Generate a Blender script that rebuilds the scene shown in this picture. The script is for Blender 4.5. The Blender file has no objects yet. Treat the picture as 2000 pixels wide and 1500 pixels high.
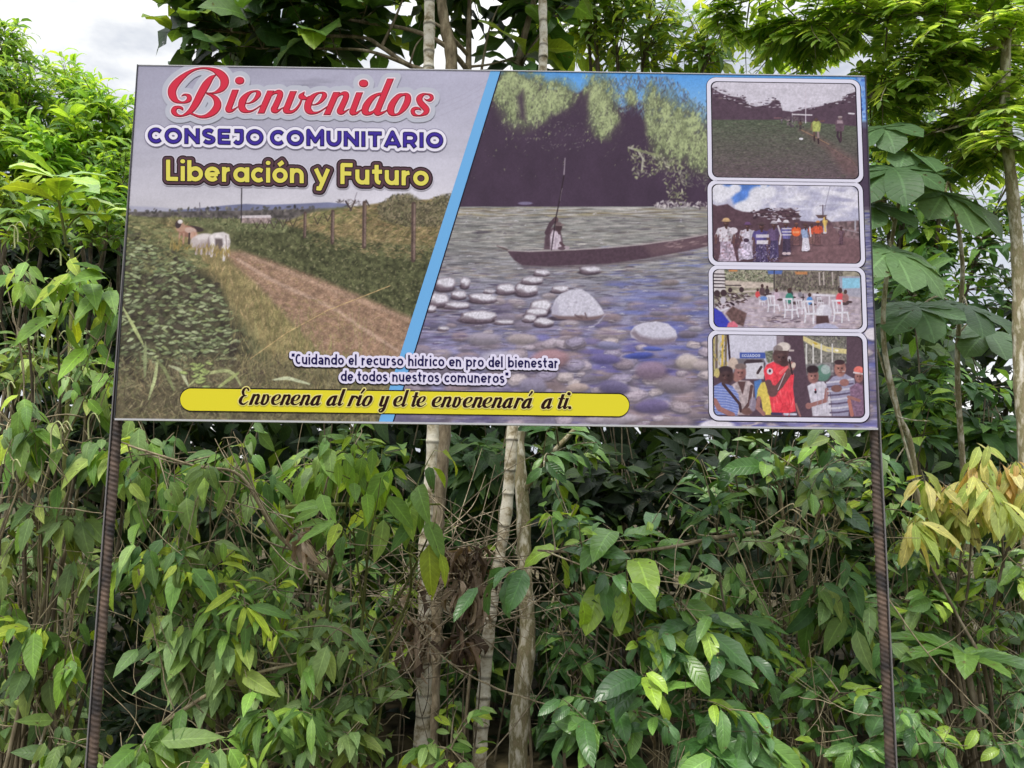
import bpy, math
import numpy as np
from mathutils import Matrix, Vector

# ---------------------------------------------------------------- camera, sky, sun, exposure
SC = bpy.context.scene
EYE = 1.62                                   # eye height above the road
F, PITCH, ROLL = 1600., 0.10944819, 0.01237092
cp, sp, cr, sr = math.cos(PITCH), math.sin(PITCH), math.cos(ROLL), math.sin(ROLL)
R0, U0, FW = np.array([1., 0, 0]), np.array([0, -sp, cp]), np.array([0, cp, sp])
RT, UP = cr*R0+sr*U0, -sr*R0+cr*U0
cam = bpy.data.cameras.new('camera'); cam.sensor_width = 36; cam.lens = 36*F/2000; cam.clip_end = 2000; cam.clip_start = .05
cam_o = bpy.data.objects.new('camera', cam); SC.collection.objects.link(cam_o); SC.camera = cam_o
cam_o.matrix_world = Matrix([[RT[i], UP[i], -FW[i], (0, 0, EYE)[i]] for i in range(3)]+[[0, 0, 0, 1]])

SUN_EL, SUN_AZ = math.radians(62), math.radians(205)      # high, behind the viewer's left shoulder, veiled by cloud
W = bpy.data.worlds.new('World'); SC.world = W; W.use_nodes = True
nt = W.node_tree; nt.nodes.clear(); N = nt.nodes.new
out = N('ShaderNodeOutputWorld'); bg = N('ShaderNodeBackground'); bg.inputs[1].default_value = .1
sky = N('ShaderNodeTexSky'); sky.sky_type = 'NISHITA'; sky.sun_disc = False; sky.sun_elevation = SUN_EL; sky.sun_rotation = SUN_AZ
tc = N('ShaderNodeTexCoord'); mp = N('ShaderNodeMapping'); mp.inputs['Scale'].default_value = (1, 1, 2.2); mp.inputs['Location'].default_value = (.7, 0, .1)
nz = N('ShaderNodeTexNoise'); nz.inputs['Scale'].default_value = 4.2; nz.inputs['Detail'].default_value = 7; nz.inputs['Roughness'].default_value = .55
rp = N('ShaderNodeValToRGB'); e = rp.color_ramp.elements; e[0].position = .42; e[0].color = (6.6, 7.0, 7.9, 1); e[1].position = .57; e[1].color = (12.2, 12.2, 12.0, 1)
mx = N('ShaderNodeMixRGB'); mx.inputs[0].default_value = .86
nt.links.new(tc.outputs['Generated'], mp.inputs[0]); nt.links.new(mp.outputs[0], nz.inputs['Vector']); nt.links.new(nz.outputs[0], rp.inputs[0])
nt.links.new(sky.outputs[0], mx.inputs[1]); nt.links.new(rp.outputs[0], mx.inputs[2]); sz_ = N('ShaderNodeSeparateXYZ'); nt.links.new(tc.outputs['Generated'], sz_.inputs[0])     # overcast: brighter overhead than at the horizon
gr = N('ShaderNodeMapRange'); gr.inputs[1].default_value = .47; gr.inputs[2].default_value = .95; gr.inputs[3].default_value = .74; gr.inputs[4].default_value = 2.7; nt.links.new(sz_.outputs[2], gr.inputs[0])
vs = N('ShaderNodeVectorMath'); vs.operation = 'SCALE'; nt.links.new(mx.outputs[0], vs.inputs[0]); nt.links.new(gr.outputs[0], vs.inputs['Scale']); nt.links.new(vs.outputs[0], bg.inputs[0]); nt.links.new(bg.outputs[0], out.inputs[0])
sun = bpy.data.lights.new('sun', 'SUN'); sun.energy = 2.0; sun.angle = math.radians(14); sun.color = (1, .95, .87)
sun_o = bpy.data.objects.new('sun', sun); SC.collection.objects.link(sun_o)
sun_o.rotation_euler = (math.radians(90)-SUN_EL, 0, math.radians(180)-SUN_AZ)
SC.view_settings.view_transform = 'Standard'; SC.view_settings.look = 'None'; SC.view_settings.gamma = 1
SC.view_settings.exposure = 0.5
SC.cycles.max_bounces = 8; SC.cycles.transparent_max_bounces = 8; SC.cycles.diffuse_bounces = 4

# ---------------------------------------------------------------- helpers
def pt(x, y, d):
    """survey direction (x, y) at distance d beyond the viewer, measured along the ground"""
    u, v = (x-1000)/F, (750-y)/F
    r = FW+u*RT+v*UP
    return np.array([0, 0, EYE])+r*(d/r[1])
def root(name, loc, label, cat, group=None):
    o = bpy.data.objects.new(name, None); SC.collection.objects.link(o); o.location = loc; o.empty_display_size = .1
    o['label'] = label; o['category'] = cat
    if group: o['group'] = group
    return o
def mesh_obj(name, V, faces, mats, parent=None, uv=None, col=None, mi=None, smooth=False, label=None, kind=None):
    """V (n,3) world points; faces: (m,k) array or list of lists; the mesh is stored relative to its parent"""
    V = np.asarray(V, np.float32)
    off = np.array(parent.location if parent is not None else (0, 0, 0), np.float32)
    if parent is not None and parent.parent is not None: off = off+np.array(parent.parent.location, np.float32)
    me = bpy.data.meshes.new(name)
    if isinstance(faces, np.ndarray):
        cnt = np.full(len(faces), faces.shape[1], np.int32); flat = faces.ravel().astype(np.int32)
    else:
        cnt = np.array([len(f) for f in faces], np.int32); flat = np.array([i for f in faces for i in f], np.int32)
    me.vertices.add(len(V)); me.vertices.foreach_set('co', (V-off).ravel())
    me.loops.add(len(flat)); me.loops.foreach_set('vertex_index', flat)
    me.polygons.add(len(cnt)); me.polygons.foreach_set('loop_start', np.r_[0, np.cumsum(cnt)[:-1]].astype(np.int32)); me.polygons.foreach_set('loop_total', cnt)
    if mi is not None: me.polygons.foreach_set('material_index', np.asarray(mi, np.int32))
    me.polygons.foreach_set('use_smooth', np.full(len(cnt), smooth))
    if uv is not None:
        l = me.uv_layers.new(name='uv'); l.data.foreach_set('uv', np.asarray(uv, np.float32)[flat].ravel())
    if col is not None:
        a = me.color_attributes.new('col', 'FLOAT_COLOR', 'POINT'); c = np.ones((len(V), 4), np.float32); c[:, :3] = col; a.data.foreach_set('color', c.ravel())
    for m in (mats if isinstance(mats, (list, tuple)) else [mats]): me.materials.append(m)
    me.update(calc_edges=True); me.validate()
    o = bpy.data.objects.new(name, me); SC.collection.objects.link(o)
    if parent is not None: o.parent = parent
    if label: o['label'] = label
    if kind: o['kind'] = kind
    return o
def box(a, b):
    (x0, y0, z0), (x1, y1, z1) = a, b
    V = [(x0, y0, z0), (x1, y0, z0), (x1, y1, z0), (x0, y1, z0), (x0, y0, z1), (x1, y0, z1), (x1, y1, z1), (x0, y1, z1)]
    return V, [[0, 3, 2, 1], [4, 5, 6, 7], [0, 1, 5, 4], [1, 2, 6, 5], [2, 3, 7, 6], [3, 0, 4, 7]]
def lin(c):
    c = np.asarray(c, float)/255.; return np.where(c < .04045, c/12.92, ((c+.055)/1.055)**2.4)
def material(name, base=None, rough=.6, spec=.4, attr=False):
    m = bpy.data.materials.new(name); m.use_nodes = True; t = m.node_tree; p = t.nodes['Principled BSDF']
    p.inputs['Roughness'].default_value = rough; p.inputs['Specular IOR Level'].default_value = spec
    if base is not None: p.inputs['Base Color'].default_value = (*base, 1)
    if attr:
        a = t.nodes.new('ShaderNodeAttribute'); a.attribute_name = 'col'; t.links.new(a.outputs['Color'], p.inputs['Base Color'])
    return m, t, p
# ---------------------------------------------------------------- printed artwork (numpy only)
# All print coordinates are millimetre-like units measured on the sign face (2000-unit wide survey grid).
class Paint:
    def __init__(s, x0, y0, x1, y1, sc, seed):
        s.x0, s.y0, s.sc = x0, y0, sc
        s.w, s.h = int(round((x1-x0)*sc))+1, int(round((y1-y0)*sc))+1
        s.a = np.zeros((s.h, s.w, 3), np.float32)
        s.r = np.random.RandomState(seed)
        s.ox, s.oy, s.k = 0., 0., 1.
    def tr(s, ox=0., oy=0., k=1.):            # survey close-up: x = ox + X / k
        s.ox, s.oy, s.k = ox, oy, k
    def m(s, x, y):
        return ((s.ox+np.asarray(x, float)/s.k)-s.x0)*s.sc, ((s.oy+np.asarray(y, float)/s.k)-s.y0)*s.sc
    def win(s, xa, ya, xb, yb):
        xa, ya = max(0, int(math.floor(xa))), max(0, int(math.floor(ya)))
        xb, yb = min(s.w, int(math.ceil(xb))+1), min(s.h, int(math.ceil(yb))+1)
        if xb <= xa or yb <= ya: return None
        Y, X = np.mgrid[ya:yb, xa:xb]
        return slice(ya, yb), slice(xa, xb), X, Y
    def put(s, sl, mask, col):
        col = np.asarray(col, np.float32)
        s.a[sl[0], sl[1]] += (col - s.a[sl[0], sl[1]])*mask[..., None].astype(np.float32)
    def poly(s, pts, col, al=1., soft=1.0, noise=0., ns=6):
        p = np.array([s.m(*q) for q in pts])
        w = s.win(p[:, 0].min()-2-soft, p[:, 1].min()-2-soft, p[:, 0].max()+2+soft, p[:, 1].max()+2+soft)
        if w is None: return
        X, Y = w[2].astype(float), w[3].astype(float)
        ins = np.zeros(X.shape, bool); d = np.full(X.shape, 1e9)
        n = len(p)
        for i in range(n):
            (ax, ay), (bx, by) = p[i], p[(i+1) % n]
            if ay != by:
                c = (ay > Y) != (by > Y)
                ins ^= c & (X < (bx-ax)*(Y-ay)/(by-ay)+ax)
            dx, dy = bx-ax, by-ay; L = dx*dx+dy*dy+1e-9
            t = np.clip(((X-ax)*dx+(Y-ay)*dy)/L, 0, 1)
            d = np.minimum(d, (X-ax-t*dx)**2+(Y-ay-t*dy)**2)
        d = np.sqrt(d)*np.where(ins, -1, 1)
        k = np.clip(.5-d/max(soft, .6), 0, 1)*al
        if noise:
            nz = vnoise(X/ns/s.sc, Y/ns/s.sc, s.r.randint(9999))
            col = np.asarray(col)[None, None, :]*(1+noise*(nz[..., None]-.5)*2)
        s.put(w, k, col)
    def line(s, pts, wd, col, al=1., soft=1.0):
        p = np.array([s.m(*q) for q in pts]); r = wd*s.sc/s.k/2
        for (ax, ay), (bx, by) in zip(p[:-1], p[1:]):
            w = s.win(min(ax, bx)-r-2, min(ay, by)-r-2, max(ax, bx)+r+2, max(ay, by)+r+2)
            if w is None: continue
            X, Y = w[2], w[3]
            dx, dy = bx-ax, by-ay; L = dx*dx+dy*dy+1e-9
            t = np.clip(((X-ax)*dx+(Y-ay)*dy)/L, 0, 1)
            d = np.sqrt((X-ax-t*dx)**2+(Y-ay-t*dy)**2)-r
            s.put(w, np.clip(.5-d/soft, 0, 1)*al*min(1, r*2.2), col)
    def ell(s, cx, cy, rx, ry, col, ang=0., al=1., soft=.25, lit=None):
        x, y = s.m(cx, cy); rx, ry = rx*s.sc/s.k, ry*s.sc/s.k
        R = max(rx, ry)*1.25+1
        w = s.win(x-R, y-R, x+R, y+R)
        if w is None: return
        c, sn = math.cos(ang), math.sin(ang)
        u = ((w[2]-x)*c+(w[3]-y)*sn)/rx; v = (-(w[2]-x)*sn+(w[3]-y)*c)/ry
        q = np.sqrt(u*u+v*v)
        k = np.clip((1-q)/max(soft, 1/max(min(rx, ry), .7))+.5, 0, 1)*al
        if lit is not None:                    # (bottom colour) printed shading: lighter top, shaded lower part
            t = np.clip(v*.9+.35+.35*(vnoise(w[2]/5., w[3]/4., int(cx*7+cy) % 9999)-.5), 0, 1)[..., None]
            col = np.asarray(col)[None, None]*(1-t)+np.asarray(lit)[None, None]*t
        s.put(w, k, col)
    def dabs(s, n, where, lw, ww, cols, ang=(0, 6.28), al=(.5, 1.), jit=14, soft=.35):
        """n brush dabs; where = fn(rng)->(x,y) or None to reject"""
        cols = np.asarray(cols, float)
        for _ in range(n):
            q = where(s.r)
            if q is None: continue
            c = cols[s.r.randint(len(cols))]+s.r.normal(0, jit)*np.array([1, 1, .8])
            s.ell(q[0], q[1], s.r.uniform(*lw), s.r.uniform(*ww), np.clip(c, 8, 240), s.r.uniform(*ang), s.r.uniform(*al), soft)
    def grain(s, amt, size=1.5):
        Y, X = np.mgrid[0:s.h, 0:s.w]
        n = vnoise(X/size, Y/size, 77)-.5
        s.a *= (1+amt*2*n)[..., None]
        np.clip(s.a, 2, 250, out=s.a)
    def sample(s, x, y):
        X = np.clip((x-s.x0)*s.sc, 0, s.w-1.001); Y = np.clip((y-s.y0)*s.sc, 0, s.h-1.001)
        i, j = X.astype(int), Y.astype(int); f, g = (X-i)[..., None], (Y-j)[..., None]
        a = s.a
        return a[j, i]*(1-f)*(1-g)+a[j, i+1]*f*(1-g)+a[j+1, i]*(1-f)*g+a[j+1, i+1]*f*g

_VN = np.random.RandomState(5).rand(256, 256).astype(np.float32)
def vnoise(x, y, seed=0):
    x = np.asarray(x, float)+seed*1.37; y = np.asarray(y, float)+seed*2.11
    i, j = np.floor(x).astype(int), np.floor(y).astype(int); f, g = x-i, y-j
    f = f*f*(3-2*f); g = g*g*(3-2*g)
    V = lambda a, b: _VN[a & 255, b & 255]
    return V(i, j)*(1-f)*(1-g)+V(i+1, j)*f*(1-g)+V(i, j+1)*(1-f)*g+V(i+1, j+1)*f*g
def fbm(x, y, seed=0, o=4):
    t, a, n = 0., .5, 0.
    for k in range(o):
        t = t+a*vnoise(x*2**k, y*2**k, seed+k*17); n += a; a *= .5
    return t/n
def inpoly(pts):
    P = np.array(pts, float)
    xa, ya, xb, yb = P[:, 0].min(), P[:, 1].min(), P[:, 0].max(), P[:, 1].max()
    def f(r):
        x, y = r.uniform(xa, xb), r.uniform(ya, yb); c = False
        for (ax, ay), (bx, by) in zip(P, np.roll(P, -1, 0)):
            if (ay > y) != (by > y) and x < (bx-ax)*(y-ay)/(by-ay)+ax: c = not c
        return (x, y) if c else None
    return f
def gauss(cx, cy, sx, sy):
    return lambda r: (r.normal(cx, sx), r.normal(cy, sy))

def paint_field():
    p = Paint(212, 118, 985, 845, 1.0, 11)
    Y, X = np.mgrid[0:p.h, 0:p.w]; x, y = X+p.x0, Y+p.y0
    t = np.clip((y-130)/270., 0, 1)[..., None]
    p.a[:] = np.array([163, 161, 182])*(1-t**1.5)+np.array([203, 199, 210])*t**1.5
    p.a[:] *= (1+.07*(fbm(x/160., y/38., 3)-.5)*2)[..., None]
    p.a[:] *= (.97+.07*np.clip((x-250)/600., 0, 1))[..., None]
    st = np.exp(-((y-160-6*np.sin(x/40.))/9.)**2)*np.clip((x-540)/60., 0, 1)*np.clip((680-x)/70., 0, 1)*.12*vnoise(x/25., y/3., 4)*2
    p.a[:] *= (1-st)[..., None]
    for dy in (0, 9, 22): p.line([(840, 212+dy), (905, 185+dy), (965, 150+dy)], .8, (150, 146, 165), .45)
    p.poly([(240, 402), (300, 404), (350, 409), (420, 411), (420, 425), (230, 425)], (160, 160, 182), .8, 4)
    p.poly([(330, 411), (395, 406), (440, 401), (480, 398), (520, 400), (580, 398), (640, 395), (680, 398), (700, 430), (330, 430)], (116, 119, 150), 1, 2, .08, 14)
    p.poly([(225, 414), (330, 413), (480, 411), (600, 408), (700, 405), (700, 450), (225, 450)], (92, 86, 86), 1, 3, .3, 5)
    p.dabs(160, inpoly([(240, 408), (700, 402), (700, 416), (240, 419)]), (2, 5), (1.5, 3), [(84, 80, 80), (100, 94, 92), (78, 76, 70)])
    p.poly([(220, 418), (300, 424), (470, 428), (520, 440), (985, 440), (985, 845), (205, 845), (205, 418)], (104, 104, 76), 1, 3, .25, 9)
    # grassy hillock behind the fence
    hill = [(545, 438), (600, 418), (660, 408), (745, 396), (900, 386), (900, 500), (800, 500), (700, 478), (600, 460)]
    p.poly(hill, (128, 114, 82), 1, 4, .3, 7); p.poly([(560, 434), (620, 410), (690, 404), (700, 424), (640, 440)], (126, 128, 84), .7, 10)
    p.dabs(2200, inpoly(hill), (2, 7), (.7, 1.7), [(156, 134, 98), (140, 116, 88), (112, 106, 74), (96, 96, 64), (172, 148, 116), (84, 80, 58), (120, 112, 76)], (-.9, .5), (.4, .9), 9)
    p.poly([(742, 400), (770, 382), (800, 379), (822, 392), (836, 404), (850, 388), (900, 376), (900, 436), (800, 440), (745, 424)], (92, 86, 66), .85, 9, .3, 5)
    p.dabs(2000, inpoly([(738, 402), (765, 382), (798, 377), (820, 389), (834, 400), (848, 385), (900, 372), (900, 440), (800, 444), (740, 428)]), (1.5, 4.5), (.7, 1.7), [(104, 98, 76), (78, 72, 58), (132, 122, 98), (110, 108, 80), (150, 136, 112), (66, 62, 52)], (0, 6.28), (.4, .9), 9)
    p.dabs(40, inpoly([(655, 392), (700, 388), (712, 400), (660, 404)]), (2, 5), (.6, 1.2), [(120, 112, 110), (90, 82, 86)])
    # green scrub between the path and the fence
    hed = [(455, 438), (560, 440), (700, 470), (900, 486), (880, 560), (830, 640), (700, 578), (600, 540), (460, 492)]
    p.poly(hed, (80, 82, 58), 1, 8, .3, 6)
    p.dabs(3600, inpoly(hed), (1.2, 4), (.7, 1.7), [(98, 102, 70), (82, 86, 58), (116, 116, 84), (62, 62, 48), (130, 126, 98), (92, 90, 66), (70, 74, 52)], (0, 6.28), (.4, .95), 9)
    p.dabs(900, inpoly([(600, 450), (890, 470), (880, 520), (620, 482)]), (2, 6), (.7, 1.6), [(142, 126, 92), (124, 114, 80), (104, 102, 70), (160, 142, 110)], (-.7, .7), (.35, .8), 9)
    p.dabs(500, inpoly([(330, 424), (560, 428), (540, 446), (440, 446), (360, 440)]), (2, 5), (1, 2), [(104, 110, 78), (88, 92, 66), (120, 120, 88)])
    # shed, mast, fence
    p.poly([(472, 424), (528, 423), (530, 441), (470, 443)], (146, 128, 130), .9, 1.5, .2, 5)
    p.poly([(470, 421), (528, 420), (530, 425), (468, 426)], (196, 186, 192), 1, 1)
    p.line([(472, 368), (471, 437)], 2.2, (52, 46, 52)); p.line([(390, 396), (391, 430)], 1.2, (80, 74, 86)); p.line([(261, 415), (276, 445)], 1, (140, 140, 110), .5)
    p.dabs(500, inpoly([(430, 436), (560, 438), (560, 452), (440, 452)]), (2, 5), (1, 2), [(104, 110, 78), (88, 92, 66), (120, 120, 88)])
    for xx, ya, yb, wd in ((596, 416, 462, 6), (650, 413, 474, 7), (712, 396, 482, 8), (808, 398, 508, 9)):
        p.line([(xx, ya), (xx-1, yb)], wd, (84, 68, 64)); p.line([(xx+wd*.2, ya+2), (xx+wd*.2-1, yb-2)], wd*.4, (132, 112, 104), .85)
    for xx, yy in ((502, 440), (518, 441), (535, 440), (553, 438), (572, 437), (620, 432), (640, 426)):
        p.line([(xx-7, yy-9), (xx, yy+6)], 1.8, (66, 54, 52), .85); p.line([(xx+8, yy-10), (xx, yy+6)], 1.8, (66, 54, 52), .85)
    p.line([(675, 393), (686, 410)], 3.2, (62, 50, 54)); p.line([(694, 391), (684, 412)], 2.6, (80, 66, 66)); p.line([(715, 391), (721, 402)], 2.6, (70, 58, 56))
    p.line([(697, 376), (692, 392)], 1.4, (120, 112, 124), .8)
    # dry verge
    gold = [(290, 436), (345, 428), (375, 446), (440, 488), (480, 520), (520, 570), (580, 640), (640, 700), (540, 710), (470, 620), (410, 540), (330, 490), (280, 470)]
    p.poly(gold, (138, 124, 88), .8, 22, .2, 8)
    p.dabs(3200, inpoly(gold), (3, 9), (.5, 1.2), [(176, 152, 112), (158, 136, 98), (132, 122, 86), (188, 164, 128), (142, 132, 92), (108, 104, 72)], (.9, 2.2), (.35, .85), 9)
    # track
    path = [(436, 492), (470, 490), (530, 510), (620, 543), (700, 576), (830, 632), (830, 740), (650, 715), (600, 660), (548, 605), (500, 552), (460, 518)]
    p.poly(path, (150, 122, 104), 1, 12, .10, 6)
    p.dabs(4200, inpoly(path), (1.2, 4.5), (.6, 1.4), [(166, 138, 118), (144, 114, 96), (178, 150, 132), (128, 102, 86), (160, 136, 106), (150, 130, 96)], (-.6, 1.), (.3, .75), 8)
    for k in range(7): p.line([(a_+p.r.uniform(-4, 4), b_+p.r.uniform(-4, 4)) for a_, b_ in [(466, 508), (520, 540), (580, 568), (650, 602), (720, 648), (800, 700)]], 3.4, (190, 162, 146), .28, 4)
    for k in range(5): p.line([(a_+p.r.uniform(-5, 5), b_+p.r.uniform(-4, 4)) for a_, b_ in [(476, 498), (560, 528), (660, 568), (800, 628)]], 4, (180, 152, 134), .22, 5)
    p.dabs(260, inpoly([(520, 560), (640, 590), (720, 640), (700, 690), (600, 640)]), (3, 9), (1, 2.4), [(150, 136, 92), (140, 122, 88)], (0, 1.), (.2, .5), 7)
    p.dabs(1100, inpoly([(500, 560), (548, 600), (640, 672), (700, 706), (560, 706), (480, 610)]), (3, 9), (.5, 1.2), [(150, 138, 96), (126, 122, 80), (172, 152, 112), (110, 108, 72)], (.8, 2.3), (.35, .85), 8)
    # leafy left bank
    bank = [(225, 436), (300, 468), (352, 498), (420, 545), (460, 620), (500, 700), (540, 770), (540, 845), (205, 845)]
    p.poly(bank, (76, 72, 58), .92, 22, .3, 9)
    p.dabs(1100, inpoly([(248, 420), (330, 440), (410, 520), (300, 540), (236, 520)]), (3, 9), (1.2, 2.8), [(116, 120, 86), (134, 134, 94), (98, 102, 70), (150, 144, 104), (84, 84, 60)], (-.5, .6), (.4, .9), 9)
    p.dabs(1300, inpoly(bank), (3, 8), (1.5, 3.4), [(96, 104, 76), (84, 88, 66), (66, 62, 54), (110, 118, 88), (58, 52, 48)], (-.8, .8), (.4, .9), 9)
    def lit_leaf(x_, y_, L_, an, c):                          # pictured leaf: printed highlight on top, printed shade beneath
        p.ell(x_+1, y_+L_*.32, L_*1.02, L_*.34, (60, 56, 48), an, .6, .5); p.ell(x_, y_, L_, L_*.36, c, an, .92, .35); p.ell(x_-L_*.1, y_-L_*.1, L_*.6, L_*.14, np.array(c)*1.14, an, .6, .6)
    f_ = inpoly([(236, 470), (300, 478), (380, 520), (450, 600), (470, 690), (440, 760), (225, 760)]); lc = [(126, 138, 102), (144, 154, 118), (112, 124, 90), (158, 166, 130), (104, 110, 84), (136, 146, 102)]
    for k in range(620):
        q = f_(p.r)
        if q is not None: lit_leaf(q[0], q[1], p.r.uniform(4, 8.5), p.r.uniform(-.6, .6), np.array(lc[p.r.randint(6)])+p.r.normal(0, 6))
    p.dabs(60, inpoly([(250, 520), (420, 560), (460, 640), (470, 760), (240, 760)]), (6, 14), (4, 8), [(62, 54, 50), (70, 62, 56)], al=(.4, .7), soft=.6)
    for k in range(200):
        q = f_(p.r)
        if q is not None: lit_leaf(q[0], q[1], p.r.uniform(4, 8), p.r.uniform(-.6, .6), np.array(lc[p.r.randint(6)])+p.r.normal(0, 6))
    p.poly([(212, 720), (480, 706), (770, 706), (770, 845), (205, 845)], (106, 96, 76), .6, 26, .25, 7)
    p.dabs(2600, inpoly([(225, 700), (560, 690), (790, 700), (770, 840), (215, 840)]), (4, 12), (.5, 1.4), [(128, 120, 92), (152, 142, 110), (90, 80, 68), (66, 56, 52), (112, 108, 80), (142, 128, 98), (104, 106, 72)], (.2, 2.9), (.35, .85), 9)
    p.dabs(1500, inpoly([(440, 560), (520, 600), (640, 706), (780, 706), (770, 765), (470, 770)]), (4, 12), (.5, 1.1), [(142, 130, 92), (156, 142, 104), (116, 110, 78), (128, 114, 86)], (1.0, 2.2), (.35, .8), 9)
    for q, c in (([(240, 600), (262, 640), (279, 672)], (178, 188, 132)), ([(290, 780), (302, 742), (308, 704)], (172, 180, 132)), ([(284, 668), (283, 735)], (136, 144, 106)), ([(330, 714), (352, 722), (368, 754)], (174, 178, 144)),
                 ([(368, 754), (392, 732), (440, 722), (458, 730), (470, 752)], (162, 168, 120)), ([(420, 762), (446, 742), (466, 728)], (154, 162, 108)), ([(532, 742), (562, 738), (604, 750)], (184, 188, 156)), ([(304, 700), (322, 722), (340, 762)], (130, 136, 96))):
        q = np.array(q, float); t_ = np.linspace(0, 1, 14); q2 = np.stack([np.interp(t_, np.linspace(0, 1, len(q)), q[:, z]) for z in (0, 1)], -1); q2[1:-1] = (q2[:-2]+q2[1:-1]*2+q2[2:])/4
        for z in range(13): p.line([q2[z], q2[z+1]], 1.6+5.0*math.sin(math.pi*(z+.7)/14.5), c, .92, 1.6)
    p.line([(490, 700), (560, 650), (640, 606), (762, 558)], 1.6, (200, 170, 124), .9)
    for k in range(60):
        a_, b_ = p.r.uniform(470, 760), p.r.uniform(640, 745); p.line([(a_, b_), (a_+p.r.uniform(-10, 10), b_-p.r.uniform(25, 60))], 1.1, (156, 150, 108), .55)
    for k in range(26): lit_leaf(p.r.normal(394, 14), p.r.normal(728, 12), p.r.uniform(5, 9), p.r.uniform(-.6, .6), (150, 164, 104))
    # cattle on the track
    W, B, D = (214, 205, 206), (168, 126, 108), (66, 54, 56)
    p.ell(378, 447, 20, 6, D, .12); p.ell(366, 452, 18, 11, B, .15, lit=(140, 104, 92)); p.ell(372, 450, 12, 6, (200, 176, 168), .2, .8); p.ell(378, 460, 8, 8, (190, 152, 136)); p.ell(353, 444, 9, 9, (176, 140, 122)); p.ell(348, 438, 6, 8, D, .3); p.ell(352, 433, 5, 4, W)
    for xx in (351, 359, 370, 380): p.line([(xx, 456), (xx-1, 476)], 3.4, (176, 138, 120) if xx != 370 else D)
    p.ell(398, 470, 24, 14, W, -.12, lit=(158, 142, 142)); p.ell(380, 474, 8, 10, (190, 178, 178))
    for xx in (384, 394, 404, 410): p.line([(xx, 478), (xx-1, 496)], 4, (178, 164, 166))
    p.ell(410, 474, 5, 14, (128, 114, 116), 0, .7)
    p.poly([(408, 462), (418, 455), (436, 453), (447, 458), (450, 472), (447, 490), (438, 484), (424, 488), (412, 484)], (218, 210, 212), 1, 3, .06, 4)
    p.poly([(420, 466), (434, 466), (436, 478), (430, 490), (420, 486)], (92, 80, 82), .9, 4); p.line([(416, 482), (413, 500)], 5, (196, 184, 184)); p.line([(424, 482), (421, 498)], 4, (150, 136, 138)); p.line([(438, 480), (438, 500), (437, 508)], 5, (216, 208, 208)); p.line([(447, 470), (446, 500)], 3, (190, 178, 180)); p.line([(441, 460), (443, 482)], 1.8, (150, 136, 138))
    p.dabs(200, inpoly([(335, 466), (450, 486), (446, 502), (330, 484)]), (3, 7), (.6, 1.2), [(160, 138, 84), (140, 124, 76)], (1, 2.2))
    veg = np.clip((y-416)/10., 0, 1)*(1-.85*np.exp(-((x-398)/60.)**4-((y-468)/34.)**4)); p.a *= (1+veg*((fbm(x/2.1, y/2.1, 31, 3)-.5)*.42+(fbm(x/14., y/9., 33, 3)-.5)*.3))[..., None]
    p.grain(.028, 1.6); p.grain(.01, 5.)
    return p

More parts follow.
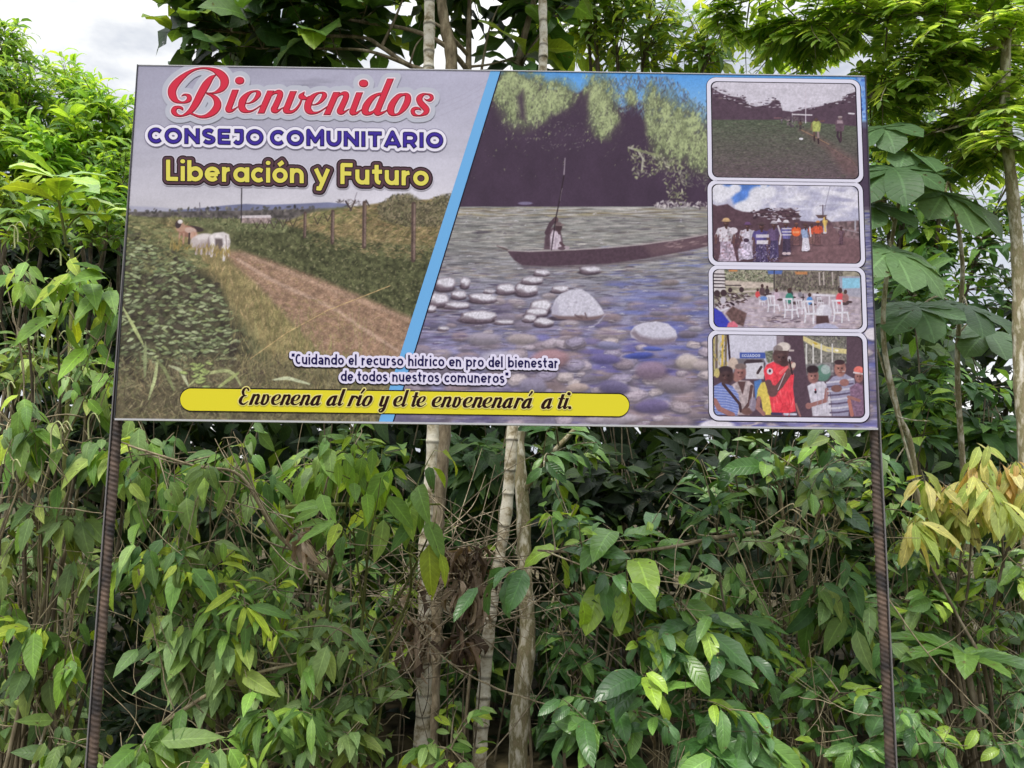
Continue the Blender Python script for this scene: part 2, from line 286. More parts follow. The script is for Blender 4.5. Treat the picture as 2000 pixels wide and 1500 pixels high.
def paint_river():
    p = Paint(725, 125, 1735, 850, 1.0, 23)
    Y, X = np.mgrid[0:p.h, 0:p.w]; x, y = X+p.x0, Y+p.y0
    t = np.clip((y-140)/110., 0, 1)[..., None]
    p.a[:] = np.array([84, 150, 220])*(1-t)+np.array([148, 186, 226])*t
    D = (68, 53, 71)
    edge = [(940, 140), (975, 146), (1010, 150), (1050, 160), (1075, 175), (1100, 172), (1128, 182), (1150, 168), (1175, 170), (1195, 195), (1215, 210), (1240, 195), (1262, 200), (1285, 185), (1300, 205), (1322, 225), (1345, 215), (1365, 235), (1400, 250), (1700, 250), (1735, 270), (1735, 410), (800, 410)]
    p.poly(edge, D, 1, 6)
    for k in range(3):
        p.dabs(650, inpoly([(1190, 150), (1310, 150), (1390, 220), (1390, 270), (1290, 240), (1200, 215)]), (2, 6), (.7, 1.5), [(84, 84, 104), (104, 128, 150), (92, 110, 120), (120, 150, 190)], (.8, 2.4), (.4, .9))
    cl = [(985, 178, 16, 26), (1002, 205, 14, 30), (1045, 180, 20, 26), (1060, 205, 18, 24), (1092, 186, 20, 20), (1030, 220, 16, 22), (1165, 172, 14, 20), (1175, 205, 18, 26), (1190, 232, 14, 18), (1275, 200, 12, 26),
          (1272, 238, 12, 24), (1318, 238, 16, 26), (1330, 265, 22, 26), (1352, 268, 20, 22), (1308, 285, 18, 20), (1372, 280, 14, 18), (1010, 165, 12, 14), (1232, 190, 8, 14), (1150, 190, 9, 20)]
    den = np.zeros(x.shape)
    for cx, cy, sx, sy in cl+[(1020, 195, 34, 40), (1080, 190, 34, 26), (1172, 200, 24, 40), (1330, 260, 36, 40), (1300, 250, 24, 50), (1370, 290, 24, 34), (995, 160, 24, 20), (1185, 245, 22, 20)]: den = np.maximum(den, np.exp(-(((x-cx)/(sx*1.35))**2+((y-cy)/(sy*1.35))**2)))
    n1, n2, n3 = fbm(x/6.+y/30., y/12., 3, 4), fbm(x/2.4, y/3.6, 4, 3), fbm(x/13., y/20., 6, 3)
    sm = np.clip((den-.16)*2.6, 0, 1)*(y < 350)                 # soft mid-tone of the leafage, then its lit sprays
    p.a += (np.array([104, 110, 88])*(.75+.5*n3)[..., None]-p.a)*(sm*np.clip(.35+1.1*n1, 0, 1))[..., None]
    al = np.clip((den*1.15+(n1-.5)*1.5+(n2-.5)*.9-.46)*2.2, 0, 1)*(y < 350); lum = np.clip((n2-.5)*1.8+(n3-.5)*1.6+.5, 0, 1)[..., None]
    c_ = np.array([122, 130, 98])*(1-lum)+np.array([178, 190, 140])*lum
    p.a += (c_-p.a)*al[..., None]*.85
    p.dabs(1500, lambda r: (lambda q: (q[0]+r.normal(0, q[2]*1.0), q[1]+r.normal(0, q[3]*1.0)))(cl[r.randint(len(cl))]), (1.2, 3.6), (.45, 1.), [(156, 166, 124), (176, 186, 142), (110, 116, 92), (86, 84, 80), (140, 150, 112)], (.8, 2.4), (.3, .8), 8)
    mass_ = (y > 215) & (y < 404); lo = fbm(x/30., y/40., 12, 5); p.a *= np.where(mass_ & (sm < .2), .9+.22*lo, 1)[..., None]
    for q in ([(1070, 232), (1110, 212), (1150, 178), (1148, 232), (1130, 250), (1075, 250)], [(1190, 262), (1235, 205), (1262, 240), (1262, 300), (1200, 300)], [(1010, 190), (1022, 175), (1028, 240), (1016, 230)]):
        p.poly(q, D, .85, 10)
    p.dabs(170, inpoly([(975, 235), (1180, 235), (1160, 280), (1080, 300), (990, 265)]), (1, 3), (.5, 1.2), [(130, 124, 126), (110, 108, 98), (150, 146, 140)], al=(.2, .6))
    p.dabs(520, inpoly([(1225, 285), (1260, 285), (1345, 330), (1340, 400), (1310, 400), (1290, 340), (1240, 350)]), (1.5, 5), (.8, 2), [(148, 150, 120), (120, 124, 96), (170, 168, 150), (96, 92, 84)], (.2, 2.6), (.4, .95))
    p.dabs(90, inpoly([(1310, 330), (1385, 335), (1385, 370), (1340, 370)]), (2, 5), (.7, 1.4), [(124, 122, 112), (100, 96, 96)], al=(.4, .8))
    p.line([(1228, 288), (1246, 294), (1256, 310), (1254, 330)], 4, (178, 176, 160), .8); p.line([(1240, 292), (1290, 305)], 5, (140, 146, 110), .7)
    p.ell(1026, 397, 14, 3, (120, 110, 140))
    # water
    wat = (y > 403)
    base = np.where((y < 545)[..., None], np.array([132, 126, 128]), np.array([112, 106, 132])).astype(float)
    tt = np.clip((y-470)/200., 0, 1)[..., None]
    base = np.array([136, 135, 134])*(1-tt)+np.array([130, 126, 160])*tt
    base = base*(1+.35*(fbm(x/26., y/3.4, 8)-.5)*2)[..., None]
    p.a[:] = np.where(wat[..., None], base, p.a)
    p.dabs(2400, inpoly([(820, 405), (1735, 405), (1735, 545), (780, 545)]), (5, 20), (.6, 1.5), [(172, 166, 162), (110, 104, 108), (90, 84, 92), (156, 150, 150), (124, 116, 110), (186, 180, 180)], (-.06, .05), (.25, .75))
    p.dabs(200, inpoly([(860, 405), (1390, 405), (1390, 425), (850, 425)]), (8, 26), (.6, 1.4), [(150, 140, 110), (124, 112, 96), (196, 190, 190)], (-.04, .04), (.3, .7))
    p.dabs(120, inpoly([(1290, 393), (1385, 396), (1385, 407), (1270, 406)]), (2, 5), (1, 2), [(196, 188, 192), (150, 140, 146), (110, 98, 106)])
    p.dabs(700, inpoly([(1150, 480), (1390, 480), (1735, 560), (1735, 700), (1250, 620)]), (6, 18), (.7, 1.8), [(100, 110, 172), (114, 122, 176), (126, 124, 158), (88, 92, 150), (152, 148, 170)], (-.1, .08), (.25, .7))
    p.dabs(700, inpoly([(840, 520), (1250, 520), (1380, 600), (1380, 680), (800, 680)]), (5, 16), (.7, 1.8), [(140, 124, 120), (98, 88, 104), (160, 150, 156), (84, 76, 98), (126, 120, 146)], (-.12, .1), (.3, .8))
    # stones under the surface
    for k in range(330):
        cx, cy = p.r.uniform(740, 1720), 575+255*p.r.rand()**.8
        if cx < 770+ (820-cy)*.1: continue
        s_ = p.r.uniform(10, 34)*(.6+(cy-575)/260.)
        c = np.array([(174, 156, 166), (154, 142, 162), (188, 172, 178), (138, 128, 156), (164, 154, 178), (170, 148, 154), (126, 118, 152)][p.r.randint(7)])
        p.ell(cx, cy+2, s_*1.1, s_*.52, c*.55, 0, .5, .5); p.ell(cx, cy, s_, s_*p.r.uniform(.35, .55), c*1.05, p.r.uniform(-.15, .15), .62, .5, lit=c*.72)
    p.dabs(900, inpoly([(790, 590), (1735, 590), (1735, 845), (735, 845)]), (6, 22), (.8, 2.2), [(92, 90, 146), (104, 96, 150), (138, 126, 164), (178, 166, 186), (80, 66, 100), (152, 136, 160)], (-.15, .12), (.2, .55))
    p.dabs(46, inpoly([(1180, 600), (1700, 600), (1735, 720), (1300, 760)]), (16, 40), (3, 8), [(72, 84, 170), (84, 96, 180)], (-.05, .05), (.25, .5), soft=.7)
    p.dabs(26, inpoly([(1050, 650), (1300, 660), (1330, 730), (1100, 730)]), (14, 30), (3, 7), [(120, 112, 170), (84, 80, 160)], (-.05, .05), (.3, .5), soft=.7)
    p.dabs(60, inpoly([(1180, 540), (1390, 560), (1390, 700), (1230, 690)]), (16, 40), (2, 6), [(88, 100, 180), (104, 112, 186), (120, 124, 180)], (-.05, .05), (.2, .45), soft=.7)
    for k in range(95):                                         # nearer stones, clearer through the shallows
        cx, cy = p.r.uniform(1000, 1720), p.r.uniform(660, 835); s_ = p.r.uniform(9, 24); c = np.array([(186, 172, 186), (172, 158, 168), (160, 150, 176), (198, 184, 188), (150, 136, 150)][p.r.randint(5)])
        th = np.linspace(0, 2*np.pi, 12)[:-1]; q = 1+p.r.normal(0, .1, 11); sk = p.r.uniform(-.3, .3); P_ = list(zip(cx+np.cos(th)*s_*q+np.sin(th)*s_*sk, cy+np.sin(th)*s_*.5*q))
        p.poly([(x_-1, y_+s_*.2) for x_, y_ in P_], c*.5, .5, 3); p.poly(P_, c*.9, .75, 2.5, .12, 3); p.poly([(cx+(x_-cx)*.7+1, cy+(y_-cy)*.55-s_*.1) for x_, y_ in P_], np.minimum(c*1.1, 226), .6, 3, .1, 2)
    for k in range(900):                                        # glints and dark ripples, shorter with distance
        yy = 410+430*p.r.rand()**1.1; xx = p.r.uniform(740, 1720); ln = (3+(yy-400)*.03)*p.r.uniform(.6, 1.8)
        p.line([(xx, yy), (xx+ln*.5, yy-p.r.uniform(.3, 1.2)), (xx+ln, yy+p.r.uniform(-.4, .8))], p.r.uniform(.8, 1.7), [(204, 200, 210), (186, 182, 196), (78, 70, 86), (92, 84, 100)][p.r.randint(4)], p.r.uniform(.3, .75))
    p.tr(760, 450, 3.0303)
    W, G = (214, 210, 222), (104, 90, 102)
    st = [(330, 320, 64, 44), (450, 312, 28, 36), (285, 415, 66, 44), (412, 385, 46, 27), (552, 402, 82, 33), (690, 350, 58, 34), (812, 350, 66, 46), (845, 298, 62, 26), (905, 253, 48, 20), (1188, 234, 66, 28), (1012, 350, 54, 24),
          (895, 455, 68, 46), (870, 488, 70, 30), (400, 446, 78, 22), (525, 512, 110, 40), (830, 522, 40, 25), (915, 546, 58, 30), (240, 465, 40, 22), (320, 582, 34, 14), (590, 362, 30, 14), (680, 545, 60, 16)]
    for cx, cy, rx, ry in st:
        p.ell(cx-4, cy+ry*.55, rx*1.05, ry*.55, (58, 46, 56), 0, .8, .3)
        th = np.linspace(0, 2*np.pi, 15)[:-1]; rr = 1+p.r.normal(0, .07, 14); ox_ = np.sign(np.cos(th))*np.abs(np.cos(th))**.8*rx*rr; oy_ = np.sign(np.sin(th))*np.abs(np.sin(th))**.8*ry*rr; oy_ = np.where(oy_ > 0, oy_*.8, oy_)
        sk = p.r.uniform(-.25, .25)
        p.poly(list(zip(cx+ox_+oy_*sk, cy+oy_)), G, 1, 2, .16, 2.5); p.poly(list(zip(cx+rx*.06+(ox_+oy_*sk)*.9, cy-ry*.2+oy_*.72)), W, .95, 5, .10, 2.5)
        p.ell(cx-rx*.45, cy+ry*.35, rx*.45, ry*.4, (96, 80, 90), .3, .55, .6)
    p.ell(1000, 520, 60, 14, (60, 48, 58), 0, .8, .4)
    p.poly([(962, 500), (968, 450), (985, 405), (1020, 372), (1080, 350), (1140, 348), (1185, 375), (1225, 415), (1255, 455), (1275, 495), (1240, 520), (1180, 528), (1090, 525), (1010, 520)], (196, 192, 208), 1, 2.5, .07, 3)
    p.poly([(962, 500), (968, 450), (985, 420), (1000, 450), (1010, 500), (1000, 518)], (168, 162, 182), .8, 6)
    p.dabs(120, inpoly([(990, 430), (1100, 360), (1200, 400), (1260, 490), (1010, 500)]), (3, 12), (2, 5), [(214, 210, 224), (180, 176, 196), (172, 164, 180)], al=(.2, .5))
    p.poly([(962, 498), (1010, 506), (1090, 508), (1140, 500), (1180, 512), (1240, 505), (1275, 495), (1240, 524), (1180, 534), (1090, 530), (1000, 522)], (112, 90, 92), .9, 4)
    for q in ([(1100, 500), (1120, 512), (1140, 520)], [(1160, 490), (1170, 520)]): p.line(q, 9, (96, 78, 84), .8, 2)
    p.line([(1010, 575), (1180, 585), (1240, 545), (1280, 495)], 7, (190, 184, 202), .55, 3)
    p.poly([(1425, 605), (1450, 570), (1500, 548), (1580, 538), (1650, 552), (1695, 590), (1706, 630), (1690, 655), (1620, 670), (1560, 672), (1480, 655), (1435, 632)], (194, 190, 208), 1, 2.5, .06, 3)
    p.poly([(1425, 605), (1450, 590), (1490, 622), (1560, 640), (1640, 640), (1706, 630), (1690, 660), (1620, 678), (1560, 682), (1470, 655)], (112, 96, 108), .75, 7)
    p.dabs(40, inpoly([(1470, 570), (1580, 545), (1680, 590), (1640, 630), (1500, 610)]), (3, 10), (2, 5), [(212, 208, 222), (178, 174, 194)], al=(.2, .5))
    for cx, cy, rx, ry, c in ((560, 640, 100, 36, (166, 156, 172)), (785, 642, 92, 30, (182, 168, 172)), (1770, 612, 56, 22, (130, 120, 140)), (1815, 582, 44, 16, (170, 162, 176)), (1660, 308, 54, 18, (150, 136, 140)), (1590, 490, 44, 14, (140, 132, 150)),
                             (1765, 775, 66, 44, (204, 190, 188)), (1850, 800, 50, 30, (186, 172, 176)), (1345, 910, 60, 20, (206, 198, 206)), (1115, 930, 66, 26, (190, 170, 166)), (1690, 915, 105, 46, (150, 138, 152)), (1330, 928, 90, 42, (110, 102, 140)),
                             (950, 760, 110, 55, (176, 138, 148)), (660, 775, 130, 62, (178, 172, 192)), (850, 920, 80, 50, (150, 142, 168)), (1550, 830, 90, 55, (150, 128, 152)), (460, 770, 70, 30, (150, 142, 164)), (1300, 680, 70, 24, (140, 138, 176)),
                             (1560, 700, 60, 12, (96, 108, 190)), (1480, 740, 90, 18, (80, 92, 176)), (1280, 760, 90, 28, (116, 108, 160)), (1330, 1115, 160, 30, (190, 178, 192)), (1560, 1040, 100, 40, (120, 108, 150))):
        p.ell(cx, cy+ry*.4, rx*1.05, ry*.8, np.array(c)*.55, 0, .55, .5); p.ell(cx, cy, rx, ry, c, p.r.uniform(-.1, .1), .88, .35, lit=np.array(c)*.72)
    # canoe and boatman
    hull = [(700, 120), (830, 126), (1100, 116), (1300, 104), (1500, 86), (1700, 58), (1890, 24), (1890, 92), (1760, 122), (1500, 170), (1300, 196), (1100, 206), (950, 212), (790, 206), (745, 180), (720, 152)]
    p.poly([(760, 200), (1100, 206), (1500, 172), (1800, 130), (1800, 142), (1500, 190), (1100, 226), (800, 222)], (84, 70, 80), .6, 6)
    p.poly(hull, (80, 62, 74), 1, 2.5, .08, 4)
    p.poly([(1500, 88), (1700, 60), (1890, 26), (1890, 90), (1760, 120), (1560, 150)], (122, 98, 104), .55, 14)
    p.dabs(60, inpoly([(1600, 80), (1890, 30), (1890, 84), (1700, 110)]), (6, 20), (2, 6), [(150, 124, 128), (110, 88, 96), (170, 148, 150)], (-.3, -.1), (.3, .6))
    p.line([(640, 92), (670, 104), (712, 120)], 9, (96, 82, 84)); p.line([(640, 92), (700, 102)], 5, (176, 164, 166), .9)
    p.line([(705, 119), (830, 124), (1100, 114), (1300, 101), (1500, 83), (1700, 56), (1890, 22)], 7, (172, 160, 164), .85, 2)
    p.tr(860, 130, 3.5714)
    p.poly([(722, 1276), (730, 1190), (748, 1140), (790, 1120), (835, 1136), (852, 1200), (858, 1278)], (88, 70, 80), 1, 3, .1, 4)
    p.poly([(768, 1278), (766, 1180), (784, 1140), (812, 1150), (838, 1180), (848, 1278)], (196, 182, 196), 1, 3, .14, 3); p.line([(808, 1160), (800, 1274)], 7, (150, 134, 150), .7, 2)
    p.line([(742, 1160), (770, 1100), (806, 1062)], 30, (78, 60, 70)); p.line([(830, 1160), (826, 1110), (808, 1080)], 22, (84, 66, 74)); p.ell(808, 1068, 16, 14, (96, 74, 78))
    p.ell(826, 1122, 24, 27, (70, 52, 58)); p.ell(834, 1104, 34, 8, (128, 110, 112)); p.ell(826, 1096, 20, 12, (112, 94, 98)); p.line([(838, 1230), (872, 1262)], 18, (86, 66, 74)); p.ell(880, 1264, 22, 12, (170, 154, 164)); p.ell(846, 1268, 26, 12, (96, 78, 88))
    p.line([(870, 640), (862, 760)], 7, (164, 152, 164), .9, 1.5); p.line([(862, 760), (842, 880), (805, 1062), (775, 1278)], 8, (46, 34, 42), .95, 1.5)
    p.line([(850, 850), (835, 935)], 4, (140, 128, 140), .7)
    p.tr()
    # strip right of the small pictures
    p.poly([(1672, 150), (1690, 150), (1700, 235), (1680, 232)], (110, 156, 222), .9, 4); p.dabs(90, inpoly([(1672, 150), (1692, 150), (1698, 232), (1682, 232)]), (2, 4), (1.5, 3), [(64, 92, 170), (90, 124, 200), (150, 178, 220)])
    p.poly([(1680, 238), (1698, 236), (1706, 412), (1684, 412)], (78, 66, 86), .8, 6)
    p.dabs(400, inpoly([(1684, 414), (1704, 414), (1716, 640), (1690, 640)]), (5, 12), (.6, 1.5), [(122, 122, 156), (98, 96, 130), (156, 152, 178), (84, 84, 134)], (-.15, .1))
    p.ell(1706, 652, 18, 12, (214, 206, 216))
    p.dabs(100, inpoly([(1370, 822), (1714, 826), (1714, 838), (1370, 838)]), (8, 20), (1, 3), [(120, 116, 164), (90, 88, 150), (160, 156, 190)], (-.1, .1)); p.ell(1400, 832, 34, 12, (206, 200, 212))
    p.grain(.05, 1.5); p.grain(.02, 4.)
    return p

def person_blob(p, x, y, h, top, bot, skin=(84, 62, 62), hat=None, w=.30):
    """tiny printed figure: x centre, y feet, h height"""
    top, bot, skin = np.array(top, float), np.array(bot, float), np.array(skin, float); lean = p.r.uniform(-.03, .03)*h
    p.ell(x, y, h*w*.7, h*.03, (60, 46, 50), 0, .5, .8)
    p.poly([(x-h*w*.34+lean, y-h*.52), (x+h*w*.34+lean, y-h*.52), (x+h*w*.44, y-h*.03), (x+h*w*.1, y), (x-h*w*.42, y-h*.02)], bot, 1, 2, .2, 2)
    for k in range(7): t = p.r.uniform(-.36, .36); p.line([(x+t*h*w+lean, y-h*.48), (x+t*1.2*h*w, y-h*.04)], h*.014, bot*p.r.choice([.7, 1.18]), .6, 1.5)
    p.poly([(x-h*w*.46+lean, y-h*.76), (x-h*w*.16+lean, y-h*.81), (x+h*w*.16+lean, y-h*.81), (x+h*w*.46+lean, y-h*.76), (x+h*w*.4+lean, y-h*.48), (x-h*w*.4+lean, y-h*.48)], top, 1, 2.5, .1, 2)
    p.poly([(x+h*w*.1+lean, y-h*.8), (x+h*w*.46+lean, y-h*.76), (x+h*w*.4+lean, y-h*.48), (x+h*w*.2+lean, y-h*.48)], top*.72, .65, 5)
    for k in range(4): t = p.r.uniform(-.36, .36); p.line([(x+t*h*w+lean, y-h*.74), (x+t*.9*h*w+lean, y-h*.5)], h*.012, top*p.r.choice([.76, 1.14]), .55, 1.5)
    for s_ in (-1, 1):
        e = x+s_*h*w*(.56+p.r.uniform(-.08, .12))+lean; p.line([(x+s_*h*w*.44+lean, y-h*.75), (e, y-h*.6)], h*.07, top*.92, .95, 2); p.line([(e, y-h*.62), (e-s_*h*w*p.r.uniform(-.05, .22), y-h*.45)], h*.05, skin*1.1, .95, 2)
    hx = x+lean+p.r.uniform(-.02, .02)*h; p.line([(hx, y-h*.84), (hx, y-h*.78)], h*.06, skin*.85); p.ell(hx, y-h*.90, h*.062, h*.085, skin, 0, 1, .25, lit=skin*.75); p.ell(hx-h*.02, y-h*.9, h*.024, h*.035, skin*1.35, 0, .6, .6); p.ell(hx, y-h*.95, h*.064, h*.045, skin*.45)
    if hat is not None: p.ell(hx, y-h*.965, h*.075, h*.045, hat); p.ell(hx, y-h*.94, h*.105, h*.018, np.array(hat)*.85)

def paint_inset_pitch():
    p = Paint(1380, 150, 1690, 360, 2.0, 31); p.tr(1370, 140, 3.947)
    p.a[:] = (198, 192, 206)
    Y, X = np.mgrid[0:p.h, 0:p.w]; p.a *= (1+.06*(fbm(X/60., Y/14., 2)-.5)*2)[..., None]
    D = (84, 66, 80)
    p.poly([(60, 100), (100, 140), (160, 170), (230, 190), (330, 205), (350, 250), (420, 270), (520, 255), (560, 215), (600, 225), (625, 300), (700, 310), (800, 285), (900, 270), (1000, 240), (1080, 225), (1120, 180), (1200, 150), (1230, 460), (60, 460)], D, 1, 4, .06, 5)
    p.dabs(260, inpoly([(80, 110), (340, 190), (360, 240), (560, 200), (620, 250), (620, 290), (380, 280), (80, 190)]), (4, 20), (2, 6), [(60, 46, 58), (74, 58, 70), (190, 182, 196)], (-.2, .2), (.5, 1))
    p.dabs(150, inpoly([(700, 290), (1000, 240), (1190, 150), (1200, 220), (1000, 275), (700, 315)]), (4, 20), (2, 6), [(60, 46, 58), (74, 58, 70), (186, 178, 192)], (-.3, .1), (.5, 1))
    t = np.clip((Y/2.+150-230)/120., 0, 1)[..., None]
    g = np.array([84, 92, 76])*(1-t)+np.array([98, 82, 90])*t; g = g*(1+.3*(fbm(X/7., Y/3., 5)-.5)*2)[..., None]
    yy = (Y/2.+150-140)*3.947; xx = (X/2.+1380-1370)*3.947
    m = np.clip((yy-368-(xx>640)*(xx-640)*.09)/8, 0, 1)[..., None]; p.a[:] = p.a*(1-m)+g*m
    p.dabs(900, inpoly([(80, 380), (780, 400), (1190, 640), (1190, 820), (80, 820)]), (6, 20), (1.5, 4), [(96, 102, 82), (78, 84, 70), (104, 92, 90), (88, 80, 82)], (-.2, .2), (.3, .6))
    p.poly([(760, 450), (820, 450), (1000, 560), (1200, 690), (1200, 820), (1100, 780), (960, 600)], (116, 86, 88), .55, 30, .2, 4)
    p.line([(770, 450), (850, 490), (980, 560)], 7, (150, 118, 96), .8); p.line([(1000, 590), (1150, 680), (1190, 720)], 6, (130, 104, 96), .6)
    p.line([(803, 150), (803, 395)], 7, (196, 186, 200)); p.line([(700, 320), (700, 390)], 5, (170, 160, 172)); p.line([(700, 330), (850, 335)], 10, (196, 188, 198)); p.line([(1135, 322), (1175, 325)], 12, (200, 192, 204)); p.line([(560, 358), (620, 358)], 4, (150, 110, 110))
    p.dabs(60, inpoly([(640, 350), (790, 350), (790, 430), (660, 420)]), (4, 12), (3, 12), [(70, 56, 66), (110, 96, 104), (96, 84, 92)], (1.2, 1.9))
    person_blob(p, 762, 445, 70, (96, 80, 70), (70, 60, 64)); person_blob(p, 618, 400, 44, (120, 110, 120), (90, 84, 90))
    p.line([(868, 460), (870, 530)], 14, (96, 72, 68)); p.line([(898, 460), (902, 550)], 15, (150, 130, 130)); p.line([(870, 500), (870, 530)], 14, (60, 46, 50)); p.line([(900, 520), (902, 552)], 14, (56, 42, 48))
    p.poly([(848, 400), (862, 380), (905, 380), (922, 402), (912, 462), (858, 462)], (158, 164, 96), 1, 4, .15, 3); p.ell(884, 372, 14, 14, (90, 70, 66)); p.line([(850, 400), (846, 450)], 12, (124, 108, 84)); p.line([(915, 382), (945, 380)], 8, (110, 80, 76))
    p.line([(1052, 460), (1048, 500), (1070, 540)], 17, (62, 46, 58)); p.line([(1072, 455), (1075, 530)], 17, (70, 52, 62))
    p.poly([(1030, 390), (1050, 368), (1085, 370), (1102, 400), (1095, 460), (1035, 460)], (96, 76, 88), 1, 4, .15, 3); p.poly([(1045, 375), (1085, 375), (1090, 400), (1045, 400)], (170, 150, 160), .8, 4); p.ell(1068, 356, 15, 15, (120, 100, 104)); p.ell(1068, 349, 18, 6, (160, 146, 150))
    p.ell(768, 518, 16, 8, (214, 210, 220))
    Y, X = np.mgrid[0:p.h, 0:p.w]; p.a *= (1+(fbm(X/7., Y/7., 51, 4)-.5)*.2)[..., None]; p.grain(.045, 2.); return p

def paint_inset_march():
    p = Paint(1380, 350, 1692, 524, 2.0, 37); p.tr(1370, 140, 3.947)
    Y, X = np.mgrid[0:p.h, 0:p.w]
    p.a[:] = (178, 176, 200); n = fbm(X/50., Y/34., 9, 5)
    m = np.clip((n-.42)*5, 0, 1)[..., None]; p.a[:] = p.a*(1-m)+np.array([212, 208, 222])*m
    p.poly([(150, 855), (540, 855), (500, 900), (430, 890), (370, 930), (360, 1000), (250, 1020), (230, 970), (290, 920), (190, 900)], (82, 122, 200), .95, 14, .12, 8)
    for cx, cy, r_ in ((110, 900, 60), (190, 930, 60), (260, 900, 45), (140, 970, 60), (440, 940, 70), (400, 1010, 70), (330, 1040, 60), (520, 930, 60), (480, 880, 26)): p.ell(cx, cy, r_, r_*.75, (214, 212, 224), 0, .95, .5)
    p.dabs(80, inpoly([(640, 900), (1210, 880), (1210, 1120), (640, 1100)]), (30, 90), (8, 22), [(160, 158, 186), (206, 204, 218), (190, 188, 208)], (-.1, .1), (.3, .6), soft=.7)
    D = (88, 66, 76)
    p.poly([(60, 1010), (120, 1035), (200, 1020), (260, 1060), (320, 1080), (400, 1085), (480, 1060), (560, 1080), (620, 1060), (690, 1050), (750, 1090), (760, 1150), (900, 1160), (960, 1130), (1000, 1160), (1220, 1150), (1240, 1500), (60, 1500)], D, 1, 5, .08, 5)
    p.dabs(130, inpoly([(340, 1060), (740, 1050), (760, 1140), (400, 1140)]), (6, 22), (3, 8), [(60, 44, 54), (76, 58, 66), (190, 180, 192)], (-.2, .2), (.5, 1))
    p.poly([(900, 1200), (1000, 1190), (1220, 1300), (1240, 1500), (560, 1500), (700, 1380)], (118, 90, 96), 1, 20, .1, 5)
    p.poly([(1000, 1160), (1215, 1150), (1220, 1300), (1060, 1260)], (120, 100, 104), .9, 10, .3, 4); p.line([(1020, 1200), (1210, 1240)], 7, (150, 140, 150), .8); p.line([(1185, 1150), (1185, 1220)], 14, (170, 168, 182), .8)
    p.line([(992, 876), (940, 1100)], 6, (140, 136, 156), .8); p.line([(935, 1030), (935, 1120)], 8, (86, 70, 84)); p.line([(910, 1035), (960, 1035)], 4, (90, 76, 90)); p.poly([(880, 1105), (970, 1105), (945, 1130), (900, 1130)], (90, 70, 70), 1, 4)
    # dancers and marchers
    Wt, St, Nv = (206, 198, 210), (172, 156, 176), (92, 80, 140)
    for x, y, h, top, bot, hat, w in ((190, 1475, 345, Wt, St, (206, 170, 130), .34), (350, 1450, 290, (200, 192, 208), (184, 174, 196), (110, 80, 120), .36), (465, 1480, 320, Nv, (80, 68, 100), (90, 70, 76), .34), (560, 1440, 290, (104, 84, 120), (76, 66, 100), (190, 180, 192), .28),
                                      (656, 1420, 275, (110, 104, 160), (70, 58, 80), (210, 202, 214), .28), (730, 1340, 175, (214, 96, 60), (110, 80, 84), (120, 84, 80), .34), (805, 1385, 215, (150, 164, 200), (200, 194, 210), (90, 66, 66), .28), (850, 1330, 160, (204, 96, 70), (120, 90, 90), (90, 66, 66), .3), (893, 1340, 190, (206, 92, 66), (110, 80, 84), (210, 140, 90), .3),
                                      (950, 1250, 135, (206, 176, 110), (196, 186, 196), (120, 90, 80), .24), (1075, 1335, 140, (110, 84, 96), (96, 72, 84), (80, 60, 66), .3)):
        person_blob(p, x, y, h, top, bot, (92, 66, 66), hat, w)
    p.poly([(165, 1330), (240, 1330), (275, 1480), (120, 1480)], (178, 162, 182), 1, 4, .3, 3); p.poly([(310, 1310), (400, 1300), (380, 1420), (290, 1460), (280, 1380)], (190, 178, 200), 1, 4, .3, 3)
    p.ell(160, 1225, 34, 24, Wt); p.ell(245, 1225, 34, 24, Wt); p.ell(345, 1300, 22, 16, (70, 52, 70)); p.poly([(425, 1300), (515, 1300), (512, 1330), (425, 1330)], Wt, 1, 3); p.poly([(420, 1255), (520, 1255), (520, 1280), (420, 1280)], Wt, .9, 3)
    p.dabs(260, inpoly([(400, 1335), (560, 1335), (600, 1480), (390, 1480)]), (3, 8), (2, 6), [(84, 72, 116), (64, 52, 84), (150, 140, 170)])
    for yy in (1210, 1235, 1258): p.line([(625, yy), (690, yy)], 9, Wt, .9)
    p.poly([(575, 1160), (595, 1125), (618, 1160)], (210, 202, 216)); p.line([(590, 1190), (612, 1260), (600, 1330)], 12, Wt, .9)
    for xx in (640, 672): p.ell(xx, 1402, 18, 11, (200, 180, 188))
    p.ell(730, 1240, 34, 30, (222, 104, 62)); p.poly([(705, 1230), (755, 1230), (755, 1246), (705, 1246)], (226, 150, 110), .9); p.line([(790, 1290), (782, 1375)], 20, (208, 202, 216)); p.line([(815, 1290), (826, 1365)], 20, (204, 198, 212)); p.line([(835, 1200), (842, 1270)], 11, Wt)
    p.line([(855, 1230), (930, 1230)], 18, (206, 88, 64), .8); p.line([(945, 1130), (955, 1230)], 14, (214, 180, 100), .9)
    p.dabs(130, inpoly([(80, 1200), (330, 1230), (320, 1440), (80, 1460)]), (4, 14), (3, 8), [(110, 74, 78), (90, 62, 68), (124, 90, 92)], al=(.2, .45))
    Y, X = np.mgrid[0:p.h, 0:p.w]; p.a *= (1+(fbm(X/7., Y/7., 51, 4)-.5)*.2)[..., None]; p.grain(.045, 2.); return p

